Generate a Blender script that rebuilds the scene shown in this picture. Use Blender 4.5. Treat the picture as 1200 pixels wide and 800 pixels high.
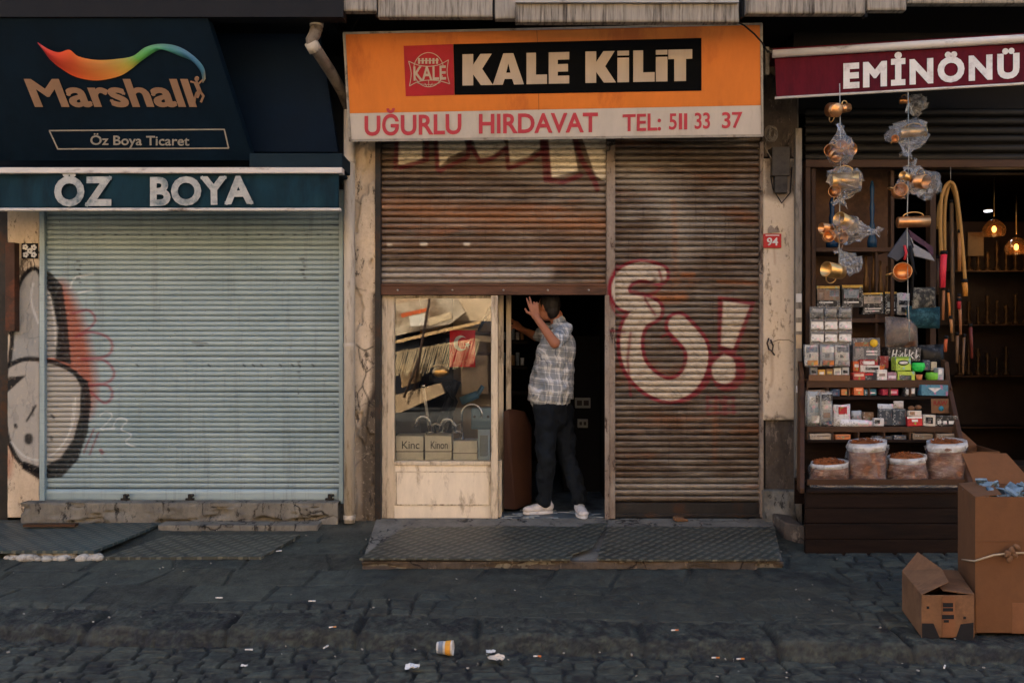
import bpy, bmesh, math, random
import numpy as np
from mathutils import Vector, Matrix, Euler

for o in list(bpy.data.objects):
    bpy.data.objects.remove(o)
random.seed(7)
rng = np.random.default_rng(7)
R = math.radians
SC = bpy.context.scene
COL = SC.collection

# ------------------------------------------------------------ camera
CAMY, CAMZ, FPX = -7.0, 1.45, 1000.0
cd = bpy.data.cameras.new('camera')
cam = bpy.data.objects.new('camera', cd)
COL.objects.link(cam)
cam.location = (0, CAMY, CAMZ)
cam.rotation_euler = (R(90), 0, 0)
cd.sensor_width = 36.0
cd.lens = 36.0 * FPX / 1200.0
cd.clip_start = 0.05
cd.clip_end = 500
SC.camera = cam

# ------------------------------------------------------------ light
SUN_EL, SUN_AZ = 36.0, -20.0          # the sun stands behind the row of shops
wd = bpy.data.worlds.new('World')
SC.world = wd
wd.use_nodes = True
nt = wd.node_tree
bg = nt.nodes['Background']
sky = nt.nodes.new('ShaderNodeTexSky')
sky.sky_type = 'NISHITA'
sky.sun_disc = False
sky.sun_elevation = R(SUN_EL)
sky.sun_rotation = R(SUN_AZ)
sky.air_density = 0.8
sky.dust_density = 5.0
sky.ozone_density = 1.0
nt.links.new(sky.outputs[0], bg.inputs[0])
bg.inputs[1].default_value = 0.13
sl = bpy.data.lights.new('sun', 'SUN')
sl.energy = 2.6
sl.angle = R(0.5)
sl.color = (1.0, 0.93, 0.82)
so = bpy.data.objects.new('sun', sl)
COL.objects.link(so)
sdir = Vector((math.sin(R(SUN_AZ)) * math.cos(R(SUN_EL)), math.cos(R(SUN_AZ)) * math.cos(R(SUN_EL)), math.sin(R(SUN_EL))))
so.rotation_euler = sdir.to_track_quat('Z', 'Y').to_euler()
so.location = (0, 12, 20)
SC.view_settings.view_transform = 'Standard'
SC.view_settings.look = 'None'
SC.view_settings.gamma = 1
SC.view_settings.exposure = 2.4

# ------------------------------------------------------------ measuring helpers
def W(px, py, y):
    d = y - CAMY
    return Vector(((px - 600) * d / FPX, y, CAMZ + (400 - py) * d / FPX))
def X(px, y): return (px - 600) * (y - CAMY) / FPX
def Z(py, y): return CAMZ + (400 - py) * (y - CAMY) / FPX
def lin(c):
    out = []
    for v in c[:3]:
        v = v / 255.0
        out.append(v / 12.92 if v <= 0.04045 else ((v + 0.055) / 1.055) ** 2.4)
    return (out[0], out[1], out[2], 1.0)
class Plane:
    """plane through three measured points"""
    def __init__(s, a, b, c):
        s.o = a
        s.n = (b - a).cross(c - a).normalized()
        if s.n.y > 0: s.n = -s.n            # the normal looks at the street
    def at(s, px, py, off=0.0):
        d = W(px, py, CAMY + 1.0) - Vector((0, CAMY, CAMZ))
        t = (s.o - Vector((0, CAMY, CAMZ))).dot(s.n) / d.dot(s.n)
        return Vector((0, CAMY, CAMZ)) + d * t + s.n * off

# ------------------------------------------------------------ mesh builder
class MB:
    def __init__(s):
        s.v = []; s.f = []; s.m = []; s.sm = []; s.c = None
    def add(s, verts, faces, mi=0, smooth=False):
        b = len(s.v)
        s.v.extend([tuple(p) for p in verts])
        for f in faces:
            s.f.append(tuple(i + b for i in f)); s.m.append(mi); s.sm.append(smooth)
        return s
    def box(s, x0, x1, y0, y1, z0, z1, mi=0):
        vs = [(x, y, z) for x in (x0, x1) for y in (y0, y1) for z in (z0, z1)]
        return s.add(vs, [(0, 1, 3, 2), (4, 6, 7, 5), (0, 4, 5, 1), (2, 3, 7, 6), (0, 2, 6, 4), (1, 5, 7, 3)], mi)
    def pbox(s, px0, px1, py0, py1, y, dep, mi=0):
        """box whose front face, at depth y, was measured in the photo"""
        return s.box(X(px0, y), X(px1, y), y, y + dep, Z(py1, y), Z(py0, y), mi)
    def obox(s, c, size, rot, mi=0):
        M = Euler(rot).to_matrix()
        hx, hy, hz = size[0] / 2, size[1] / 2, size[2] / 2
        vs = [Vector(c) + M @ Vector((x, y, z)) for x in (-hx, hx) for y in (-hy, hy) for z in (-hz, hz)]
        return s.add(vs, [(0, 1, 3, 2), (4, 6, 7, 5), (0, 4, 5, 1), (2, 3, 7, 6), (0, 2, 6, 4), (1, 5, 7, 3)], mi)
    def prism(s, pts, vec, mi=0, smooth=False):
        n = len(pts)
        vec = Vector(vec)
        vs = [Vector(p) for p in pts] + [Vector(p) + vec for p in pts]
        fs = [tuple(range(n)), tuple(range(2 * n - 1, n - 1, -1))]
        fs += [(i, i + n, (i + 1) % n + n, (i + 1) % n) for i in range(n)]
        return s.add(vs, fs, mi, smooth)
    def tube(s, pts, r, n=10, mi=0, smooth=True, caps=True):
        pts = [Vector(p) for p in pts]
        k = len(pts)
        rs = r if isinstance(r, (list, tuple)) else [r] * k
        vs = []; fs = []
        up = None
        for i, p in enumerate(pts):
            t = (pts[min(i + 1, k - 1)] - pts[max(i - 1, 0)]).normalized()
            if up is None:
                up = Vector((0, 0, 1)) if abs(t.z) < 0.9 else Vector((0, 1, 0))
            a = t.cross(up)
            if a.length < 1e-5: a = t.cross(Vector((1, 0, 0)))
            a.normalize(); b = a.cross(t).normalized(); up = b
            for j in range(n):
                an = 2 * math.pi * j / n
                vs.append(p + (a * math.cos(an) + b * math.sin(an)) * rs[i])
        for i in range(k - 1):
            for j in range(n):
                fs.append((i * n + j, i * n + (j + 1) % n, (i + 1) * n + (j + 1) % n, (i + 1) * n + j))
        s.add(vs, fs, mi, smooth)
        if caps:
            b = len(s.v) - len(vs)
            s.f.append(tuple(b + j for j in range(n))[::-1]); s.m.append(mi); s.sm.append(False)
            s.f.append(tuple(b + (k - 1) * n + j for j in range(n))); s.m.append(mi); s.sm.append(False)
        return s
    def lathe(s, prof, o, axis=(0, 0, 1), n=20, mi=0, smooth=True, squash=(1, 1)):
        ax = Vector(axis).normalized()
        a = ax.cross(Vector((0, 1, 0)) if abs(ax.y) < 0.9 else Vector((1, 0, 0))).normalized()
        b = ax.cross(a)
        vs = []; fs = []
        for (r, h) in prof:
            for j in range(n):
                an = 2 * math.pi * j / n
                vs.append(Vector(o) + ax * h + a * (r * squash[0] * math.cos(an)) + b * (r * squash[1] * math.sin(an)))
        for i in range(len(prof) - 1):
            for j in range(n):
                fs.append((i * n + j, i * n + (j + 1) % n, (i + 1) * n + (j + 1) % n, (i + 1) * n + j))
        return s.add(vs, fs, mi, smooth)
    def ball(s, c, r, n=14, m=9, mi=0, rot=None):
        if not isinstance(r, (tuple, list)): r = (r, r, r)
        M = Euler(rot).to_matrix() if rot else Matrix.Identity(3)
        vs = []; fs = []
        for i in range(m + 1):
            th = math.pi * i / m
            th = min(max(th, 0.02), math.pi - 0.02)
            for j in range(n):
                an = 2 * math.pi * j / n
                vs.append(Vector(c) + M @ Vector((r[0] * math.sin(th) * math.cos(an), r[1] * math.sin(th) * math.sin(an), r[2] * math.cos(th))))
        for i in range(m):
            for j in range(n):
                fs.append((i * n + j, (i + 1) * n + j, (i + 1) * n + (j + 1) % n, i * n + (j + 1) % n))
        fs.append(tuple(range(n)))
        fs.append(tuple(m * n + j for j in range(n))[::-1])
        return s.add(vs, fs, mi, True)
    def cap(s, a, b, ra, rb, n=14):
        a = Vector(a); b = Vector(b)
        s.ball(a, ra, n, 8); s.ball(b, rb, n, 8)
        return s.tube([a, b], [ra, rb], n)
    def ribbon(s, pl, pts, w, off=0.003, mi=0, closed=False):
        """flat painted stroke of width w pixels on a plane"""
        P = [Vector(p) for p in pts]
        k = len(P)
        for i in range(k if closed else k - 1):
            a = P[i]; b = P[(i + 1) % k]
            d = (b - a)
            if d.length < 1e-6: continue
            d.normalize(); q = Vector((-d.y, d.x)) * w / 2; e = d * w * 0.18
            s.add([pl.at(*(a - e + q), off), pl.at(*(b + e + q), off), pl.at(*(b + e - q), off), pl.at(*(a - e - q), off)], [(0, 1, 2, 3)], mi)
        return s

def mesh_from(mb, name):
    me = bpy.data.meshes.new(name)
    return me
def build(mb, name, mats, parent=None, org=None, bevel=0, fix=True):
    if not isinstance(mats, (list, tuple)): mats = [mats]
    if org is None:
        org = Vector(parent['_org']) if parent is not None and '_org' in parent else Vector((0, 0, 0))
    me = bpy.data.meshes.new(name)
    me.from_pydata([(v[0] - org.x, v[1] - org.y, v[2] - org.z) for v in mb.v], [], mb.f)
    for m in mats: me.materials.append(m)
    me.polygons.foreach_set('material_index', mb.m)
    me.polygons.foreach_set('use_smooth', mb.sm)
    if fix:
        bm = bmesh.new(); bm.from_mesh(me)
        bmesh.ops.recalc_face_normals(bm, faces=bm.faces)
        bm.to_mesh(me); bm.free()
    if mb.c is None and any(m.get('painted') for m in mats): mb.c = np.zeros((len(mb.v), 4))
    if mb.c is not None:
        at = me.color_attributes.new('paint', 'FLOAT_COLOR', 'POINT')
        at.data.foreach_set('color', np.asarray(mb.c, dtype=np.float32).ravel())
    me.update()
    o = bpy.data.objects.new(name, me)
    COL.objects.link(o)
    if parent is not None:
        o.parent = parent
        o['_org'] = list(org)
    else:
        o.location = org
        o['_org'] = list(org)
    if bevel:
        b = o.modifiers.new('bevel', 'BEVEL'); b.width = bevel; b.segments = 2; b.limit_method = 'ANGLE'; b.angle_limit = R(40)
    return o
def tag(o, label=None, cat=None, group=None, kind=None):
    if label: o['label'] = label
    if cat: o['category'] = cat
    if group: o['group'] = group
    if kind: o['kind'] = kind
    return o
def thing(name, loc, label, cat, group=None):
    o = bpy.data.objects.new(name, None)
    COL.objects.link(o)
    o.location = loc
    o.empty_display_size = 0.1
    o['_org'] = list(loc)
    return tag(o, label, cat, group)
def solo(mb, name, mats, label, cat, group=None, bevel=0, kind=None):
    vs = np.array(mb.v)
    lo = vs.min(0); hi = vs.max(0)
    org = Vector(((lo[0] + hi[0]) / 2, (lo[1] + hi[1]) / 2, lo[2]))
    o = build(mb, name, mats, None, org, bevel)
    return tag(o, label, cat, group, kind)
def copy_tree(o, parent=None):
    c = o.copy(); COL.objects.link(c)
    if parent is not None: c.parent = parent
    for ch in [x for x in COL.objects if x.parent == o]:
        copy_tree(ch, c)
    return c

# ------------------------------------------------------------ noise in numpy
def vnoise(x, y, seed=0):
    xi = np.floor(x).astype(np.int64); yi = np.floor(y).astype(np.int64)
    fx = x - xi; fy = y - yi
    fx = fx * fx * (3 - 2 * fx); fy = fy * fy * (3 - 2 * fy)
    def h(a, b):
        n = (a * 374761393 + b * 668265263 + seed * 974634777) & 0x7fffffff
        n = ((n ^ (n >> 13)) * 1274126177) & 0x7fffffff
        return ((n ^ (n >> 16)) & 0xffff) / 65535.0
    return (h(xi, yi) * (1 - fx) + h(xi + 1, yi) * fx) * (1 - fy) + (h(xi, yi + 1) * (1 - fx) + h(xi + 1, yi + 1) * fx) * fy
def fbm(x, y, seed=0, o=4):
    r = 0; a = 0.5; t = 0
    for i in range(o):
        r = r + a * vnoise(x * 2 ** i, y * 2 ** i, seed + i); t += a; a *= 0.55
    return r / t
def hash1(a, b, seed=0):
    n = (a.astype(np.int64) * 73856093 + b.astype(np.int64) * 19349663 + seed * 83492791) & 0x7fffffff
    n = ((n ^ (n >> 13)) * 1274126177) & 0x7fffffff
    return ((n ^ (n >> 16)) & 0xffff) / 65535.0
def sstep(a, b, x):
    t = np.clip((x - a) / (b - a), 0, 1); return t * t * (3 - 2 * t)

# ------------------------------------------------------------ materials
class NT:
    def __init__(s, name):
        s.m = bpy.data.materials.new(name); s.m.use_nodes = True
        s.t = s.m.node_tree; s.n = s.t.nodes; s.l = s.t.links
        s.b = s.n['Principled BSDF']; s.out = s.n['Material Output']
        s.tc = s.n.new('ShaderNodeTexCoord')
    def lk(s, a, b): s.l.new(a, b)
    def map(s, sc=(1, 1, 1), loc=(0, 0, 0), rot=(0, 0, 0)):
        m = s.n.new('ShaderNodeMapping')
        m.inputs['Scale'].default_value = sc; m.inputs['Location'].default_value = loc; m.inputs['Rotation'].default_value = rot
        s.lk(s.tc.outputs['Object'], m.inputs[0]); return m.outputs[0]
    def noise(s, scale, detail=5, rough=0.6, vec=None, dist=0):
        n = s.n.new('ShaderNodeTexNoise'); n.inputs['Scale'].default_value = scale
        n.inputs['Detail'].default_value = detail; n.inputs['Roughness'].default_value = rough; n.inputs['Distortion'].default_value = dist
        s.lk(vec if vec is not None else s.tc.outputs['Object'], n.inputs['Vector']); return n.outputs[0]
    def ramp(s, fac, stops):
        r = s.n.new('ShaderNodeValToRGB'); e = r.color_ramp.elements
        while len(e) < len(stops): e.new(0.5)
        for i, (p, c) in enumerate(stops):
            e[i].position = p; e[i].color = c if isinstance(c, (tuple, list)) else (c, c, c, 1)
        s.lk(fac, r.inputs[0]); return r.outputs[0]
    def mix(s, f, a, b, mode='MIX'):
        m = s.n.new('ShaderNodeMix'); m.data_type = 'RGBA'; m.blend_type = mode
        for v, i in ((f, 0), (a, 6), (b, 7)):
            if isinstance(v, (int, float)): m.inputs[i].default_value = v
            elif isinstance(v, (tuple, list)): m.inputs[i].default_value = v
            else: s.lk(v, m.inputs[i])
        return m.outputs[2]
    def math(s, op, a, b=0.0):
        m = s.n.new('ShaderNodeMath'); m.operation = op
        for v, i in ((a, 0), (b, 1)):
            if isinstance(v, (int, float)): m.inputs[i].default_value = v
            else: s.lk(v, m.inputs[i])
        return m.outputs[0]
    def bump(s, h, st=0.3, d=0.01):
        b = s.n.new('ShaderNodeBump'); b.inputs['Strength'].default_value = st; b.inputs['Distance'].default_value = d
        s.lk(h, b.inputs['Height']); s.lk(b.outputs[0], s.b.inputs['Normal'])
    def col(s, c):
        if isinstance(c, (tuple, list)): s.b.inputs['Base Color'].default_value = c
        else: s.lk(c, s.b.inputs['Base Color'])
    def set(s, rough=0.6, metal=0.0, spec=0.5):
        if isinstance(rough, (int, float)): s.b.inputs['Roughness'].default_value = rough
        else: s.lk(rough, s.b.inputs['Roughness'])
        s.b.inputs['Metallic'].default_value = metal
        s.b.inputs['Specular IOR Level'].default_value = spec
def scl(c, k): return (c[0] * k, c[1] * k, c[2] * k, 1)
_mc = {}
def worn(name, c, rough=0.6, metal=0.0, var=0.25, scale=6, dirt=None, dirt_amt=0.4, stretch=(1, 1, 1), bump=0.15, spec=0.22):
    """a base colour with large and small variation and patches of dirt"""
    if name in _mc: return _mc[name]
    t = NT(name); base = lin(c)
    v = t.map(stretch)
    n1 = t.noise(scale, 6, 0.65, v); n2 = t.noise(scale * 7, 4, 0.7, v)
    cc = t.mix(t.ramp(n1, [(0.3, 0), (0.7, 1)]), scl(base, 1 - var), scl(base, 1 + var * 0.6))
    cc = t.mix(t.math('MULTIPLY', t.ramp(n2, [(0.45, 0), (0.75, 1)]), 0.35), cc, scl(base, 1 - var * 1.5 if var < 0.6 else 0.1))
    if dirt is not None:
        n3 = t.noise(scale * 0.7, 8, 0.72, t.map(stretch, (3.1, 7.7, 1.3)))
        cc = t.mix(t.ramp(n3, [(0.62 - dirt_amt * 0.3, 0), (0.72 - dirt_amt * 0.15, 1)]), cc, lin(dirt))
    t.col(cc); t.set(rough, metal, spec)
    if bump: t.bump(t.math('ADD', n1, t.math('MULTIPLY', n2, 0.6)), bump, 0.01)
    _mc[name] = t.m
    return t.m
def printed(c):
    k = 'printed %d %d %d' % tuple(c[:3])
    if k in _mc: return _mc[k]
    t = NT(k); base = lin(c); lum = sum(base[:3]) / 3
    a = t.ramp(t.noise(1, 2, .5, t.map((70, 70, 330))), [(.56, 0), (.58, 1)])
    b = t.ramp(t.noise(17, 2, .5, t.map((1, 1, 1), (2, 5, 8))), [(.50, 0), (.53, 1)])
    d = t.ramp(t.noise(26, 1, .5, t.map((1, 1, .6), (7, 1, 3))), [(.60, 0), (.615, 1)])
    ink = (.02, .02, .025, 1) if lum > .12 else (.55, .54, .5, 1)
    cc = t.mix(t.math('MULTIPLY', d, .6), base, (min(base[2] * 1.6 + .05, 1), min(base[0] * .8 + .05, 1), min(base[1] + .03, 1), 1))
    cc = t.mix(t.math('MULTIPLY', t.math('MULTIPLY', a, b), .8), cc, ink)
    t.col(cc); t.set(.45, 0, .3); _mc[k] = t.m
    return t.m
def plain(c, rough=0.5, metal=0.0, name=None):
    k = name or 'paint %d %d %d %.1f %.1f' % (c[0], c[1], c[2], rough, metal)
    return worn(k, c, rough, metal, 0.14, 14, bump=0.03)
def glow(name, c, st):
    t = NT(name); t.b.inputs['Emission Color'].default_value = lin(c); t.b.inputs['Emission Strength'].default_value = st
    t.col(lin(c)); return t.m
def glassy(name, tint=(1, 1, 1, 1), rough=0.0, ior=1.5, body=0.0, bodyc=(0.8, 0.8, 0.8, 1), wav=0.0):
    t = NT(name)
    tr = t.n.new('ShaderNodeBsdfTransparent'); tr.inputs[0].default_value = tint
    gl = t.n.new('ShaderNodeBsdfGlossy'); gl.inputs['Roughness'].default_value = rough
    fr = t.n.new('ShaderNodeFresnel'); fr.inputs[0].default_value = ior
    m = t.n.new('ShaderNodeMixShader')
    t.lk(fr.outputs[0], m.inputs[0]); t.lk(tr.outputs[0], m.inputs[1]); t.lk(gl.outputs[0], m.inputs[2])
    res = m
    if body > 0:
        df = t.n.new('ShaderNodeBsdfDiffuse'); df.inputs[0].default_value = bodyc
        tl = t.n.new('ShaderNodeBsdfTranslucent'); tl.inputs[0].default_value = bodyc
        m1 = t.n.new('ShaderNodeMixShader'); t.lk(df.outputs[0], m1.inputs[1]); t.lk(tl.outputs[0], m1.inputs[2]); m1.inputs[0].default_value = 0.35
        m2 = t.n.new('ShaderNodeMixShader')
        nn = t.noise(25, 4, 0.6)
        t.lk(t.math('MULTIPLY', t.ramp(nn, [(0.3, 0.5), (0.7, 1.0)]), body), m2.inputs[0])
        t.lk(m.outputs[0], m2.inputs[1]); t.lk(m1.outputs[0], m2.inputs[2]); res = m2
    if wav > 0:
        b = t.n.new('ShaderNodeBump'); b.inputs['Strength'].default_value = wav; b.inputs['Distance'].default_value = 0.02
        t.lk(t.noise(3.0 if body == 0 else 30, 2, 0.5), b.inputs['Height'])
        t.lk(b.outputs[0], gl.inputs['Normal']); t.lk(b.outputs[0], fr.inputs['Normal'])
    t.lk(res.outputs[0], t.out.inputs[0])
    return t.m

def painted(name, colours, kind):
    """surface with the spray paint of the wall in the 'paint' attribute over its own worn base"""
    t = NT(name)
    at = t.n.new('ShaderNodeAttribute'); at.attribute_name = 'paint'
    if kind == 'rust':
        a = t.noise(2.2, 8, 0.7, t.map((1, 1, 2.2)))
        b = t.noise(9, 8, 0.75, t.map((0.35, 1, 6), (4, 2, 1)))
        c = t.noise(60, 5, 0.7, t.map((0.25, 1, 1)))
        base = t.mix(t.ramp(a, [(0.36, 0), (0.62, 1)]), lin(colours[0]), lin(colours[1]))
        base = t.mix(t.ramp(b, [(0.42, 0), (0.62, 1)]), base, lin(colours[2]))
        o = t.noise(1.6, 7, 0.75, t.map((0.6, 1, 3.0), (9, 1, 5.5)))
        base = t.mix(t.ramp(o, [(0.54, 0), (0.68, 0.8)]), base, lin(colours[3]))
        base = t.mix(t.math('MULTIPLY', t.ramp(c, [(0.48, 0), (0.72, 1)]), 0.4), base, lin((40, 28, 20)))
        vs = t.noise(7, 5, 0.8, t.map((4, 1, 0.22), (1, 5, 2)))
        base = t.mix(t.math('MULTIPLY', t.ramp(vs, [(0.55, 0), (0.68, 1)]), 0.6), base, lin((50, 32, 22)))
        t.set(0.42, 0.3, 0.5)
        wear = t.ramp(t.noise(34, 6, 0.8, t.map((0.4, 1, 1))), [(0.36, 0.35), (0.52, 1)])
        t.bump(t.math('ADD', b, c), 0.25, 0.006)
    elif kind == 'teal':
        a = t.noise(1.1, 6, 0.6, t.map((1, 1, 1.6)))
        b = t.noise(26, 5, 0.75, t.map((0.12, 1, 3)))
        base = t.mix(t.ramp(a, [(0.3, 0), (0.7, 1)]), lin(colours[0]), lin(colours[1]))
        base = t.mix(t.math('MULTIPLY', t.ramp(b, [(0.5, 0), (0.8, 1)]), 0.4), base, lin(colours[2]))
        vs = t.noise(5, 6, 0.8, t.map((3, 1, 0.15), (1, 5, 2)))
        base = t.mix(t.math('MULTIPLY', t.ramp(vs, [(0.52, 0), (0.7, 1)]), 0.4), base, lin((86, 92, 88)))
        sp = t.noise(38, 3, 0.6, t.map((1, 1, 1.4), (7, 3, 3)))
        base = t.mix(t.ramp(sp, [(0.70, 0), (0.73, 0.8)]), base, lin((58, 54, 50)))
        sx = t.n.new('ShaderNodeSeparateXYZ'); t.lk(t.tc.outputs['Object'], sx.inputs[0])
        # rust creeping up from the bottom rail and down from the drum
        rr = t.math('ADD', t.math('MULTIPLY', t.noise(6, 6, 0.8, t.map((2, 1, 0.5), (2, 2, 8))), 0.5), t.math('MULTIPLY', sx.outputs[2], -0.16))
        base = t.mix(t.ramp(rr, [(0.30, 0), (0.36, 0.55)]), base, lin((92, 84, 74)))
        t.set(0.45, 0.15, 0.45)
        wear = t.ramp(t.noise(40, 6, 0.8), [(0.32, 0.5), (0.46, 1)])
        t.bump(b, 0.1, 0.004)
    else:   # plaster
        a = t.noise(3.0, 8, 0.7, t.map((1.6, 1, 0.6)))
        b = t.noise(40, 6, 0.7)
        base = t.mix(t.ramp(a, [(0.34, 0), (0.66, 1)]), lin(colours[0]), lin(colours[1]))
        base = t.mix(t.math('MULTIPLY', t.ramp(b, [(0.5, 0), (0.75, 1)]), 0.45), base, lin(colours[2]))
        c = t.noise(5.5, 9, 0.78, t.map((2.2, 1, 0.8), (3, 3, 9)))
        base = t.mix(t.ramp(c, [(0.56, 0), (0.60, 0.85)]), base, lin(colours[3]))
        cr = t.n.new('ShaderNodeTexVoronoi'); cr.feature = 'DISTANCE_TO_EDGE'; cr.inputs['Scale'].default_value = 2.2
        vv = t.n.new('ShaderNodeMix'); vv.data_type = 'VECTOR'; vv.inputs[0].default_value = 0.16
        nn = t.n.new('ShaderNodeTexNoise'); nn.inputs['Scale'].default_value = 7; nn.inputs['Detail'].default_value = 5; t.lk(t.tc.outputs['Object'], nn.inputs[0])
        t.lk(t.map((1.5, 1, 1)), vv.inputs[4]); t.lk(nn.outputs['Color'], vv.inputs[5]); t.lk(vv.outputs[1], cr.inputs['Vector'])
        crk = t.ramp(cr.outputs[0], [(0.0, 1), (0.018, 0)])
        crk = t.math('MULTIPLY', crk, t.ramp(t.noise(1.9, 3), [(0.5, 0), (0.56, 1)]))
        if kind == 'smooth plaster': crk = t.math('MULTIPLY', crk, 0.0)
        base = t.mix(crk, base, lin((30, 26, 23)))
        t.set(0.9, 0.0, 0.15)
        wear = t.ramp(t.noise(30, 6, 0.8), [(0.30, 0.3), (0.44, 1)])
        h = t.math('SUBTRACT', t.math('ADD', a, t.math('MULTIPLY', b, 0.4)), t.math('MULTIPLY', t.math('ADD', crk, t.ramp(c, [(0.56, 0), (0.6, 1)])), 0.8))
        t.bump(h, 0.5, 0.012)
    t.col(t.mix(t.math('MULTIPLY', at.outputs['Alpha'], wear), base, at.outputs['Color']))
    t.m['painted'] = 1
    return t.m
# ------------------------------------------------------------ spray paint (shapes measured on the wall)
def smooth_pts(pts, n=6):
    P = [np.array(p, float) for p in pts]
    if len(P) < 3: return P
    out = []
    for i in range(len(P) - 1):
        p0 = P[max(i - 1, 0)]; p1 = P[i]; p2 = P[i + 1]; p3 = P[min(i + 2, len(P) - 1)]
        for k in range(n):
            t = k / n
            out.append(0.5 * ((2 * p1) + (-p0 + p2) * t + (2 * p0 - 5 * p1 + 4 * p2 - p3) * t * t + (-p0 + 3 * p1 - 3 * p2 + p3) * t ** 3))
    out.append(P[-1]); return out
def seg_dist(px, py, pts):
    d = np.full(px.shape, 1e9)
    for a, b in zip(pts[:-1], pts[1:]):
        ab = b - a; L = max((ab ** 2).sum(), 1e-9)
        t = np.clip(((px - a[0]) * ab[0] + (py - a[1]) * ab[1]) / L, 0, 1)
        d = np.minimum(d, np.hypot(px - a[0] - t * ab[0], py - a[1] - t * ab[1]))
    return d
def inside(px, py, pts):
    r = np.zeros(px.shape, bool); n = len(pts)
    for i in range(n):
        x0, y0 = pts[i]; x1, y1 = pts[(i + 1) % n]
        if y0 == y1: continue
        c = ((y0 > py) != (y1 > py)) & (px < (x1 - x0) * (py - y0) / (y1 - y0) + x0)
        r ^= c
    return r
def spray(V, layers):
    """V: world vertices on the wall; returns rgba"""
    V = np.asarray(V, float)
    d = 7.0
    px = 600 + V[:, 0] * FPX / d; py = 400 - (V[:, 2] - CAMZ) * FPX / d
    out = np.zeros((len(V), 4))
    for (kind, pts, w, c, al, soft) in layers:
        lo = np.min(np.array(pts), 0) - w - 6; hi = np.max(np.array(pts), 0) + w + 6
        q = (px > lo[0]) & (px < hi[0]) & (py > lo[1]) & (py < hi[1])
        if not q.any(): continue
        x = px[q]; y = py[q]
        if kind == 's':
            dd = seg_dist(x, y, smooth_pts(pts)) - w / 2
        elif kind == 'l':
            dd = seg_dist(x, y, [np.array(p, float) for p in pts]) - w / 2
        else:
            P = smooth_pts(pts + [pts[0]]) if kind == 'p' else [np.array(p, float) for p in pts + [pts[0]]]
            dd = seg_dist(x, y, P); dd = np.where(inside(x, y, P[:-1]), -dd, dd) - w
        a = np.clip(0.5 - dd / soft, 0, 1) * al
        o = out[q]; a0 = o[:, 3]
        na = a + a0 * (1 - a)
        cc = np.array(lin(c)[:3])
        o[:, :3] = (cc[None, :] * a[:, None] + o[:, :3] * (a0 * (1 - a))[:, None]) / np.maximum(na, 1e-6)[:, None]
        o[:, 3] = na; out[q] = o
    return out
def zz(pts): return [(x / 1.95, 230 + y / 1.951) for x, y in pts]
BLK, WHT, ORG, PNK, MRN = (10, 10, 12), (158, 154, 144), (150, 66, 26), (134, 46, 60), (116, 22, 36)
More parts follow.
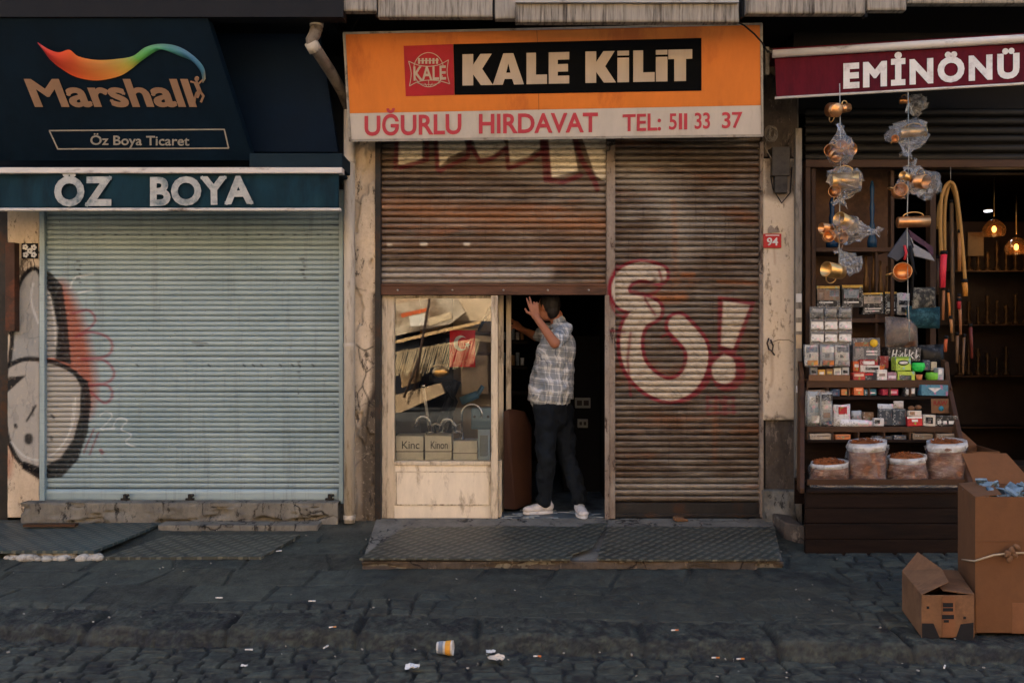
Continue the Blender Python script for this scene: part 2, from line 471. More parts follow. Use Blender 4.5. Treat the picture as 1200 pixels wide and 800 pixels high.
G_LEFT = [
    ('p', zz([(140, 200), (165, 240), (190, 310), (208, 390), (212, 450), (195, 500), (180, 430), (100, 372), (120, 300)]), 3, ORG, 0.85, 14),
    ('p', zz([(15, 560), (30, 600), (25, 640), (12, 620)]), 2, ORG, 0.5, 8),
    ('P', zz([(28, 385), (36, 300), (42, 220), (62, 180), (90, 168), (112, 190), (126, 240), (134, 300), (136, 368), (80, 366)]), 1, (146, 146, 140), 0.95, 1.6),
    ('P', zz([(85, 165), (112, 174), (140, 205), (152, 290), (160, 382), (128, 372), (134, 300), (120, 235), (100, 190)]), 1, BLK, 0.95, 1.5),
    ('s', zz([(26, 385), (32, 330), (38, 250), (50, 198), (75, 168), (100, 172), (122, 215), (134, 290)]), 5.2, BLK, 0.95, 1.4),
    ('P', zz([(20, 392), (60, 376), (120, 384), (170, 402), (188, 432), (186, 500), (170, 560), (140, 602), (100, 622), (66, 612), (40, 590), (22, 540), (15, 480), (16, 420)]), 1, WHT, 0.95, 1.5),
    ('P', zz([(170, 402), (200, 425), (206, 470), (198, 540), (176, 600), (140, 640), (95, 644), (56, 620), (60, 606), (100, 620), (140, 598), (168, 556), (184, 498), (186, 436)]), 1, BLK, 0.95, 1.5),
    ('s', zz([(22, 388), (60, 372), (110, 376), (160, 396), (190, 425)]), 5.5, BLK, 0.95, 1.4),
    ('s', zz([(20, 392), (14, 440), (14, 500), (24, 556), (45, 600), (75, 622), (110, 630)]), 5.6, BLK, 0.95, 1.4),
    ('P', zz([(18, 414), (62, 410), (44, 426), (22, 446)]), 0.5, BLK, 0.95, 1.5),
    ('s', zz([(70, 550), (70, 556)]), 10, BLK, 0.9, 2.5), ('s', zz([(40, 522), (41, 526)]), 4, BLK, 0.9, 1.5),
    ('s', zz([(86, 478), (66, 512)]), 2.5, BLK, 0.9, 1.5), ('s', zz([(80, 480), (80, 500)]), 1.8, BLK, 0.8, 1.5),
    ('s', zz([(118, 500), (122, 506)]), 3, BLK, 0.8, 1.5), ('s', zz([(116, 550), (118, 556)]), 3, BLK, 0.8, 1.5),
    ('s', zz([(30, 560), (60, 592), (100, 600), (140, 570), (166, 520), (172, 460)]), 1.6, (205, 205, 200), 0.7, 1.4),
    ('s', zz([(168, 470), (158, 540), (130, 582)]), 1.4, (205, 205, 200), 0.7, 1.4),
    ('s', zz([(80, 200), (76, 240), (92, 290)]), 2.2, (205, 205, 200), 0.6, 1.4),
    ('s', zz([(112, 220), (124, 290), (126, 340)]), 2.0, (205, 205, 200), 0.6, 1.4),
    ('s', zz([(165, 268), (200, 260), (217, 280), (205, 300), (172, 322), (205, 310), (245, 322), (256, 345), (240, 366), (186, 372), (235, 374), (260, 400), (248, 424), (205, 432), (245, 432), (256, 456), (238, 472), (208, 448)]), 2.6, PNK, 0.8, 2.6),
    ('s', zz([(160, 208), (172, 186), (212, 178)]), 2.4, (196, 202, 200), 0.85, 1.5), ('s', zz([(178, 220), (208, 214)]), 2.4, (196, 202, 200), 0.8, 1.5),
    ('s', zz([(228, 502), (240, 492), (256, 500), (240, 522), (230, 532), (262, 530)]), 1.8, (190, 198, 198), 0.8, 1.5),
    ('s', zz([(256, 530), (268, 508), (290, 512), (276, 532), (300, 545), (286, 562), (308, 572)]), 1.8, (190, 198, 198), 0.8, 1.5),
    ('s', zz([(190, 586), (214, 532)]), 2.0, MRN, 0.75, 1.5), ('s', zz([(204, 590), (224, 540)]), 2.0, MRN, 0.75, 1.5), ('s', zz([(230, 580), (233, 586)]), 4, MRN, 0.75, 1.5),
]
for _x in list(range(92, 396, 14)):
    G_LEFT.append(('s', [(_x, 275), (_x + 2.2, 275)], 1.4, (40, 42, 42), .75, 1.2))
for _x in (160, 244, 285, 296, 306, 328, 342, 350, 366): G_LEFT.append(('s', [(_x, 427), (_x + 1.5, 429)], 2.0, (36, 38, 38), .8, 1.2))
for _k in range(6): G_LEFT.append(('s', [(90 + _k % 2 * 3, 306 + _k * 5), (93 + _k % 2, 306 + _k * 5)], 2.0, (36, 38, 38), .8, 1.2)); G_LEFT.append(('s', [(352 + _k % 3 * 3, 303 + _k * 4.5), (356, 303 + _k * 4.5)], 2.0, (36, 38, 38), .8, 1.2))
for _k in range(4): G_LEFT.append(('s', [(349 + _k % 2 * 2, 424 + _k * 6), (351, 424 + _k * 6)], 2.0, (36, 38, 38), .7, 1.2))
G_LEFT.append(('s', [(226, 401), (242, 402)], 2.0, (60, 62, 60), .7, 1.5)); G_LEFT.append(('s', [(230, 405), (238, 405)], 1.6, (60, 62, 60), .7, 1.5))
def z8(pts): return [(690 + x / 2.285, 290 + y / 2.285) for x, y in pts]
_c1 = [(186, 72), (140, 62), (98, 78), (82, 112), (96, 142), (140, 152), (162, 160)]
_c2 = [(166, 168), (128, 196), (112, 250), (124, 316), (168, 364), (218, 382), (264, 362), (290, 312), (286, 262), (240, 208)]
WH2 = (176, 164, 144)
G_RIGHT = [
    ('s', z8([(212, 392), (260, 386), (300, 350), (312, 300)]), 22, MRN, 0.9, 2),
    ('s', z8(_c1), 28, MRN, 0.97, 1.6), ('s', z8(_c2), 33, MRN, 0.97, 1.6),
    ('s', z8(_c1), 20, WH2, 0.97, 1.4), ('s', z8(_c2), 24, WH2, 0.97, 1.4),
    ('s', z8([(122, 112), (160, 100), (178, 86)]), 5, (70, 46, 36), 0.8, 3), ('s', z8([(120, 122), (150, 126)]), 4, MRN, 0.8, 3),
    ('s', z8([(230, 258), (214, 232), (196, 240)]), 3, MRN, 0.85, 2.4), ('s', z8([(188, 60), (196, 96), (178, 120), (150, 132), (178, 180)]), 3, MRN, 0.85, 2.4),
    ('s', z8([(78, 46), (54, 92), (54, 140), (74, 178), (102, 184)]), 3.0, MRN, 0.8, 2.5),
    ('l', z8([(50, 222), (96, 226)]), 2.4, MRN, 0.8, 2.4), ('l', z8([(112, 228), (104, 300), (112, 396)]), 3.0, MRN, 0.8, 2.5),
    ('P', z8([(348, 132), (444, 146), (392, 282), (348, 274)]), 1, MRN, 0.85, 2.6),
    ('P', z8([(360, 141), (432, 155), (386, 272), (354, 262)]), 0, WH2, 0.95, 2.0),
    ('p', z8([(372, 280), (412, 300), (414, 350), (382, 382), (342, 370), (330, 320), (340, 288)]), 1, MRN, 0.85, 2.6),
    ('p', z8([(362, 286), (388, 302), (390, 346), (366, 364), (338, 352), (332, 316)]), 0.5, WH2, 0.95, 2.0),
]
_r = random.Random(5)
for _P in (smooth_pts(_c1, 5), smooth_pts(_c2, 5)):
    for _q in _P[::2]:
        _a, _b = _q[0] + _r.uniform(-16, 8), _q[1] + _r.uniform(-10, 10); G_RIGHT.append(('l', z8([(_a, _b), (_a + _r.uniform(8, 20), _b + _r.uniform(6, 16))]), .8, (112, 98, 82), .7, 1.4))
for k, (a, b) in enumerate([((318, 400), (318, 446)), ((318, 402), (338, 402)), ((318, 422), (336, 424)), ((342, 400), (342, 444)), ((342, 402), (362, 420)), ((362, 400), (362, 446)), ((368, 402), (368, 446)), ((368, 402), (388, 404)), ((368, 424), (386, 424)), ((388, 402), (388, 446)), ((320, 446), (392, 440))]):
    G_RIGHT.append(('l', z8([a, b]), 3.0, MRN, 0.6, 3.0))
G_PIER = [('P', [(432, 470), (446, 450), (446, 612), (420, 612), (424, 560), (419, 520)], 2, (40, 35, 31), .85, 7), ('P', [(438, 345), (446, 340), (446, 470), (436, 470)], 1, (52, 45, 39), .8, 5)]
G_PIER += [('s', p, w, (24, 21, 19), .9, 1.2) for p, w in (([(419, 404), (428, 410), (438, 406)], 1.6), ([(421, 406), (424, 424), (430, 436), (426, 452), (433, 470), (430, 500)], 1.5), ([(430, 436), (438, 430)], 1.2), ([(426, 452), (420, 462), (423, 480)], 1.2), ([(433, 470), (440, 476)], 1.4), ([(428, 410), (433, 422), (439, 426)], 1.1), ([(418, 235), (424, 240)], 1.0))]
G_PIER += [('s', [(418, 338), (430, 341)], 1.0, (90, 78, 66), .8, 1.5), ('P', [(417, 500), (423, 500), (424, 606), (417, 606)], 1, (150, 134, 112), .7, 3)]
G_CLEAN = [('s', [(895, 487), (903, 490), (912, 487), (922, 491), (932, 488)], 3.0, (96, 84, 70), .75, 3), ('s', [(930, 200), (931, 330), (930, 470)], 1.6, (90, 78, 64), .6, 3), ('s', [(905, 292), (906, 310)], 1.5, (120, 70, 50), .5, 3), ('s', [(902, 412), (903, 440), (901, 452)], 2.2, (120, 96, 74), .6, 4), ('P', [(895, 190), (932, 190), (932, 222), (915, 236), (895, 230)], 2, (70, 62, 54), .75, 8)]
G_CLEAN += [('s', [(a, b), (a + 1, b + 1)], 1.6, (84, 70, 58), .8, 1.4) for a, b in ((908, 330), (921, 352), (900, 356), (915, 382), (925, 432), (911, 455), (919, 300), (899, 322))]
G_RIGHT = [('s', [(736, 200), (780, 230), (800, 290)], 34, (150, 142, 128), .5, 26), ('l', [(724, 352), (800, 348)], 10, (156, 92, 40), .7, 8), ('l', [(800, 322), (812, 322)], 5, (150, 84, 36), .8, 4), ('l', [(842, 330), (886, 332)], 3, (150, 84, 36), .8, 4), ('l', [(790, 236), (792, 330)], 5, (128, 80, 44), .5, 7),
           ('l', [(838, 470), (838, 540)], 4, (140, 84, 44), .5, 6), ('l', [(722, 520), (890, 522)], 40, (66, 50, 36), .4, 34), ('l', [(722, 572), (890, 570)], 18, (150, 144, 132), .5, 14), ('l', [(722, 180), (890, 180)], 16, (48, 38, 30), .6, 16)] + G_RIGHT
def z2(pts): return [(340 + x / 3.75, y / 3.75) for x, y in pts]
def z3(pts): return [(620 + x / 3.75, y / 3.75) for x, y in pts]
G_TOP = [('l', [(446, 214), (706, 208)], 26, (72, 56, 42), .6, 20), ('l', [(446, 240), (520, 250), (706, 262)], 22, (146, 90, 44), .6, 20), ('l', [(446, 288), (706, 292)], 16, (112, 74, 44), .5, 14), ('l', [(446, 322), (640, 320)], 14, (158, 150, 138), .75, 12), ('l', [(560, 180), (700, 230)], 20, (150, 140, 124), .35, 20), ('s', [(494, 286), (499, 286)], 4, (190, 180, 160), .9, 2), ('s', [(545, 286), (549, 286)], 4, (190, 180, 160), .9, 2), ('s', [(455, 287), (458, 287)], 3, (190, 180, 160), .9, 2)]
G_TOP += [('P', z2(p), 0.0, (206, 196, 172), 0.95, 1.4) for p in ([(473, 600), (582, 600), (580, 715), (474, 722)], [(643, 600), (760, 600), (776, 655), (700, 690), (652, 738)],
         [(800, 600), (930, 600), (950, 640), (880, 690), (828, 690)], [(958, 600), (1095, 600), (1098, 650), (1040, 690), (962, 712)])]
G_TOP += [('P', z3(p), 0.0, (206, 196, 172), 0.95, 1.4) for p in ([(80, 600), (188, 600), (216, 752), (88, 782)], [(232, 600), (338, 600), (338, 800), (290, 770)])]
G_TOP += [('l', z2(p), 5.5, (92, 22, 30), 0.95, 1.8) for p in ([(600, 600), (600, 700), (480, 740)], [(470, 600), (462, 740)], [(790, 600), (780, 690), (660, 750)], [(640, 600), (648, 745)], [(800, 650), (835, 712), (900, 690), (950, 650), (960, 740), (1060, 700), (1120, 660)], [(1125, 600), (1140, 780)])]
G_TOP += [('l', z3(p), 6.5, (92, 22, 30), 0.95, 1.8) for p in ([(60, 600), (75, 790), (150, 800), (225, 770)], [(200, 600), (230, 700), (285, 790), (300, 830)])]

# ------------------------------------------------------------ rolling shutter
def shutter(px0, px1, py0, py1, y, pitch, depth, cell=0.011, layers=None, rowmode=6, jit=0.0012):
    """one curtain of interlocking slats; every slat a bowed strip with a rolled lip"""
    x0, x1 = X(px0, y), X(px1, y); z1, z0 = Z(py0, y), Z(py1, y)
    nx = max(2, int((x1 - x0) / cell)); xs = np.linspace(x0, x1, nx + 1)
    ns = int(round((z1 - z0) / pitch)); p = (z1 - z0) / ns
    prof = [(0.0, 1.6), (0.05, 0.35), (0.15, 0.10), (0.36, 0.0), (0.60, 0.02), (0.76, 0.28), (0.86, 0.8), (0.90, 2.1), (1.0, 2.1)]
    mb = MB(); V = []; F = []
    wob = 0.004 * (fbm(xs * 0.9, xs * 0, 3) - 0.5)
    for s in range(ns):
        dz = random.uniform(-jit, jit); dy = random.uniform(-jit, jit); tl = random.uniform(-0.0016, 0.0016)
        b = len(V)
        dent = 0.010 * np.maximum(0, fbm(xs * 2.3, xs * 0 + s * 0.22, 11) - 0.66)
        for (t, dd) in prof:
            zz_ = z1 - (s + t) * p + dz
            for i, x in enumerate(xs):
                V.append((x, y + dd * depth + dy + wob[i] + dent[i] * 4, zz_ + tl * (x - x0)))
        n1 = nx + 1
        for r in range(len(prof) - 1):
            for i in range(nx):
                F.append((b + r * n1 + i, b + (r + 1) * n1 + i, b + (r + 1) * n1 + i + 1, b + r * n1 + i + 1))
    mb.v = V; mb.f = F; mb.m = [0] * len(F); mb.sm = [True] * len(F)
    mb.c = spray(V, layers) if layers else np.zeros((len(V), 4))
    return mb
def sheet(px0, px1, py0, py1, y, thick, cell=0.012, layers=None, rough=0.0, seed=0, dy=None):
    """a plastered face with real unevenness, thick behind"""
    x0, x1 = X(px0, y), X(px1, y); z0, z1 = Z(py1, y), Z(py0, y)
    nx = max(2, int((x1 - x0) / cell)); nz = max(2, int((z1 - z0) / cell))
    gx, gz = np.meshgrid(np.linspace(x0, x1, nx + 1), np.linspace(z0, z1, nz + 1))
    gy = y + rough * (fbm(gx * 9, gz * 9, seed, 5) - 0.5) * 2
    if dy is not None: gy = gy + dy(gx, gz)
    V = np.stack([gx.ravel(), gy.ravel(), gz.ravel()], 1)
    idx = np.arange((nx + 1) * (nz + 1)).reshape(nz + 1, nx + 1)
    F = np.stack([idx[:-1, :-1], idx[:-1, 1:], idx[1:, 1:], idx[1:, :-1]], -1).reshape(-1, 4).tolist()
    mb = MB(); mb.v = V.tolist(); mb.f = [tuple(f) for f in F]; mb.m = [0] * len(F); mb.sm = [True] * len(F)
    c = spray(V, layers) if layers else np.zeros((len(V), 4))
    k = len(mb.v)
    # sides and back
    bx = [(x0, y + thick, z0), (x1, y + thick, z0), (x1, y + thick, z1), (x0, y + thick, z1)]
    mb.v += bx
    bo = idx[0, :].tolist(); to = idx[-1, :].tolist(); le = idx[:, 0].tolist(); ri = idx[:, -1].tolist()
    fs = [tuple([k + 1, k] + bo), tuple([k + 3, k + 2] + to[::-1]), tuple([k, k + 3] + le[::-1]), tuple([k + 2, k + 1] + ri), (k, k + 1, k + 2, k + 3)]
    mb.f += fs; mb.m += [0] * 5; mb.sm += [False] * 5
    mb.c = np.vstack([c, np.zeros((4, 4))])
    return mb

# ------------------------------------------------------------ lettering
def text_2d(s, bold=0.0, spacing=1.0, shear=0.0):
    cu = bpy.data.curves.new('t', 'FONT'); cu.body = s; cu.offset = bold; cu.space_character = spacing; cu.shear = shear
    cu.resolution_u = 4; cu.fill_mode = 'FRONT'; cu.extrude = 0
    ob = bpy.data.objects.new('t', cu); COL.objects.link(ob)
    dg = bpy.context.evaluated_depsgraph_get(); dg.update()
    me = bpy.data.meshes.new_from_object(ob.evaluated_get(dg))
    v = np.array([list(x.co)[:2] for x in me.vertices]); f = [tuple(p.vertices) for p in me.polygons]
    bpy.data.objects.remove(ob); bpy.data.curves.remove(cu); bpy.data.meshes.remove(me)
    return v, f
def solid_from_2d(mb, v, f, fn, off, mi=0):
    """2-D faces -> front face raised by off, with its rim"""
    n = len(v)
    vs = [fn(a, b, off) for a, b in v] + [fn(a, b, 0.0) for a, b in v]
    cnt = {}
    for p in f:
        for i in range(len(p)):
            e = (p[i], p[(i + 1) % len(p)]); cnt[tuple(sorted(e))] = cnt.get(tuple(sorted(e)), 0) + 1
    fs = list(f)
    for p in f:
        for i in range(len(p)):
            a, b = p[i], p[(i + 1) % len(p)]
            if cnt[tuple(sorted((a, b)))] == 1: fs.append((a, a + n, b + n, b))
    mb.add(vs, fs, mi)
def letter(mb, s, pl, quad, bold=0.0, spacing=1.0, off=0.004, mi=0, shear=0.0, pad=None, cap=None, fat=0.0):
    """fit a word in the measured quad TL,TR,BR,BL (pixels) on the plane pl; cap = height range of the letters the quad measures"""
    v, f = text_2d(s, bold, spacing, shear)
    x0, x1 = v[:, 0].min(), v[:, 0].max()
    y0, y1 = (v[:, 1].min(), v[:, 1].max()) if cap is None else cap
    (ax, ay), (bx, by), (cx, cy), (dx, dy) = quad
    def fn(u, w, o):
        s_ = (u - x0) / (x1 - x0); t = (w - y0) / (y1 - y0)
        tx, ty = ax + (bx - ax) * s_, ay + (by - ay) * s_
        qx, qy = dx + (cx - dx) * s_, dy + (cy - dy) * s_
        return pl.at(qx + (tx - qx) * t, qy + (ty - qy) * t, o + (pad or 0))
    solid_from_2d(mb, v, f, fn, off, mi)
    if fat:      # heavier face: a rounded rim of width fat (font units) round every outline
        cnt = {}
        for p in f:
            for i in range(len(p)):
                e = tuple(sorted((p[i], p[(i + 1) % len(p)]))); cnt[e] = cnt.get(e, 0) + 1
        nb = {}
        for (a, b), c in cnt.items():
            if c == 1: nb.setdefault(a, []).append((a, b)); nb.setdefault(b, []).append((a, b))
        k = 0
        for (a, b), c in cnt.items():
            if c != 1: continue
            A, B = Vector(v[a]), Vector(v[b]); d = B - A
            if d.length < 1e-6: continue
            def ext(vi, dd):
                t = 0.0
                for e2 in nb[vi]:
                    if e2 != (a, b):
                        o2 = e2[0] if e2[1] == vi else e2[1]; w2 = Vector(v[o2]) - Vector(v[vi])
                        if w2.length > 1e-6: t = max(-1, min(1, dd.dot(w2.normalized()))); t = math.acos(t)
                return min(math.tan(min(t, 2.4) / 2), 1.15) * fat
            d.normalize(); q = Vector((-d.y, d.x)) * fat; k += 1; o = off + 0.0004 + 0.00013 * (k % 9)
            A = A - d * ext(a, -d); B = B + d * ext(b, d); pts = [A + q, B + q, B - q, A - q]
            vs = [fn(x, y, o) for x, y in pts]
            mb.add(vs, [tuple(range(len(pts)))], mi)
def face(mb, pl, pts, off0, off1, mi=0):
    a = [pl.at(x, y, off1) for x, y in pts]
    n = (pl.n * (off0 - off1))
    mb.prism(a, n, mi)
CAPH = None
def caps():
    global CAPH
    if CAPH is None:
        v, f = text_2d('H', 0.0); CAPH = (v[:, 1].min(), v[:, 1].max())
    return CAPH

# ------------------------------------------------------------ shared materials
M = {}
M['rust'] = painted('rusty rolled steel', [(94, 72, 50), (132, 120, 104), (58, 43, 31), (130, 76, 38)], 'rust')
M['rust2'] = painted('darker rusty rolled steel', [(124, 116, 104), (88, 69, 50), (58, 43, 31), (122, 72, 38)], 'rust')
M['teal'] = painted('pale green grey enamelled steel', [(126, 146, 149), (152, 169, 170), (98, 114, 118)], 'teal')
M['plaster'] = painted('old cream plaster', [(214, 196, 168), (184, 166, 140), (150, 134, 114), (66, 54, 44)], 'plaster')
M['plaster_clean'] = painted('cream painted render', [(200, 184, 160), (188, 172, 148), (160, 144, 122), (132, 116, 96)], 'smooth plaster')
M['plaster_grey'] = painted('grey worn render', [(128, 122, 112), (104, 98, 90), (88, 82, 76), (52, 46, 42)], 'plaster')
M['plaster_dark'] = painted('dark rough render', [(96, 86, 76), (60, 54, 48), (44, 40, 36), (120, 108, 94)], 'plaster')
M['navy'] = worn('navy sheet', (11, 28, 42), 0.6, 0, 0.35, 2, stretch=(1, 1, 0.6), bump=0.05, spec=.12)
M['navy2'] = worn('navy backing', (10, 24, 36), 0.6, 0, 0.3, 2, bump=0.05)
M['orange'] = worn('orange sign vinyl', (206, 116, 42), 0.5, 0, 0.12, 2.4, (176, 92, 34), 0.25, (1.6, 1, 0.5), 0.04)
M['signwhite'] = worn('off white sign vinyl', (186, 178, 166), 0.5, 0, 0.1, 3, (170, 160, 146), 0.3, (2, 1, 0.5), 0.04)
M['signred'] = worn('red sign vinyl', (158, 26, 36), 0.5, 0, 0.15, 5, bump=0.03)
M['signblack'] = worn('black sign vinyl', (7, 9, 11), 0.7, 0, 0.2, 4, bump=0.03, spec=.05)
M['beige'] = worn('faded beige vinyl', (176, 160, 140), 0.5, 0, 0.1, 2.2, (170, 150, 130), 0.25, (3, 1, 0.3), 0.03)
M['tan'] = worn('tan raised letters', (150, 120, 96), 0.5, 0, 0.1, 4, bump=0.03)
M['alu'] = worn('weathered aluminium', (150, 146, 138), 0.45, 0.3, 0.2, 12, (96, 86, 76), 0.3, (1, 1, 1), 0.08)
M['canvas_t'] = worn('teal awning canvas', (17, 47, 57), 0.9, 0, 0.35, 3, (12, 30, 38), 0.4, (2.5, 1, 0.6), 0.3)
M['canvas_m'] = worn('burgundy awning canvas', (82, 13, 26), 0.9, 0, 0.3, 3, (60, 12, 24), 0.4, (2.5, 1, 0.6), 0.3)
M['letter_w'] = worn('worn white letters', (172, 172, 164), 0.7, 0, 0.2, 9, (88, 104, 108), 0.5, (1, 1, 1), 0.1)
M['letter_w2'] = worn('white letters', (206, 204, 198), 0.7, 0, 0.1, 14, (176, 168, 164), 0.3, (1, 1, 1), 0.1)
M['pvc'] = worn('dirty white pipe', (186, 176, 158), 0.5, 0, 0.15, 5, (110, 96, 80), 0.25, (3, 3, 0.6), 0.08)
M['whitebar'] = worn('dirty white enamel', (196, 190, 180), 0.45, 0, 0.12, 7, (104, 92, 80), 0.28, (0.6, 1, 2), 0.06)
M['frame'] = worn('cream painted frame', (226, 212, 186), 0.55, 0, 0.10, 6, (160, 142, 116), 0.25, (2, 2, 0.6), 0.12)
M['frame_old'] = worn('scuffed cream frame', (204, 188, 160), 0.6, 0, 0.2, 8, (96, 78, 60), 0.40, (3, 3, 0.5), 0.2)
M['wood'] = worn('dark brown wood', (34, 22, 15), 0.7, 0, 0.45, 3, (17, 12, 9), 0.42, (1, 6, 9), 0.3, spec=.12)
M['wood2'] = worn('mid brown wood', (66, 44, 28), 0.55, 0, 0.3, 3, (62, 40, 26), 0.4, (1, 6, 9), 0.2)
M['woodv'] = worn('brown upright wood', (66, 46, 31), 0.6, 0, 0.3, 3, (48, 32, 22), 0.4, (9, 6, 1), 0.2)
M['darkmetal'] = worn('dark grimy metal', (46, 44, 42), 0.5, 0.3, 0.3, 8, (70, 48, 34), 0.35, bump=0.15)
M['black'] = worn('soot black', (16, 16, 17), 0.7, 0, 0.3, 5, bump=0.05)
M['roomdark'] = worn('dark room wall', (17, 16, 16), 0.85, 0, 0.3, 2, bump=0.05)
M['concrete'] = painted('old concrete step', [(128, 123, 110), (96, 92, 84), (72, 70, 64), (34, 33, 30)], 'plaster')
M['gutter'] = worn('streaked grey fascia', (148, 140, 126), 0.8, 0, 0.3, 6, (58, 52, 46), 0.45, (7, 2, 0.4), 0.3)
M['card'] = worn('brown cardboard', (106, 72, 46), 0.85, 0, 0.16, 3, (92, 64, 42), 0.36, (1, 1, 1), 0.25)
M['card2'] = worn('scuffed cardboard', (118, 86, 60), 0.85, 0, 0.28, 6, (88, 62, 44), 0.42, (1, 1, 1), 0.15)
M['copper'] = worn('copper', (208, 150, 98), 0.3, .9, 0.2, 20, bump=0.1)
M['brass'] = worn('brass', (212, 170, 108), 0.3, .9, 0.2, 20, bump=0.08)
M['chrome'] = worn('chrome', (200, 202, 206), 0.12, 1.0, 0.05, 20, bump=0)
M['glass'] = glassy('window glass', (0.97, 0.98, 0.97, 1), 0.0, 1.85, wav=0.006)
M['film'] = glassy('clear plastic bag', (0.95, 0.95, 0.95, 1), 0.2, 1.45, 0.25, (0.6, 0.61, 0.59, 1), 0.6)
M['film2'] = glassy('thin cellophane', (0.97, 0.97, 0.97, 1), 0.12, 1.5, 0.16, (0.7, 0.7, 0.7, 1), 0.8)
def checker_plate(name, c):
    t = NT(name)
    w1 = t.n.new('ShaderNodeTexWave'); w1.inputs['Scale'].default_value = 5.5; w1.inputs['Distortion'].default_value = 0; w1.bands_direction = 'X'
    t.lk(t.map((1, 1, 1), (0, 0, 0), (0, 0, R(38))), w1.inputs[0])
    w2 = t.n.new('ShaderNodeTexWave'); w2.inputs['Scale'].default_value = 3; w2.bands_direction = 'X'
    t.lk(t.map((1, 1, 1), (0, 0, 0), (0, 0, R(-46))), w2.inputs[0])
    h = t.math('MULTIPLY', t.ramp(w1.outputs[1], [(0.45, 0), (0.7, 1)]), t.ramp(w2.outputs[1], [(0.12, 0), (0.3, 1)]))
    a = t.noise(2.2, 7, 0.7); b = t.noise(22, 6, 0.75)
    base = t.mix(t.ramp(a, [(0.35, 0), (0.65, 1)]), scl(lin(c), 0.6), scl(lin(c), 1.25))
    base = t.mix(t.math('MULTIPLY', t.ramp(b, [(0.5, 0), (0.7, 1)]), 0.5), base, lin((64, 54, 46)))
    base = t.mix(t.math('MULTIPLY', h, 0.6), base, lin((112, 112, 98)))
    t.col(base); t.set(0.5, 0.25, 0.4); t.bump(t.math('ADD', h, t.math('MULTIPLY', b, 0.3)), 0.9, 0.006)
    return t.m
M['plate'] = checker_plate('worn steel tread plate', (64, 67, 60))
M['plate_t'] = checker_plate('green painted tread plate', (60, 74, 74))
# ============================================================ GROUND
def kerb_y(x): return -2.06 - 0.055 * (x + 4)
def pave_z(y): return -0.03 + 0.06 * y
def cobbles(x, y, bw, bh, seed, warp=0.35, round_=0.018, chip=0.011):
    wx = x + bw * warp * (fbm(x / bw * 0.5, y / bh * 0.5, seed + 5, 2) - 0.5)
    wy = y + bh * warp * 1.6 * (fbm(x / bw * 0.4, y / bh * 0.4, seed + 9, 2) - 0.5)
    r = np.floor(wy / bh)
    bwr = bw * (0.75 + 0.5 * hash1(r, r * 0, seed))
    ox = hash1(r, r * 0 + 3, seed) * bw * 3
    c = np.floor((wx + ox) / bwr)
    jl = (hash1(c, r, seed + 1) - 0.5) * 0.25; jr = (hash1(c + 1, r, seed + 1) - 0.5) * 0.25
    u = (wx + ox) / bwr - c; v = wy / bh - r
    du = np.minimum(u - jl * 0.5 - 0.02, 1 + jr * 0.5 - u - 0.02) * bwr; dv = np.minimum(v, 1 - v) * bh
    d = np.minimum(du, dv)
    d = d - chip * fbm(x * 38, y * 38, seed + 2, 4) + 0.002
    e = sstep(0, round_, d)
    hid = hash1(c, r, seed + 7); hid2 = hash1(c, r, seed + 8)
    tilt = (u - 0.5) * (hid - 0.5) * 0.018 + (v - 0.5) * (hid2 - 0.5) * 0.018
    return e, hid, hid2, tilt
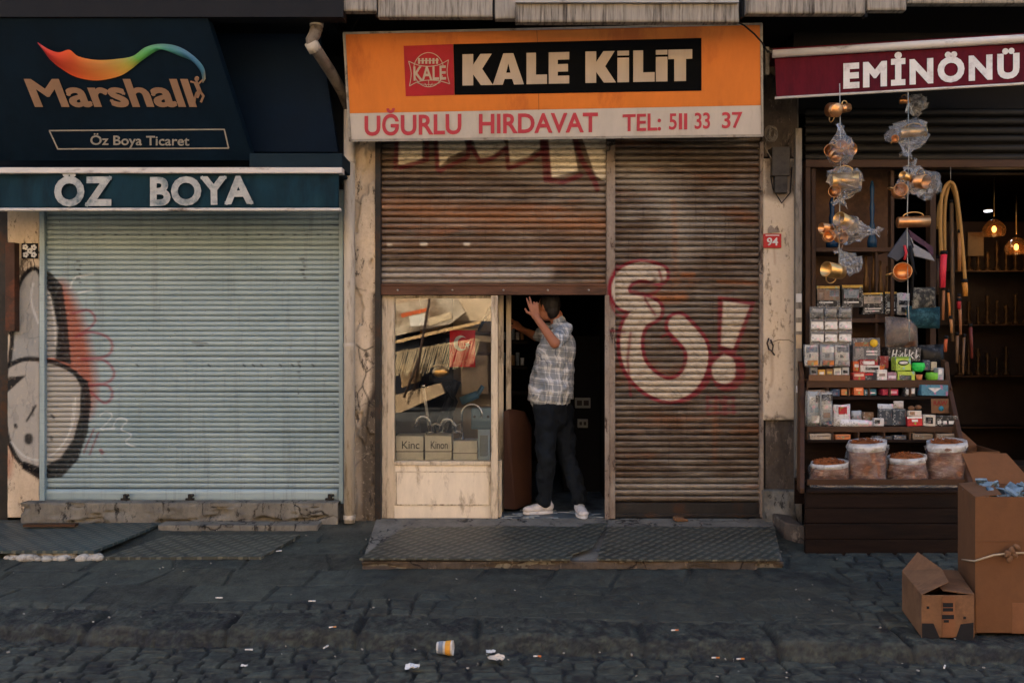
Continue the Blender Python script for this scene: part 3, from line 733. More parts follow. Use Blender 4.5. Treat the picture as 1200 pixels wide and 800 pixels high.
def make_ground():
    nx = 1300
    xs = np.concatenate([[-5.2], np.linspace(-4.55, 4.75, nx - 2), [5.4]]); ys = np.concatenate([[-3.3, -3.1], np.linspace(-2.95, -1.9, 262), np.linspace(-1.892, -1.3, 75), np.linspace(-1.288, 0.0, 108)]); ny = len(ys)
    gx, gy = np.meshgrid(xs, ys); ky = kerb_y(gx) + 0.03 * (fbm(gx * 1.3, gx * 0, 21, 3) - 0.5)
    big = fbm(gx * 0.8, gy * 0.8, 31, 4); fine = fbm(gx * 14, gy * 14, 33, 5); grit = rng.random(gx.shape)
    # pavement: large worn slabs, crossed by patches of small setts
    e1, a1, b1, t1 = cobbles(gx, gy, 0.62, 0.30, 51, 0.5, 0.005, 0.005)
    e2, a2, b2, t2 = cobbles(gx, gy, 0.16, 0.11, 61, 0.8, 0.009)
    wc = sstep(0.42, 0.62, fbm(gx * 0.55 + 3, gy * 1.2, 71, 3) + 0.22 * (gx > 1.3) + 0.12 * sstep(-1.5, -1.9, gy) - 0.22 * sstep(-1.75, -1.35, gy) * (gx < 2.2))
    patch = sstep(0.52, 0.6, fbm(gx * 0.5 + 9, gy * 0.8 + 4, 75, 3)) * (gx < 2.0)          # asphalt smeared over the stones
    e = e1 * (1 - wc) + e2 * wc; hid = np.where(wc > 0.5, a2, a1); hid2 = np.where(wc > 0.5, b2, b1)
    rel = 0.007 * (1 - wc) + 0.015 * wc; tl = (t1 * (1 - wc) + t2 * wc)
    zp = pave_z(gy) + rel * (e - 1) * (1 - 0.8 * patch) + tl * (1 - 0.8 * patch) + 0.018 * (big - 0.5) + 0.008 * (fine - 0.5)
    zp += 0.02 * sstep(-0.6, -0.1, gy) + .012 * np.exp(-((gy + 1.27) / .14) ** 2) * ((gx > -1.1) & (gx < 1.9))
    # road: setts, lower than the pavement
    e3, a3, b3, t3 = cobbles(gx, gy, 0.15, 0.085, 81, 0.9, 0.009)
    damp = sstep(0.35, 0.6, fbm(gx * 0.7 + 30, gy * 1.4, 91, 3)) 
    zr = pave_z(ky) - 0.07 + (gy - ky) * 0.02 + 0.018 * (e3 - 1) * (0.45 + 0.55 * damp) + t3 + 0.02 * (big - 0.5) + 0.009 * (fine - 0.5)
    # kerb stones between them
    kid = np.floor((gx + 0.2 * vnoise(gx * 1.1, gx * 0, 99)) / 0.74);     kf = (gx + 0.2 * vnoise(gx * 1.1, gx * 0, 99)) / 0.74 - kid
    joint = sstep(0.0, 0.05, np.minimum(kf, 1 - kf))
    khd = hash1(kid, kid * 0, 5)
    top = pave_z(ky) + 0.012 + 0.02 * (khd - 0.5)
    face_y = ky - 0.02 + 0.05 * (fbm(gx * 6, gx * 0 + 2, 17, 4) - 0.5) + 0.03 * (khd - 0.5)
    kr = sstep(face_y - 0.08, face_y - 0.01, gy + 0.06 * (fbm(gx * 5, gy * 5, 47, 5) - 0.5))            # worn, battered front
    kz = zr + (top - zr) * kr - (1 - joint) * 0.03 + 0.035 * (fbm(gx * 9, gy * 9, 41, 5) - 0.5) + 0.012 * (fbm(gx * 45, gy * 45, 43, 3) - .5)
    back = ky + 0.24
    m_road = gy < face_y - 0.10
    m_kerb = (gy >= face_y - 0.10) & (gy < back)
    zz_ = np.where(m_road, zr, np.where(m_kerb, kz, zp - 0.012 * (1 - sstep(0, 0.02, gy - back))))
    # colours: each stone its own grey; joints hold dark dirt; pale dust along the kerb foot
    def grey(v, tint): return np.stack([v * (0.86 + 0.14 * tint), v * (0.93 + 0.02 * tint), v * (0.80 - 0.10 * tint)], -1)
    fine2 = fbm(gx * 45, gy * 45, 37, 4)
    st = 0.046 + 0.038 * (hid - 0.45) + 0.07 * (fine - 0.5) + 0.05 * (fine2 - .5) + 0.035 * (big - 0.5)
    cp = st * (0.28 + 0.27 * (1 - wc) + (0.45 + .27 * wc) * e); cp = cp * (1 - patch) + patch * (0.038 + 0.05 * (fine - 0.5) + .03 * (fine2 - .5))
    cr_ = (0.042 + 0.036 * (a3 - 0.45) + 0.09 * (fine - 0.5) + .10 * (fine2 - .5)) * (0.3 + 0.7 * e3)
    ck = (0.026 + 0.016 * (khd - 0.5) + 0.07 * np.clip(fine - 0.5, -0.3, 1) + .07 * (fine2 - .5)) * (0.55 + 0.45 * joint)
    fk = fbm(gx * 16, zz_ * 34 + gy * 9, 133, 5); fk2 = fbm(gx * 50, zz_ * 110 + gy * 26, 135, 3)
    ck = (0.030 + 0.016 * (khd - 0.5) + 0.11 * (fk - .5) + .10 * (fk2 - .5)) * (0.5 + 0.5 * joint)
    v = np.where(m_road, cr_, np.where(m_kerb, ck, cp))
    tint = np.where(m_kerb, 0.3, hid2 * 1.0 - 0.2)
    c = grey(v, tint)
    dust = np.exp(-((gy - (face_y - 0.13)) / 0.05) ** 2) * sstep(0.35, 0.7, fbm(gx * 2.2, gy * 5, 101, 3)) * 0.08
    dust += sstep(-0.55, -0.1, gy) * sstep(0.35, 0.6, fbm(gx * 2, gy * 3, 103, 4)) * 0.8
    dust += sstep(0.60, 0.76, fbm(gx * 2.6, gy * 5, 105, 5)) * 0.18
    dust = np.clip(dust, 0, 1)[..., None]
    c = c * (1 - dust) + np.array([0.135, 0.118, 0.095]) * dust * (0.6 + 0.6 * fine[..., None])
    gd = ((grit > 0.994) & ~m_kerb)[..., None] * (0.06 + 0.3 * rng.random(gx.shape))[..., None]
    c = c * (1 - gd) + np.array([0.34, 0.33, 0.30]) * gd
    c = np.clip(c * np.array([.50, .55, .505]), 0.004, 1)
    V = np.stack([gx, gy, zz_], -1).reshape(-1, 3)
    CC = np.concatenate([c, np.ones(gx.shape + (1,))], -1).reshape(-1, 4)
    idx = np.arange(nx * ny).reshape(ny, nx)
    F = np.stack([idx[:-1, :-1], idx[:-1, 1:], idx[1:, 1:], idx[1:, :-1]], -1).reshape(-1, 4)
    mk = np.where(m_road, 0, np.where(m_kerb, 1, 2)).reshape(-1)
    cls = mk[F].min(1)
    t = NT('worn street stone')
    at = t.n.new('ShaderNodeAttribute'); at.attribute_name = 'paint'
    n1 = t.noise(55, 6, 0.75); n2 = t.noise(240, 3, 0.7)
    cc = t.mix(t.ramp(n1, [(0.3, 0), (0.7, 1)]), at.outputs['Color'], t.mix(1.0, at.outputs['Color'], (2.1, 2.1, 2.0, 1), 'MULTIPLY'))
    cc = t.mix(t.math('MULTIPLY', t.ramp(n2, [(0.5, 0), (0.62, 1)]), 0.4), cc, (0.02, 0.022, 0.024, 1))
    t.col(cc); t.set(t.ramp(n1, [(0.3, 0.5), (0.7, 0.85)]), 0, 0.4)
    t.bump(t.math('ADD', n1, t.math('MULTIPLY', n2, 0.5)), 0.7, 0.012)
    M['stone'] = t.m
    for k, nm in enumerate(['road', 'kerb', 'pavement']):
        ff = F[cls == k]; u, inv = np.unique(ff, return_inverse=True)
        mb = MB(); mb.v = V[u].tolist(); mb.f = [tuple(q) for q in inv.reshape(-1, 4).tolist()]
        mb.m = [0] * len(ff); mb.sm = [True] * len(ff); mb.c = CC[u]
        o = build(mb, nm, t.m, fix=False); tag(o, {'road': 'dark road of worn small setts below the kerb', 'kerb': 'battered dark kerb stones edging the pavement', 'pavement': 'worn grey pavement of slabs and setts in front of the shops'}[nm], kind='structure')
make_ground()
far = worn('distant street stone', (78, 78, 74), 0.85, 0, 0.3, 3, bump=0.3)
mb = MB(); mb.add([(-70, -80, -0.30), (70, -80, -0.30), (70, -3.28, -0.30), (-70, -3.28, -0.30)], [(0, 1, 2, 3)])
mb.add([(-70, -3.28, -0.30), (-5.18, -3.28, -0.30), (-5.18, -2.0, -0.30), (-70, -2.0, -0.30)], [(0, 1, 2, 3)])
mb.add([(5.38, -3.28, -0.30), (70, -3.28, -0.30), (70, -2.5, -0.30), (5.38, -2.5, -0.30)], [(0, 1, 2, 3)])
tag(build(mb, 'ground', far), 'flat stone street running on to both sides', kind='structure')
mb = MB(); mb.box(-70, -5.19, -2.02, 1, -0.5, -0.12); mb.box(5.39, 70, -2.55, 1, -0.5, -0.12)
tag(build(mb, 'footpath', far), 'footpath going on beyond the three shops', kind='structure')

# ============================================================ BUILDINGS
def room(par, x0, x1, y0, y1, z0, z1, mat, floor=None):
    for nm, b in (('room_wall', (x0, x1, y1, y1 + 0.1, z0, z1)), ('room_wall', (x0 - 0.1, x0, y0, y1 + 0.1, z0, z1)), ('room_wall', (x1, x1 + 0.1, y0, y1 + 0.1, z0, z1)), ('room_ceiling', (x0 - 0.1, x1 + 0.1, y0, y1 + 0.1, z1 + 0.002, z1 + 0.1)), ('room_floor', (x0 - 0.1, x1 + 0.1, y0, y1 + 0.1, z0 - 0.12, z0 - 0.002))):
        m = MB(); m.box(*b); build(m, nm, floor if (nm == 'room_floor' and floor) else mat, par)

# ---- paint shop, left
PS = thing('paint_shop', (-3.0, 0.3, 0.0), 'paint shop on the left, its pale grey green roller shutter pulled right down', 'shop')
m = MB(); m.box(-9.0, -1.335, 0.10, 0.9, Z(200, 0.1), 8.8); build(m, 'upper_wall', M['navy2'], PS)
m = MB(); m.box(-9.0, X(0, -.02) - 0.02, 0.10, 0.9, -0.2, Z(200, 0.1) - 0.003); build(m, 'side_wall', M['plaster_grey'], PS)
build(sheet(9, 46, 236, 606, -0.03, 0.25, 0.011, G_LEFT, 0.004, 3), 'pier', M['plaster'], PS)
m = MB(); m.pbox(-60, 9, 236, 612, 0.02, 0.2); build(m, 'recess_panel', M['darkmetal'], PS)
build(shutter(52, 397, 222, 572, 0.0, 0.0415, 0.0075, 0.011, G_LEFT), 'roller_shutter', M['teal'], PS)
m = MB(); m.c = None
bar = sheet(50, 397, 573, 588, -0.012, 0.03, 0.03, None, 0.001); build(bar, 'bottom_rail', M['teal'], PS)
m = MB(); m.pbox(46, 52, 222, 590, -0.035, 0.07); build(m, 'shutter_rail', M['teal'], PS, bevel=0.003)
m = MB(); m.pbox(397, 402, 222, 590, -0.035, 0.07); build(m, 'shutter_rail', M['teal'], PS, bevel=0.003)
for px in (146, 222, 386):
    m = MB(); m.pbox(px - 5, px + 5, 583.5, 586.5, -0.03, 0.02); m.pbox(px - 2, px + 2, 579, 585, -0.045, 0.03); m.ball(W(px + 4, 580, -0.05), 0.012, 8, 6); build(m, 'shutter_lock', M['darkmetal'], PS, bevel=0.002)
m = MB(); m.box(-9, -1.335, 0.35, 0.5, -0.2, 3); build(m, 'inner_wall', M['black'], PS)
def stepdy(gx, gz): return -0.02 * sstep(0.55, 0.75, fbm(gx * 2.2, gz * 9, 77, 4)) + 0.05 * sstep(0.6, 0.72, fbm(gx * 3, gz * 12 + 5, 78, 4))
build(sheet(24, 396, 589, 619, -0.14, 0.30, 0.012, None, 0.012, 9, stepdy), 'door_step', M['concrete'], PS)
m = MB(); m.box(X(24, -.14), X(396, -.14), -0.13, 0.3, Z(589, -.14) - 0.03, Z(589, -.14) - 0.004); build(m, 'step_top', M['concrete'], PS)
build(sheet(185, 372, 615, 628, -0.30, 0.15, 0.012, None, 0.014, 19), 'lower_step', M['concrete'], PS)
m = MB(); m.pbox(25, 44, 285, 303, -0.045, 0.012)
tl = build(m, 'wall_tile', M['black'], PS, bevel=0.002)
m = MB()
for (a, b) in ((29.5, 289.5), (39.5, 290), (30, 298.5), (39.5, 298.5), (34.7, 294)):
    for k in range(5):
        an = k * 1.2566
        m.ball(W(a + 2.1 * math.cos(an), b + 2.1 * math.sin(an), -0.047), (0.011, 0.003, 0.011), 8, 5)
build(m, 'flower_motif', M['letter_w2'], tl)
m = MB(); m.pbox(6, 17, 284, 388, -0.10, 0.12); build(m, 'junction_panel', worn('rusty brown panel', (74, 52, 40), 0.6, .2, .3, 6, (110, 60, 36), .4), PS, bevel=0.004)
m = MB(); m.pbox(-60, 402, -30, 20, -0.95, 0.12); build(m, 'fascia_board', M['black'], PS)
m = MB(); m.box(-9, -1.34, -0.83, 0.098, Z(8, -0.95), Z(-10, -0.95)); build(m, 'soffit', M['black'], PS)

# ---- hardware shop, middle
HS = thing('hardware_shop', (0.2, 0.3, 0.0), 'hardware shop in the middle with rusty roller shutters, one half raised over an open doorway', 'shop')
m = MB(); m.box(-1.33, 2.385, 0.10, 0.9, Z(166, 0.0), 8.8); build(m, 'upper_wall', M['plaster_grey'], HS)
m = MB(); m.box(-1.4, 2.19, .62, .72, 2.9, 3.4); build(m, 'light_blocker', M['black'], HS)  # unseen slab added to stop sun leaking in above the room ceiling
def pierdy(gx, gz):
    return 0.03 * sstep(0.55, 0.62, fbm(gx * 7, gz * 2.4, 177, 4) + 0.12 * sstep(1.0, 0.2, gz))
build(sheet(415, 442, 164, 612, -0.04, 0.3, 0.009, G_PIER, 0.006, 5, pierdy), 'pier', M['plaster'], HS)
m = MB(); m.pbox(439.5, 446, 166, 609, -0.055, 0.1); build(m, 'shutter_rail', M['darkmetal'], HS, bevel=0.003)
rd = shutter(443, 711, 160, 334, 0.0, 0.050, 0.013, 0.0095, G_TOP); build(rd, 'half_raised_shutter', M['rust'], HS)
sbar = worn('brown steel bottom bar', (88, 60, 46), 0.5, 0.3, 0.3, 9, (52, 36, 28), 0.4, (0.5, 1, 3), 0.2)
m = MB(); m.pbox(442, 713, 334.5, 345.5, -0.03, 0.045); m.pbox(442, 713, 332.5, 335, -0.04, 0.05); b_ = build(m, 'bottom_bar', sbar, HS, bevel=0.003)
m = MB()
for px in (466, 530, 590, 642, 690): m.ball(W(px, 340, -0.032), (0.009, 0.006, 0.009), 8, 5)
build(m, 'bolts', M['alu'], b_)
build(shutter(721, 891, 160, 588, 0.0, 0.050, 0.013, 0.009, G_RIGHT), 'lowered_shutter', M['rust2'], HS)
m = MB(); m.pbox(721, 891, 589, 602, -0.012, 0.035); m.pbox(721, 891, 602, 606, -0.03, 0.06); build(m, 'bottom_bar', M['darkmetal'], HS, bevel=0.003)
rl = sheet(711, 721, 166, 608, -0.045, 0.08, 0.010, G_RIGHT, 0.001)
M['railpaint'] = painted('scraped pale rail paint', [(150, 138, 124), (112, 96, 82), (82, 66, 54), (60, 44, 36)], 'plaster')
build(rl, 'centre_rail', M['railpaint'], HS)
m = MB(); m.pbox(709, 714, 346, 609, -0.06, 0.03); build(m, 'rail_lip', M['railpaint'], HS, bevel=0.002)
m = MB(); m.pbox(891, 895, 166, 606, -0.035, 0.08); build(m, 'shutter_rail', M['railpaint'], HS, bevel=0.002)
# right pier: cream render above, rough stone under it
build(sheet(894.5, 932, 186, 492, -0.05, 0.3, 0.010, G_CLEAN, 0.003, 15, lambda gx, gz: 0.0), 'pier', M['plaster_clean'], HS)
build(sheet(897, 934, 492, 607, -0.02, 0.28, 0.009, None, 0.016, 16), 'pier_base', M['plaster_dark'], HS)
def rub(gx, gz): return -0.10 * np.exp(-((gx - X(918, -.1)) / 0.11) ** 2) * sstep(0.24, -0.02, gz)
build(sheet(896, 940, 575, 632, -0.10, 0.25, 0.010, None, 0.03, 17, rub), 'crumbling_mortar', M['concrete'], HS)
m = MB(); m.pbox(893, 934, 60, 184, 0.02, 0.06); build(m, 'recess_wall', M['plaster_dark'], HS)
# room
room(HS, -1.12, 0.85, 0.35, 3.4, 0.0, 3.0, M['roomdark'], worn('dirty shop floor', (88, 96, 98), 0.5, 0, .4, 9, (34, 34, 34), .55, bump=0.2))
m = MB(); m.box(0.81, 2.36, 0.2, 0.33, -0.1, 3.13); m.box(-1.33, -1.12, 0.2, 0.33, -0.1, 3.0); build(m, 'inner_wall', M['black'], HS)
m = MB(); m.box(-1.12, 0.81, 0.03, 0.36, Z(338, 0.03), 3.0); build(m, 'lintel', M['black'], HS)
fl = worn('dirty threshold tiles', (96, 104, 106), 0.35, 0, .5, 5, (30, 31, 32), .5, (1.5, 5, 1), bump=0.25)
m = MB(); m.box(-0.10, 0.80, -0.03, 0.349, -0.1, 0.0); build(m, 'threshold', fl, HS, bevel=0.006)
mt = MB()
for k in range(26):
    a, b = random.uniform(-0.06, 0.72), random.uniform(0.0, 0.33)
    mt.obox((a, b, 0.004), (random.uniform(.05, .13), random.uniform(.02, .045), 0.006), (0, 0, random.uniform(-.6, .6)))
build(mt, 'broken_tiles', worn('pale broken tile', (150, 156, 152), 0.4, 0, .3, 9, (70, 70, 66), .4), HS, bevel=0.002)
# shop window unit
m = MB()
m.pbox(447, 453.5, 346, 607, 0.02, 0.10); m.pbox(453.5, 462, 346, 607, 0.035, 0.08)
m.pbox(462, 575.5, 346, 349, 0.04, 0.06)
m.pbox(462, 575.5, 540.5, 545, 0.02, 0.09)
wf = build(m, 'window_frame', M['frame_old'], HS, bevel=0.004)
m = MB(); m.pbox(575.5, 583.5, 346, 609, -0.02, 0.08); m.pbox(583.5, 588, 540, 606, 0.06, 0.10); build(m, 'door_post', M['frame_old'], HS, bevel=0.005)
m = MB(); m.pbox(462, 575.5, 545, 607, 0.035, 0.06)
pn = build(m, 'lower_panel', M['frame'], HS, bevel=0.003)
m = MB(); m.pbox(462, 575.5, 552.0, 553.2, 0.031, 0.004); m.pbox(462, 575.5, 590.5, 592, 0.029, 0.006); m.pbox(462, 465, 553.2, 590.5, 0.030, 0.005); m.pbox(572.5, 575.5, 553.2, 590.5, 0.030, 0.005)
build(m, 'panel_moulding', M['frame_old'], pn, bevel=0.001)
g = MB(); a = W(461, 347, 0.07); b = W(576, 347, 0.07); c = W(576, 542, 0.07); d = W(461, 542, 0.07)
g.prism([a, b, c, d], (0, 0.005, 0)); build(g, 'window_pane', M['glass'], HS)
m = MB(); m.box(X(584, 0.3), X(590, 0.3), 0.28, 0.36, 0.0, Z(346, 0.3)); m.pbox(593, 599, 346, 482, 0.40, 0.05)
build(m, 'door_frame', M['frame_old'], HS, bevel=0.004)
# show window floor, its back and shelf
m = MB(); m.box(X(450, .08), X(583, .08), 0.125, 0.75, Z(541, 0.13) - 0.03, Z(541, 0.13)); build(m, 'window_ledge', M['frame'], HS)
m = MB(); m.box(X(450, .08), X(583, .08), 0.14, 0.75, 0.0, Z(541, .13) - 0.035); build(m, 'ledge_base', M['roomdark'], HS)
m = MB(); m.box(X(531, .95), X(586, .75), 0.95, 0.97, 0.4, 2.2); build(m, 'window_backboard', worn('beige back board', (136, 116, 92), 0.7, 0, .3, 2), HS)
m = MB(); m.box(X(520, .6), X(578, .6), 0.5, 0.93, Z(391, .5), Z(388, .5)); build(m, 'window_shelf', M['wood2'], HS); m = MB(); m.box(X(560, .6), X(590, .6), 0.5, 0.93, Z(416, .5), Z(413, .5)); build(m, 'window_shelf', M['wood2'], HS)
# forecourt slab with tread plates
P3 = lambda px, py, y: W(px, py, y)
zb, zf = 0.005, -0.045
m = MB(); xa0, xa1 = X(424, -1.2), X(918, -1.2)
sl_ = sheet(424, 918, 657.5, 672, -1.2, 0.03, 0.012, None, 0.014, 25, lambda gx, gz: 0.03 * sstep(.52, .7, fbm(gx * 4, gz * 20, 91, 4))); build(sl_, 'forecourt_edge', M['plaster_dark'], HS)
m = MB(); m.add([(xa0, -1.175, zf), (xa1, -1.175, zf), (X(906, -.05), -0.02, zb), (X(448, -.05) - 0.05, -0.02, zb), (xa0, -1.175, -0.2), (xa1, -1.175, -0.2), (X(906, -.05), -0.02, -.2), (X(448, -.05) - 0.05, -0.02, -.2)],
      [(0, 1, 2, 3), (4, 5, 1, 0), (1, 5, 6, 2), (3, 7, 4, 0), (2, 6, 7, 3)]); build(m, 'forecourt', M['concrete'], HS)
def tread(quad, name, label, mat, th=0.012, lip=0.0):
    """quad in world: back-left, back-right, front-right, front-left"""
    n = 14; V = []; 
    bl, br, fr, fl_ = [Vector(q) for q in quad]
    mb = MB(); idx = []
    for j in range(n + 1):
        for i in range(2 * n + 1):
            s = i / (2 * n); t = j / n
            p = (bl.lerp(br, s)).lerp(fl_.lerp(fr, s), t)
            p = p + Vector((0, 0, 0.010 * (vnoise(np.array([p.x * 2.0]), np.array([p.y * 2.0]), 5)[0] - 0.3)))
            V.append(p)
    w = 2 * n + 1
    N = len(V); V += [v - Vector((0, 0, th)) for v in V]
    Fs = [(j * w + i, j * w + i + 1, (j + 1) * w + i + 1, (j + 1) * w + i) for j in range(n) for i in range(w - 1)]
    Fs += [tuple(q + N for q in f[::-1]) for f in Fs]
    bd = [i for i in range(w)] + [j * w + w - 1 for j in range(1, n + 1)] + [n * w + i for i in range(w - 2, -1, -1)] + [j * w for j in range(n - 1, 0, -1)]
    Fs += [(bd[i], bd[i] + N, bd[(i + 1) % len(bd)] + N, bd[(i + 1) % len(bd)]) for i in range(len(bd))]
    mb.add(V, Fs, 0, False)
    return solo(mb, name, mat, label, 'floor plate')
def fz(y): return zb + (zf - zb) * (y / -1.175)
def q(px, y, dz): return Vector((X(px, y), y, fz(y) + dz))
tread([q(474, -.36, .022), q(690, -.36, .022), q(668, -1.22, .022), q(421, -1.22, .03)], 'tread_plate', 'worn steel tread plate in front of the shop window, the left one of two', M['plate'])
tread([q(712, -.36, .020), q(908, -.36, .022), q(914, -1.22, .024), q(700, -1.22, .022)], 'tread_plate', 'worn steel tread plate in front of the lowered rusty shutter', M['plate'])
tread([q(684, -.30, .030), q(712, -.30, .034), q(694, -1.0, .034), q(664, -1.18, .030)], 'tread_plate', 'narrow bent steel strip bridging the two tread plates', M['plate'], 0.008)
tread([(X(-70, -.18), -.18, .0), (X(190, -.18), -.18, .0), (X(110, -.97), -.97, -.03), (X(-70, -.97), -.97, -.03)], 'tread_plate', 'teal grey tread plate ramp before the pale shutter at far left', M['plate_t'], 0.02)
tread([(X(195, -.45), -.45, -.035), (X(352, -.45), -.45, -.035), (X(306, -.98), -.98, -.072), (X(122, -.98), -.98, -.072)], 'tread_plate', 'low ribbed plate sunk in the pavement right of the teal ramp', M['plate'], 0.02)
m = MB()
for k in range(60):
    px = random.uniform(8, 116); r = random.uniform(.012, .035)
    m.ball(Vector((X(px, -.95), random.uniform(-1.0, -.9), pave_z(-.95) + r * .3)), (r * 1.5, r, r * .9), 7, 5)
solo(m, 'mortar_lumps', worn('pale mortar', (176, 172, 160), .9, 0, .3, 20, (110, 104, 94), .4), 'pale crumbled mortar wedged under the front of the teal ramp', 'mortar', kind='stuff')
m = MB(); m.obox((X(58, -.35), -.33, 0.018), (.40, .06, .018), (0, 0, .03)); solo(m, 'wood_strip', M['wood2'], 'thin reddish brown strip lying on the teal ramp plate', 'strip')

# ---- souvenir shop, right
SS = thing('souvenir_shop', (3.6, 0.3, 0.0), 'open tobacco and souvenir shop on the right with a dark interior behind its goods', 'shop')
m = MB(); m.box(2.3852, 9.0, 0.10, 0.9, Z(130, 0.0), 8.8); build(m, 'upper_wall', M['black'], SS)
m = MB(); m.box(2.2, 9.0, .6, .7, 2.95, 3.6); build(m, 'light_blocker', M['black'], SS)  # added out of sight, blocks sun coming through the gap over the ceiling
slatm = worn('dark rolled slats', (34, 34, 33), 0.5, 0.3, 0.3, 5, (26, 22, 19), .4, (.3, 1, 4), .1)
sh = shutter(944, 1330, 126, 190, 0.06, 0.075, 0.02, 0.05); sh.c = None; build(sh, 'raised_shutter', slatm, SS)
m = MB(); m.pbox(944, 1330, 187, 196, -0.01, 0.10); build(m, 'header_beam', M['wood2'], SS, bevel=0.004)
m = MB(); m.pbox(944, 950, 187, 604, 0.0, 0.09); m.pbox(951, 956, 196, 600, 0.03, 0.06); build(m, 'door_frame', M['woodv'], SS, bevel=0.004)
m = MB(); m.pbox(1090, 1097, 196, 600, 0.10, 0.08); build(m, 'door_frame', M['woodv'], SS, bevel=0.004)
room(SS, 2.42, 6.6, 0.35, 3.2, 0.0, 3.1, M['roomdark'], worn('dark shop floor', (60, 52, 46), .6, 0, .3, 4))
m = MB(); m.box(4.72, 4.80, 0.10, 0.5, -0.1, 3.0) ; build(m, 'far_jamb', M['woodv'], SS)
m = MB(); m.box(4.81, 9.0, 0.12, 0.5, -0.2, 3.2); build(m, 'side_wall', M['plaster_grey'], SS)
m = MB(); m.box(2.30, 2.42, 0.2, 0.4, -0.1, 3.34); m.box(2.25, 2.46, .42, .50, -.1, 3.5); build(m, 'jamb_light_block', M['black'], SS)  # jamb, plus a hidden box added behind it against a light leak
# window shelves behind the frame
m = MB(); m.pbox(956, 1092, 205, 208, 0.5, 0.04); build(m, 'top_bar', M['wood2'], SS); m = MB()
m.box(X(956, .1), X(1044, .1), 0.1, 0.45, Z(295, .1), Z(290, .1)); build(m, 'window_shelf', M['wood2'], SS, bevel=0.003)
m = MB(); m.box(X(956, .1), X(1100, .1), 0.1, 0.45, Z(378, .1), Z(373, .1)); build(m, 'window_shelf', M['wood2'], SS, bevel=0.003)
m = MB(); m.pbox(956, 1044, 198, 440, 0.47, 0.03); build(m, 'window_backboard', worn('brown back board', (92, 66, 46), .7, 0, .4, 2.5, (44, 32, 24), .4), SS)
m = MB(); m.pbox(1026, 1029, 290, 440, 0.12, 0.03); m.pbox(1044, 1048, 200, 440, 0.1, 0.06); build(m, 'glazing_bar', M['woodv'], SS, bevel=0.003)

# overhanging ledge above the signs, one long thing
LD = thing('overhanging_ledge', (1.4, -0.5, 3.7), 'streaked grey ledge running above the orange sign at the top', 'ledge')
def gut(px0, px1, py0, py1, y, nm='fascia_panel'):
    mb = sheet(px0, px1, py0, py1, y, 0.06, 0.02, None, 0.004, int(px0)); mb.c = None
    build(mb, nm, M['gutter'], LD)
gut(348, 441, -30, 13, -0.92); gut(443, 577, -30, 20, -0.90); gut(580, 606, -30, 22, -0.90)
gut(604, 866, 3, 26, -0.97, 'lower_panel'); gut(874, 1014, -30, 16, -0.92); gut(1016, 1062, -30, 12, -0.9); gut(1064, 1330, -34, 4, -0.9)
m = MB(); m.pbox(604, 866, 0, 3, -1.0, 0.1); build(m, 'drip_edge', M['alu'], LD)
m = MB(); m.box(X(348, -.9), 6.0, -0.83, 0.098, Z(0, -.9), Z(-40, -.9)); build(m, 'soffit', M['roomdark'], LD)
for px in (442, 578, 871, 1015):
    m = MB(); m.pbox(px - 1.5, px + 1.5, -30, 20, -0.88, 0.05); build(m, 'joint', M['black'], LD)

# ============================================================ ACROSS THE STREET (seen in the window's reflection, and lighting the street)
OB = thing('building', (0, -16, -0.3), 'sunlit cream building across the street, seen mirrored in the shop window', 'building')
warm = worn('sunlit render', (206, 178, 140), .85, 0, .2, .6, (160, 132, 100), .3)
m = MB(); m.box(-26, 26, -17, -16, -0.3, 8.2); build(m, 'wall', warm, OB)
dkg = plain((40, 46, 54), .3)
for i in range(-6, 7):
    for j in range(2):
        m = MB(); m.box(i * 3.4 - .6, i * 3.4 + .6, -15.99, -15.9, 3.6 + j * 2.4, 5.1 + j * 2.4); w_ = build(m, 'window', dkg, OB)
for i in range(-5, 6):
    m = MB(); m.box(i * 4.1 - 1.6, i * 4.1 + 1.6, -15.99, -15.9, -0.1, 2.0); build(m, 'shop_opening', dkg, OB)
def RW(zx, zy, y):      # where a point seen mirrored in the pane stands across the street
    px, py = 400 + zx / 2.58, 330 + zy / 2.58; d = 7.07 + (.07 - y)
    return Vector(((px - 600) * d / FPX, y, CAMZ + (400 - py) * d / FPX))
def slab(pts, y, th, nm, mat, lab, cat):
    m = MB(); m.prism([RW(a, b, y) for a, b in pts], (0, -th, 0)); return solo(m, nm, mat, lab, cat)
slab([(150, 70), (345, 40), (375, 92), (330, 128), (150, 165)], -15.2, .5, 'awning', worn('cream sunlit canvas', (196, 176, 146), .8, 0, .3, 2, (120, 96, 70), .45), 'sloping cream awning of the building across the street', 'awning')
slab([(135, 190), (440, 128), (440, 330), (300, 420), (300, 600), (135, 600)], -15.6, .1, 'dark_backdrop', plain((26, 26, 30), .8), 'dark backdrop added behind the slatted screen to darken its reflection', 'dark_backdrop')  # dark sheet added in place of shop shade, so the mirrored slats stand out
slab([(180, 96), (262, 78), (264, 88), (182, 108)], -14.6, .1, 'banner', plain((196, 92, 44), .7), 'orange banner tied below the awning across the street', 'banner')
slab([(205, 104), (250, 96), (254, 130), (209, 136)], -14.5, .4, 'crate', plain((220, 208, 186), .7), 'white crate stacked high across the street', 'crate')
slab([(262, 110), (330, 92), (334, 112), (266, 134)], -14.4, .3, 'crate', plain((206, 180, 140), .7), 'straw coloured crate stacked high across the street', 'crate')
slab([(150, 180), (420, 118), (420, 127), (150, 190)], -14.3, .1, 'beam', plain((200, 160, 110), .7), 'long sloping tan beam across the street', 'beam')
m = MB()
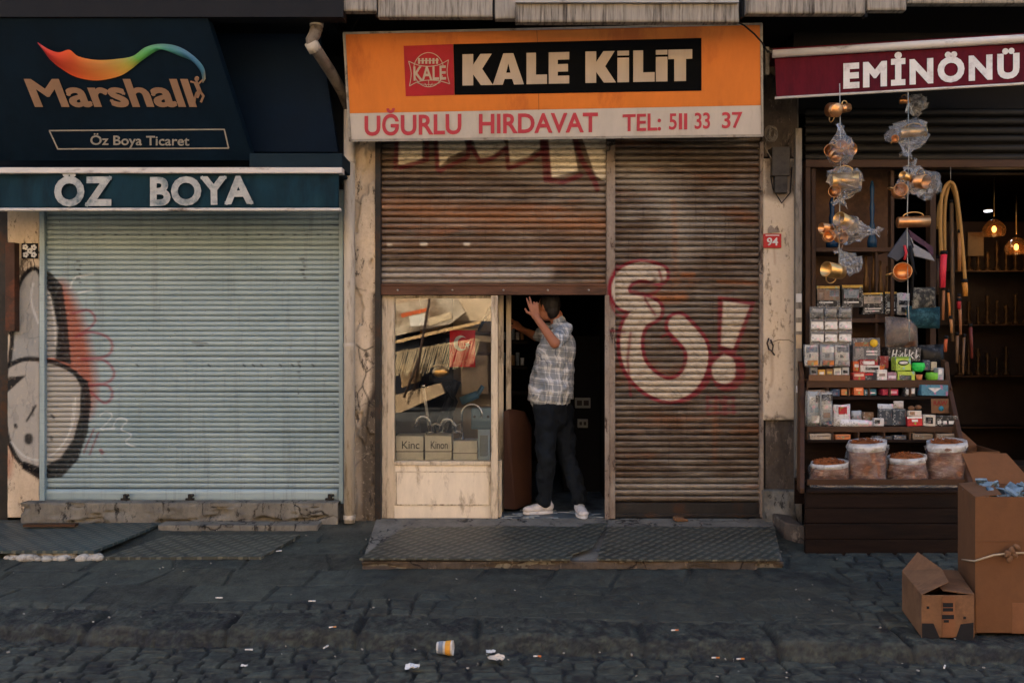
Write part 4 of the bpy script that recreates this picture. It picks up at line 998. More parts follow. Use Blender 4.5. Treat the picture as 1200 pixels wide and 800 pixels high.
for k in range(38):
    x = 158 + k * 6.6; t0 = 212 - (x - 158) * .17 + random.uniform(-5, 5); b0 = t0 + 80 + random.uniform(-8, 8)
    P_a, P_b = RW(x + 14, t0, -14.0), RW(x - 8, b0, -14.0); w_ = Vector((random.uniform(.022, .042), 0, 0))
    m.prism([P_a, P_a + w_, P_b + w_, P_b], (0, -.04, 0))
m.prism([RW(155, 214, -14.06), RW(410, 170, -14.06), RW(410, 176, -14.06), RW(155, 221, -14.06)], (0, -.04, 0)); m.prism([RW(150, 276, -14.06), RW(400, 232, -14.06), RW(400, 237, -14.06), RW(150, 282, -14.06)], (0, -.04, 0))
solo(m, 'slatted_screen', worn('weathered pale slats', (196, 172, 132), .8, 0, .4, 3, (110, 86, 60), .45), 'leaning pale slatted screen standing across the street', 'screen')
slab([(130, 352), (300, 306), (312, 338), (140, 412)], -13.9, .3, 'board', worn('sunlit tan board', (176, 146, 110), .8, 0, .3, 2), 'long tan board leaning across the street', 'board')
slab([(180, 250), (240, 240), (236, 300), (182, 320)], -14.7, .4, 'sack', worn('straw sacking', (150, 120, 84), .9, 0, .4, 4), 'straw coloured sacking behind the slatted screen', 'sack')
for k, (x, lb) in enumerate(((236, 'thin slanting pole before the slatted screen across the street'), (205, 'second slanting pole, left of the other across the street'))):
    m = MB(); m.tube([RW(x - 16, 330 + 20 * k, -13.7), RW(x + 30, 50 + 180 * k, -13.7)], .03); solo(m, 'pole', plain((60, 44, 34), .7), lb, 'pole')
# ============================================================ SIGNS AND FRONTS
CH = caps()
# ---- leaning navy sign with the colour ribbon
pm = Plane(W(0, 190, -.25), W(290, 190, -.25), W(0, 22, -.92))
S1 = thing('shop_sign', (-3.2, -.3, 2.7), 'dark navy paint brand sign with a rainbow ribbon, leaning out on the left', 'sign')
m = MB(); face(m, pm, [(-90, 21), (243, 21), (297, 188), (-90, 188)], -.07, 0); build(m, 'panel', M['navy'], S1)
m = MB()
for s_, x0, x1 in (('M', 28, 77), ('a', 75, 107), ('r', 104, 124), ('s', 122, 147), ('h', 144, 175), ('a', 173, 206)): pass
letter(m, 'Marshall', pm, [(31, 93.5), (219, 93.5), (229, 123.5), (43, 123.5)], 0.0, 1.0, 0.010, cap=CH, fat=0.032)
build(m, 'lettering', M['tan'], S1)
m = MB(); m.ribbon(pm, [(58, 153), (263, 151.5), (268, 173.5), (68, 174.5)], 1.6, 0.004, closed=True); capt = worn('pale grey lettering', (162, 156, 144), .5, 0, .1, 4); build(m, 'border', capt, S1)
m = MB(); letter(m, 'Öz Boya Ticaret', pm, [(106, 159), (222, 160), (222, 170.5), (106, 169.5)], 0.012, 1.0, 0.004, cap=CH); build(m, 'lettering', capt, S1)
m = MB()
up = [(45, 49), (58, 57.5), (70, 61), (82, 58), (93, 66), (115, 70), (140, 68.5), (157, 65), (171, 55), (189, 51), (209, 54), (226, 64), (239, 78), (241.5, 92)]
lo = [(46, 50.5), (58, 68), (72, 80), (90, 90), (114, 94), (140, 89), (154, 81), (168, 70), (189, 58), (210, 65), (226, 72), (236, 84), (237.5, 92), (238, 97)]
cols = [(150, 30, 34), (178, 40, 34), (196, 64, 36), (206, 84, 40), (206, 110, 50), (206, 140, 66), (180, 160, 70), (90, 160, 72), (70, 150, 96), (66, 128, 120), (54, 104, 130), (48, 96, 130), (60, 110, 130), (150, 140, 110)]
up2 = smooth_pts(up, 5); lo2 = smooth_pts(lo, 5)
vs = []; cc = []; K = 5
for i in range(len(up2)):
    for k in range(K):
        t_ = k / (K - 1); p = up2[i] * (1 - t_) + lo2[i] * t_
        vs.append(pm.at(p[0], p[1], 0.010 + 0.012 * math.sin(math.pi * t_)))
        ci = i / 5; a = min(int(ci), len(cols) - 2); f_ = ci - a
        c0 = np.array(lin(cols[a])[:3]); c1 = np.array(lin(cols[a + 1])[:3]); c = c0 * (1 - f_) + c1 * f_
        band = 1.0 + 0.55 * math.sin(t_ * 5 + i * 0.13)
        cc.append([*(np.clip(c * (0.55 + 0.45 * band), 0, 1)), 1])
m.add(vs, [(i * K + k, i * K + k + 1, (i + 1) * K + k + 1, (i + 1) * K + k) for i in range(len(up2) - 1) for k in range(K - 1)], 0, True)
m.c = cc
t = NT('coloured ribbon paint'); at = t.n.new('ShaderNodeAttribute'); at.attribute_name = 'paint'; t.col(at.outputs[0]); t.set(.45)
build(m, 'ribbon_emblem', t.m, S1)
m = MB()
for st, w in (([(230, 96), (234, 106), (231, 113)], 5), ([(234, 105), (239, 112), (236, 119)], 2.6), ([(231, 108), (229, 114), (228, 121)], 2.6), ([(231, 97), (224, 95)], 2), ([(233, 98), (239, 92)], 2)):
    m.ribbon(pm, st, w, 0.012)
face(m, pm, [(231 + 2.6 * math.cos(a), 92 + 2.8 * math.sin(a)) for a in np.linspace(0, 6.28, 12)[:-1]], 0.004, 0.012)
build(m, 'figure_emblem', M['tan'], S1)
pn2 = Plane(W(240, 178, -.14), W(395, 178, -.14), W(240, 22, -.45))
m = MB(); face(m, pn2, [(205, 20), (372, 20), (396, 178), (250, 178)], -.05, 0)
solo(m, 'blank_sign', worn('deep blue sheet', (8, 27, 46), .7, 0, .25, 2, spec=.12), 'blank dark blue sign board between the ribbon sign and the drainpipe', 'sign')

# ---- teal awning box
AW = thing('awning', (-3.0, -.45, 2.8), 'teal canvas awning lettered in worn white, rolled in above the pale shutter', 'awning')
ya = -.52
m = MB(); m.pbox(-90, 401, 196, 203, ya - .02, .09); m.pbox(-90, 399, 243.5, 247, ya - .02, .05); build(m, 'front_bar', M['whitebar'], AW, bevel=0.006)
cv = sheet(-90, 397, 202, 244, ya + .02, .012, .02, None, 0.008, 44, lambda gx, gz: 0.012 * np.sin(gx * 9 + 2 * np.sin(gx * 2.1)) * (gz < 9)); cv.c = None
build(cv, 'canvas', M['canvas_t'], AW)
m = MB(); m.box(X(-90, ya), X(397, ya), ya + .04, .05, Z(200, ya), Z(196, ya)); m.box(X(290, ya), X(400, ya), ya + .04, -.1, Z(196, ya) + .004, Z(178, ya)); build(m, 'cover', worn('dark teal cover', (16, 34, 42), .85, 0, .3, 3), AW, bevel=.01)
pa = Plane(W(0, 220, ya), W(300, 220, ya), W(0, 200, ya))
m = MB(); letter(m, 'ÖZ', pa, [(66, 209.5), (129, 209), (129, 239.5), (66, 240)], 0.0, 1.12, 0.006, cap=CH, fat=0.045); build(m, 'lettering', M['letter_w'], AW); m = MB(); letter(m, 'BOYA', pa, [(178, 209.5), (294, 208), (295, 237.5), (178, 240)], 0.0, 1.06, 0.006, cap=CH, fat=0.04)
build(m, 'lettering', M['letter_w'], AW)

# ---- orange sign
ks = Plane(W(409, 166, -.34), W(894, 160, -.40), W(402, 38, -.56))
KS = thing('shop_sign', (0.33, -.4, 3.1), 'orange light box sign of the hardware shop with black panel and white strip', 'sign')
m = MB(); face(m, ks, [(402, 38), (893, 27), (894, 160), (409, 166)], -.20, -.004); build(m, 'box', M['alu'], KS)
m = MB(); face(m, ks, [(405, 40.5), (890.5, 29.5), (891.5, 123.5), (410, 133)], -.01, 0); build(m, 'orange_face', M['orange'], KS)
m = MB(); face(m, ks, [(410, 133.2), (891.5, 123.7), (891.7, 157.5), (412, 163.3)], -.01, 0); build(m, 'white_strip', M['signwhite'], KS)
m = MB(); m.ribbon(ks, [(403.2, 39.2), (892.2, 28.2), (893.2, 159), (410.2, 164.8)], 2.6, 0.008, closed=True); build(m, 'rim', M['alu'], KS)
m = MB(); m.ribbon(ks, [(629, 36), (630, 50)], .6, .0022); m.ribbon(ks, [(631, 109), (631.5, 129)], .6, .0022); build(m, 'seam', plain((120, 74, 34)), KS)
m = MB(); face(m, ks, [(473, 54), (531, 52), (532.5, 111.5), (475.5, 113)], 0, .003); build(m, 'red_square', M['signred'], KS)
m = MB(); face(m, ks, [(531.3, 52), (822, 44.7), (822, 106.5), (532.8, 111.5)], 0, .003); build(m, 'black_panel', M['signblack'], KS)
LT = {'K': [[(0, 0), (.36, 0), (.36, .35), (.62, 0), (1.02, 0), (.66, .52), (.98, 1), (.6, 1), (.36, .66), (.36, 1), (0, 1)]],
      'A': [[(0, 0), (.34, 1), (.5, 1), (.5, .68), (.43, .38), (.5, .38), (.5, .18), (.38, .18), (.32, 0)], [(1, 0), (.66, 1), (.5, 1), (.5, .68), (.57, .38), (.5, .38), (.5, .18), (.62, .18), (.68, 0)]],
      'L': [[(0, 0), (1, 0), (1, .3), (.46, .3), (.46, 1), (0, 1)]],
      'E': [[(0, 0), (1, 0), (1, .25), (.44, .25), (.44, .38), (.94, .38), (.94, .62), (.44, .62), (.44, .76), (1, .76), (1, 1), (0, 1)]],
      'i': [[(0, 0), (1, 0), (1, .78), (0, .78)], [(0, .85), (1, .85), (1, 1), (0, 1)]],
      'T': [[(.25, 0), (.74, 0), (.74, .70), (1, .70), (1, 1), (0, 1), (0, .70), (.25, .70)]]}
m = MB()
for ch, a, b in (('K', 542, 577), ('A', 577.5, 614), ('L', 617, 641), ('E', 643, 667), ('K', 686, 721), ('i', 723.5, 737), ('L', 742, 767), ('i', 768.5, 782), ('T', 783, 811)):
    for poly in LT[ch]:
        pts = []
        for u, w in poly:
            px = a + (b - a) * u; s_ = (px - 542) / 269
            bt = 100.5 - 5.5 * s_; tp = 64 - 6 * s_
            pts.append((px, bt + (tp - bt) * w))
        face(m, ks, pts, .003, .008)
build(m, 'lettering', M['beige'], KS)
LR = worn('faded red letters', (178, 62, 72), .5, 0, .1, 8, bump=.02)
m = MB()
letter(m, 'UĞURLU', ks, [(428, 136.8), (540, 134.3), (540, 156.5), (428, 158.5)], 0.0, 1.0, 0.004, cap=CH, fat=.024)
build(m, 'lettering', LR, KS); m = MB()
letter(m, 'HIRDAVAT', ks, [(562, 134.5), (700, 132.8), (700, 154.3), (562, 156)], 0.0, 1.0, 0.004, cap=CH, fat=.024)
build(m, 'lettering', LR, KS); m = MB()
letter(m, 'TEL:', ks, [(730, 134.8), (774, 133.4), (774, 152.5), (730, 153.5)], 0.0, 1.0, 0.004, cap=CH, fat=.02)
build(m, 'lettering', LR, KS); m = MB()
letter(m, '5', ks, [(784, 133.2), (793, 133), (793, 152), (784, 152.4)], 0.016, 1.0, 0.004)
for a in (795.5, 801.5): face(m, ks, [(a, 133), (a + 3.8, 132.9), (a + 3.8, 151.8), (a, 152)], 0, .004)
build(m, 'lettering', LR, KS); m = MB()
letter(m, '33', ks, [(814, 132.2), (832, 131.8), (832, 151), (814, 151.5)], 0.016, .95, 0.004)
build(m, 'lettering', LR, KS); m = MB()
letter(m, '37', ks, [(846, 131.6), (870, 131), (870, 150.2), (846, 150.8)], 0.016, .95, 0.004)
build(m, 'lettering', worn('faded red letters', (178, 62, 72), .5, 0, .1, 8, bump=.02), KS)
m = MB()
cir = lambda cx, cy, rx, ry, a0=0, a1=6.2832, n=28: [(cx + rx * math.cos(a0 + (a1 - a0) * i / n), cy + ry * math.sin(a0 + (a1 - a0) * i / n)) for i in range(n + 1)]
m.ribbon(ks, cir(502.3, 82, 17.5, 20, 3.36, 6.06), .9, .006)
m.ribbon(ks, cir(502.3, 82, 17.5, 20, .35, 2.8), .9, .006)
m.ribbon(ks, cir(502.3, 82, 7, 20, .9, 2.24, 10), .6, .006); m.ribbon(ks, cir(502.3, 96, 14, 3.4, 0.1, 3.0, 10), .6, .006); m.ribbon(ks, [(502.3, 94), (502.5, 101.5)], .6, .006)
m.ribbon(ks, smooth_pts([(479, 72), (490, 76.5), (502, 78), (515, 76), (525.5, 70.5)], 4), .9, .006)
m.ribbon(ks, smooth_pts([(480, 101), (490, 96), (502, 94.2), (515, 95), (527, 98.5)], 4), .9, .006)
m.ribbon(ks, smooth_pts([(479, 72), (482, 86), (480, 101)], 4), .9, .006); m.ribbon(ks, smooth_pts([(525.5, 70.5), (524, 85), (527, 98.5)], 4), .9, .006)
for k in range(6):      # little castle battlements in the globe
    a = 490 + k * 4.2; face(m, ks, [(a, 68.5), (a + 2.4, 68.4), (a + 2.4, 75), (a, 75.1)], .003, .006)
m.ribbon(ks, [(490, 71.5), (514, 70.8)], 1.0, .0065)
letter(m, 'KALE', ks, [(484.5, 78.6), (522.5, 77.4), (522.8, 93), (484.8, 94.4)], 0.02, 1.0, 0.004, cap=CH, pad=.003)
build(m, 'emblem', M['beige'], KS)

# ---- burgundy awning
em = Plane(W(908, 68, -.55), W(1200, 50, -.91), W(910, 114, -.55))
EA = thing('awning', (3.0, -.7, 3.3), 'burgundy canvas awning lettered in white at the upper right', 'awning')
sy = lambda px: -18.0 * (px - 906) / 294
m = MB(); face(m, em, [(908, 67), (1330, 67 + sy(1330)), (1330, 112 + sy(1330) * .94), (910, 114)], -.012, 0); build(m, 'canvas', M['canvas_m'], EA)
m = MB(); m.tube([em.at(905, 64.5, .02), em.at(1330, 64.5 + sy(1330), .02)], .030, 14); build(m, 'front_bar', M['whitebar'], EA)
m = MB(); m.tube([em.at(908, 115.3, .006), em.at(1330, 115.3 + sy(1330) * .94, .006)], .010, 8); build(m, 'bottom_bar', M['whitebar'], EA)
m = MB(); face(m, em, [(906, 56), (1330, 56 + sy(1330)), (1330, 62 + sy(1330)), (906, 62)], -.35, -.02); build(m, 'cover', M['canvas_m'], EA)
m = MB(); letter(m, 'EMİNÖNÜ', em, [(990, 76.6), (1192.5, 64.3), (1192.5, 90), (990, 102.6)], 0.0, 1.22, 0.005, cap=CH, fat=0.05); build(m, 'lettering', M['letter_w2'], EA)
m = MB(); m.pbox(897, 901.5, 55, 87, -.4, .03); m.tube([W(899, 60, -.38), W(912, 62, -.5)], .012, 6); build(m, 'bracket', M['alu'], EA)
m = MB(); m.pbox(930, 1330, 22, 56, -.25, .3); solo(m, 'cassette_cover', M['black'], 'black boxed recess above the burgundy awning', 'cover')

# ---- drain pipe
DP = thing('drainpipe', (-1.31, -.12, 0.0), 'dirty white drainpipe running down between the pale and the rusty shutters', 'pipe')
m = MB(); m.tube([W(409.5, 118, -.12), W(409.5, 300, -.12), W(409.5, 612, -.12)], .0455, 18); build(m, 'pipe', M['pvc'], DP)
m = MB(); m.tube([W(371, 10, -.80), W(371, 36, -.80)], .043, 16); m.tube([W(p[0], p[1], p[2]) for p in [(371, 30, -.80), (369, 40, -.80), (365, 47, -.79), (366, 55, -.77), (373, 62, -.72), (386, 82, -.5), (400, 106, -.22), (409.5, 128, -.12)]], .043, 16)
build(m, 'elbow', worn('grimy elbow pipe', (120, 110, 98), .5, 0, .25, 8, (60, 52, 44), .4), DP)
for py, r in ((186, .050), (402, .048), (603, .050)):
    m = MB(); m.tube([W(409.5, py, -.12), W(409.5, py + 5, -.12)], r, 18); build(m, 'collar', M['pvc'], DP, bevel=.002)
m = MB(); m.tube([W(371, 26, -.80), W(371, 31, -.80)], .050, 16); build(m, 'collar', M['pvc'], DP); m = MB(); m.tube([W(364, 49, -.79), W(370, 60, -.75)], .050, 16); build(m, 'collar', M['pvc'], DP)

# ---- post and fittings by the right shop
CP = thing('metal_post', (2.33, -.12, -.1), 'narrow grey metal post with torn stickers left of the souvenir shop', 'post')
m = MB(); m.pbox(932.5, 940, 150, 640, -.14, .05); build(m, 'post', worn('scuffed grey post', (122, 116, 106), .5, .2, .25, 9, (60, 54, 48), .4, (3, 3, .6)), CP, bevel=.004)
for k, (a, b, c) in enumerate(((344, 354, (186, 184, 178)), (362, 372, (176, 168, 150)), (378, 388, (190, 180, 160)), (392, 408, (170, 150, 120)), (452, 460, (196, 196, 196)))):
    m = MB(); m.pbox(933, 939.5, a, b, -.143, .003); build(m, 'sticker', plain(c, .7), CP)
m = MB(); m.pbox(905, 926, 172, 206, -.10, .12); m.pbox(908, 923, 206, 226, -.09, .09)
solo(m, 'junction_box', worn('grimy grey box', (64, 60, 54), .6, .1, .3, 8, (34, 32, 30), .4), 'grimy metal junction box on the wall above the red house number', 'box', bevel=.005)
m = MB()
for k in range(9):
    cx, cy, rr = 905 + random.uniform(-3, 3), 158 + random.uniform(-4, 4), random.uniform(5, 9)
    m.tube([W(cx + rr * math.cos(a) * .8, cy + rr * 1.2 * math.sin(a), -.1 - .02 * k * .4) for a in np.linspace(0, 6.28, 16)], .0035, 5)
m.tube([W(903, 150, -.08), W(896, 172, -.08), W(904, 186, -.1)], .004, 5)
solo(m, 'cable_coil', plain((120, 112, 100), .6), 'tangled coil of thin cable hanging above the junction box', 'cable')
m = MB(); m.tube([W(p[0], p[1], -.66) for p in [(864, 26), (872, 30), (884, 40), (897, 52), (900, 62)]], .005, 6); m.tube([W(p[0], p[1], -.62) for p in [(384, 24), (392, 32), (400, 37), (412, 36), (421, 20), (424, -6)]], .003, 6)
m2 = MB(); m2.v = m.v[:30]; 
mA = MB(); mA.tube([W(p[0], p[1], -.80 + .03 * i) for i, p in enumerate([(864, 26), (872, 30), (884, 40), (893, 50), (900, 62)])], .006, 6)
solo(mA, 'cable', M['black'], 'black cable drooping over the right end of the orange sign', 'cable')
mA = MB(); mA.tube([W(p[0], p[1], -.62) for p in [(384, 24), (392, 32), (400, 37), (412, 36), (421, 20), (424, -6)]], .003, 6)
solo(mA, 'cable', M['black'], 'thin cable looping over the left corner of the orange sign', 'cable')
mA = MB(); mA.tube([W(p[0], p[1], -.06) for p in [(903, 206), (906, 222), (916, 238), (926, 226), (928, 196)]], .005, 6)
solo(mA, 'cable', M['black'], 'dark cable looping under the junction box on the cream pier', 'cable')
pnm = Plane(W(895, 290, -.06), W(916, 290, -.06), W(895, 274, -.06))
NP = thing('house_number', (2.1, -.06, 2.2), 'small red enamel house number 94 on the cream pier', 'sign')
m = MB(); face(m, pnm, [(894.5, 274), (915.5, 274), (915.5, 290.5), (894.5, 290.5)], -.008, .004); build(m, 'plate', plain((168, 30, 34), .35), NP, bevel=.001)
m = MB(); letter(m, '94', pnm, [(898.5, 278.5), (911.5, 278.5), (911.5, 288), (898.5, 288)], .02, 1.0, .002, pad=.004); face(m, pnm, [(897, 275.4), (913, 275.4), (913, 276.4), (897, 276.4)], .004, .006); build(m, 'lettering', M['letter_w2'], NP)
m = MB(); face(m, pnm, [(900, 268), (903, 264), (908, 268), (911, 264), (914, 272), (900, 273)], -.008, -.001); solo(m, 'bracket', M['railpaint'], 'rusty scrap of metal above the red house number', 'bracket')
m = MB(); m.tube([W(p[0], p[1], -.075) for p in [(901, 396), (899, 402), (901, 409), (905, 411), (906, 405), (903, 398)]], .007, 7); m.tube([W(904, 411, -.06), W(908, 416, -.06)], .006, 6)
solo(m, 'hasp', M['darkmetal'], 'rusty iron hasp fixed to the cream pier', 'hasp')
m = MB(); m.tube([W(p[0], p[1], -.055) for p in [(902, 402), (912, 398), (924, 398), (931, 402)]], .0022, 5); solo(m, 'wire', M['darkmetal'], 'thin wire stretched from the hasp across the cream pier', 'wire')

# ============================================================ IN THE SHOP WINDOW
FY = .34
zl = Z(541, .13)
def onledge(px, y): return Vector((X(px, y), y, zl))
fp = Plane(W(527, 430, FY), W(557, 430, FY), W(527, 386, FY))
FL = thing('flag', (X(541, FY), FY, Z(386, FY)), 'small red flag with white crescent and star hanging in the shop window', 'flag')
m = MB(); n = 14; V = []
for j in range(n + 1):
    for i in range(n + 1):
        s_, t_ = i / n, j / n
        V.append(fp.at(527 + 30 * s_, 387 + 43 * t_, .012 * math.sin(s_ * 9 + t_)))
V += [v + Vector((0, .003, 0)) for v in V]; w = n + 1; N = w * w
Fs = [(j * w + i, j * w + i + 1, (j + 1) * w + i + 1, (j + 1) * w + i) for j in range(n) for i in range(n)]
m.add(V, Fs + [tuple(q_ + N for q_ in f[::-1]) for f in Fs], 0, True); build(m, 'cloth', plain((190, 28, 34), .7), FL, fix=False)
m = MB(); o_, i_ = [], []
for a in np.linspace(R(50), R(310), 20): o_.append((540 + 8 * math.cos(a), 402 + 9 * math.sin(a)))
for a in np.linspace(R(310), R(50), 20): i_.append((542.6 + 6.2 * math.cos(a) , 402 + 7 * math.sin(a)))
V = [fp.at(x, y, .02) for x, y in o_ + i_]; k = 20
m.add(V, [(i, i + 1, 2 * k - 2 - i, 2 * k - 1 - i) for i in range(k - 1)], 0)
st = []
for i in range(10):
    a = i * math.pi / 5; rr = 3.6 if i % 2 == 0 else 1.5
    st.append((548 + rr * math.cos(a), 404 + rr * 1.1 * math.sin(a)))
c0 = len(m.v); m.add([fp.at(548, 404, .02)] + [fp.at(x, y, .02) for x, y in st], [(0, i + 1, (i + 1) % 10 + 1) for i in range(10)])
build(m, 'crescent_and_star', M['letter_w2'], FL)
m = MB(); m.tube([fp.at(524, 386), fp.at(560, 386)], .006, 8); build(m, 'rod', M['brass'], FL)
# cartons along the ledge
def carton(px0, px1, h, y, dep, lab, word=None):
    T = thing('carton', (X((px0 + px1) / 2, y), y, zl), lab, 'box', 'white cartons in the shop window')
    x0, x1 = X(px0, y), X(px1, y)
    m = MB(); m.box(x0, x1, y, y + dep, zl, zl + h); build(m, 'body', plain((232, 230, 222), .7), T, bevel=.003)
    m = MB(); m.box(x0 - .001, x1 + .001, y - .0015, y + dep, zl + h * .38, zl + h * .41); build(m, 'lid_line', plain((70, 66, 60), .7), T)
    if word:
        pl = Plane(Vector((x0, y, zl)), Vector((x1, y, zl)), Vector((x0, y, zl + h)))
        c = Z(0, y); toy = lambda z: 400 - (z - CAMZ) * FPX / (y + 7)
        a, b = px0 + (px1 - px0) * .22, px0 + (px1 - px0) * .86; ty = toy(zl + h * .80); by = toy(zl + h * .50)
        m = MB(); letter(m, word, pl, [(a, ty), (b, ty), (b, by), (a, by)], .0, .95, .002)
        build(m, 'lettering', plain((64, 66, 70), .6), T)
carton(464, 496, .215, .145, .22, 'white printed carton at the left end of the window ledge', 'Kinc')
carton(498, 529, .215, .145, .22, 'white printed carton second from left on the window ledge', 'Kinon')
carton(531, 559, .17, .17, .2, 'low brownish carton right of the printed pair on the window ledge')
T = thing('tap_pack', (X(567, .15), .15, zl), 'blue and white blister pack standing at the right end of the window ledge', 'pack')
m = MB(); m.pbox(560, 574, 503, 541, .15, .02); build(m, 'backing', plain((160, 178, 190), .5), T, bevel=.002)
m = MB(); m.pbox(562.5, 571.5, 510, 534, .135, .015); build(m, 'blister', M['film'], T, bevel=.004)
# taps
def tap(px, y, base_py, h, reach, lab, s=1.0, sp=1):
    T = thing('tap', (X(px, y), y, Z(base_py, y)), lab, 'tap', 'chrome taps in the shop window')
    b = Vector((X(px, y), y, Z(base_py, y)))
    m = MB(); m.lathe([(.001, 0), (.026 * s, 0), (.026 * s, .012), (.018 * s, .02), (.017 * s, .06), (.001, .065)], b, n=14); build(m, 'body', M['chrome'], T)
    m = MB(); pts = [b + Vector((0, 0, .05))]
    for k in range(13):
        a = math.pi * k / 12; pts.append(b + Vector((sp * (reach / 2 - reach / 2 * math.cos(a)), 0, h - reach / 2 + reach / 2 * math.sin(a))))
    pts.append(pts[-1] - Vector((0, 0, .03)))
    m.tube(pts, .010 * s, 10); build(m, 'spout', M['chrome'], T)
    m = MB(); m.tube([b + Vector((0, 0, .06)), b + Vector((-sp * .06, -.01, .085))], [.009 * s, .006 * s], 8); build(m, 'handle', M['chrome'], T)
tap(541, .22, 515, .30, .17, 'tall swan neck chrome tap at the right of the window', 1.0, 1)
tap(504, .22, 507, .14, .12, 'low chrome mixer tap lying over the left cartons', 1.2, -1)
tap(517, .25, 507, .12, .10, 'low chrome mixer tap behind the middle carton', 1.1, 1)
tap(533, .28, 507, .11, .10, 'small chrome tap next to the swan neck one', 1.0, -1)
T = thing('hand_shower', (X(499, .3), .3, Z(507, .3)), 'white hand shower on its rail at the left of the window', 'shower')
m = MB(); m.tube([W(503, 505, .3), W(500, 480, .3), W(496, 452, .3)], .012, 8); build(m, 'rail', M['letter_w2'], T)
m = MB(); m.tube([W(493, 452, .29), W(500, 452, .27)], [.03, .02], 12); build(m, 'shower_head', M['chrome'], T)
T = thing('wall_clock', (X(514, .55), .55, Z(470, .55)), 'dark framed gilt oval object hanging in the middle of the window', 'frame')
m = MB(); m.pbox(503, 531, 425, 446, .55, .05); build(m, 'frame', M['black'], T, bevel=.01)
m = MB(); m.ball(W(516, 436, .545), (.075, .02, .045)); build(m, 'oval', M['brass'], T)
T = thing('pump', (X(563, .3), .3, Z(503, .3)), 'blue grey pump with black motor on the right side of the window', 'pump')
m = MB(); m.pbox(552, 576, 478, 503, .3, .12); build(m, 'housing', plain((86, 112, 124), .5), T, bevel=.012)
m = MB(); m.tube([W(540, 470, .32), W(560, 462, .32)], .035, 12); m.tube([W(558, 465, .32), W(566, 452, .32)], .02, 10); build(m, 'motor', plain((70, 100, 116), .5), T)
for k in range(3):
    m = MB(); m.ball(W(556 + 8 * k, 488, .295), (.012, .008, .012), 8, 6); build(m, 'knob', M['black'], T)
T = thing('fitting', (X(528, .4), .4, Z(507, .4)), 'black jointed metal stand leaning behind the taps in the window', 'stand')
m = MB(); m.tube([W(512, 506, .45), W(522, 480, .45), W(536, 446, .45)], .035, 8); m.tube([W(520, 506, .42), W(534, 470, .42), W(524, 452, .42)], .022, 8); build(m, 'arms', M['black'], T)
m = MB(); m.box(X(540, .5), X(572, .5), .5, .6, Z(462, .5), Z(416, .5)); solo(m, 'parcel', plain((150, 132, 108), .7), 'brown paper parcel on the shelf behind the flag', 'parcel', bevel=.01)
m = MB(); m.tube([W(560, 388, .4), W(566, 378, .4), W(572, 366, .4), W(575, 358, .4)], .012, 8); solo(m, 'tool_handle', M['black'], 'dark curved tool handle above the red flag', 'tool')
m = MB(); m.obox(W(560, 396, .52), (.3, .01, .05), (0, .1, 0)); solo(m, 'label_strip', plain((190, 170, 140)), 'pale paper strip stuck on the window shelf edge', 'strip')

# ---- doorway
BD = MB(); BD.prism([W(590, 596, .16), W(590, 482, .16), W(596, 479, .18), W(614, 482, .34), W(622, 500, .40), W(622, 590, .40), W(604, 597, .26)], (.01, .025, 0))
solo(BD, 'leaning_board', worn('reddish brown board', (64, 40, 27), .55, 0, .25, 3), 'reddish brown wooden board leaning behind the door post', 'board', bevel=.003)
for (a, b, c, d, lb) in ((674, 692, 466, 478, 'upper pale switch box on the dark wall behind the person'), (677, 689, 491, 501, 'lower small switch box on the dark wall behind the person')):
    y = 1.2
    T = thing('switch_box', (X((a + b) / 2, y), y, Z(d, y)), lb, 'switch', 'switch boxes in the doorway')
    m = MB(); m.pbox(a, b, c, d, y, .05); build(m, 'cover', plain((130, 130, 122), .6), T, bevel=.004)
    m = MB(); m.pbox(a + 2, (a + b) / 2 - 1, c + 3, d - 3, y - .006, .006); build(m, 'button', M['darkmetal'], T); m = MB(); m.pbox((a + b) / 2 + 1, b - 2, c + 3, d - 3, y - .006, .006); build(m, 'button', M['darkmetal'], T)
m = MB(); m.box(X(660, 1.25), X(707, 1.25), 1.25, 1.7, 0, 1.5); solo(m, 'cabinet', M['roomdark'], 'dark cabinet in the gloom behind the person', 'cabinet')
SH = thing('shelf_unit', (X(602, 1.0), 1.0, 0), 'dim shelving with small parts at the left inside the doorway', 'shelf')
for k in range(6):
    m = MB(); m.pbox(586, 618, 400 + k * 30, 402.5 + k * 30, 1.0, .3); build(m, 'shelf', M['wood'], SH)
for k in range(10):
    a = 590 + (k % 5) * 5.5; b = 398 + (k // 5) * 30
    m = MB(); m.tube([W(a, b, 1.05), W(a, b - 9 - (k % 3) * 3, 1.05)], .018, 8); solo(m, 'jar', plain([(150, 150, 150), (120, 90, 60), (90, 100, 110)][k % 3]), 'small jar %s on the %s dim shelf inside the doorway' % (['at the left end', 'second from left', 'in the middle', 'second from right', 'at the right end'][k % 5], ['top', 'second'][k // 5]), 'jar', 'jars on the dim shelves')
# ============================================================ PERSON raising the shutter
PY = .22
skin = worn('skin', (150, 98, 72), .55, 0, .1, 10, bump=.03)
def P_(px, py, y): return W(px, py, y)
def fuse(mb, name, mat, par, vox, sm=3):
    o = build(mb, name, mat, par)
    r = o.modifiers.new('fuse', 'REMESH'); r.mode = 'VOXEL'; r.voxel_size = vox; r.use_smooth_shade = True
    if sm:
        s = o.modifiers.new('soften', 'SMOOTH'); s.iterations = sm; s.factor = .5
    return o
PN = thing('person', (X(648, PY), PY, 0.0), 'person in a grey plaid shirt, dark trousers and white shoes pushing up the shutter', 'person')
sh_l = P_(661, 388, .13); el_l = P_(650, 402, -.13); wr_l = P_(628, 371, -.09)
sh_r = P_(645, 388, .42); el_r = P_(628, 394, .70); wr_r = P_(612, 386, .85)
neck = P_(656, 378, .27); head = P_(643, 359, .27)
b = MB()
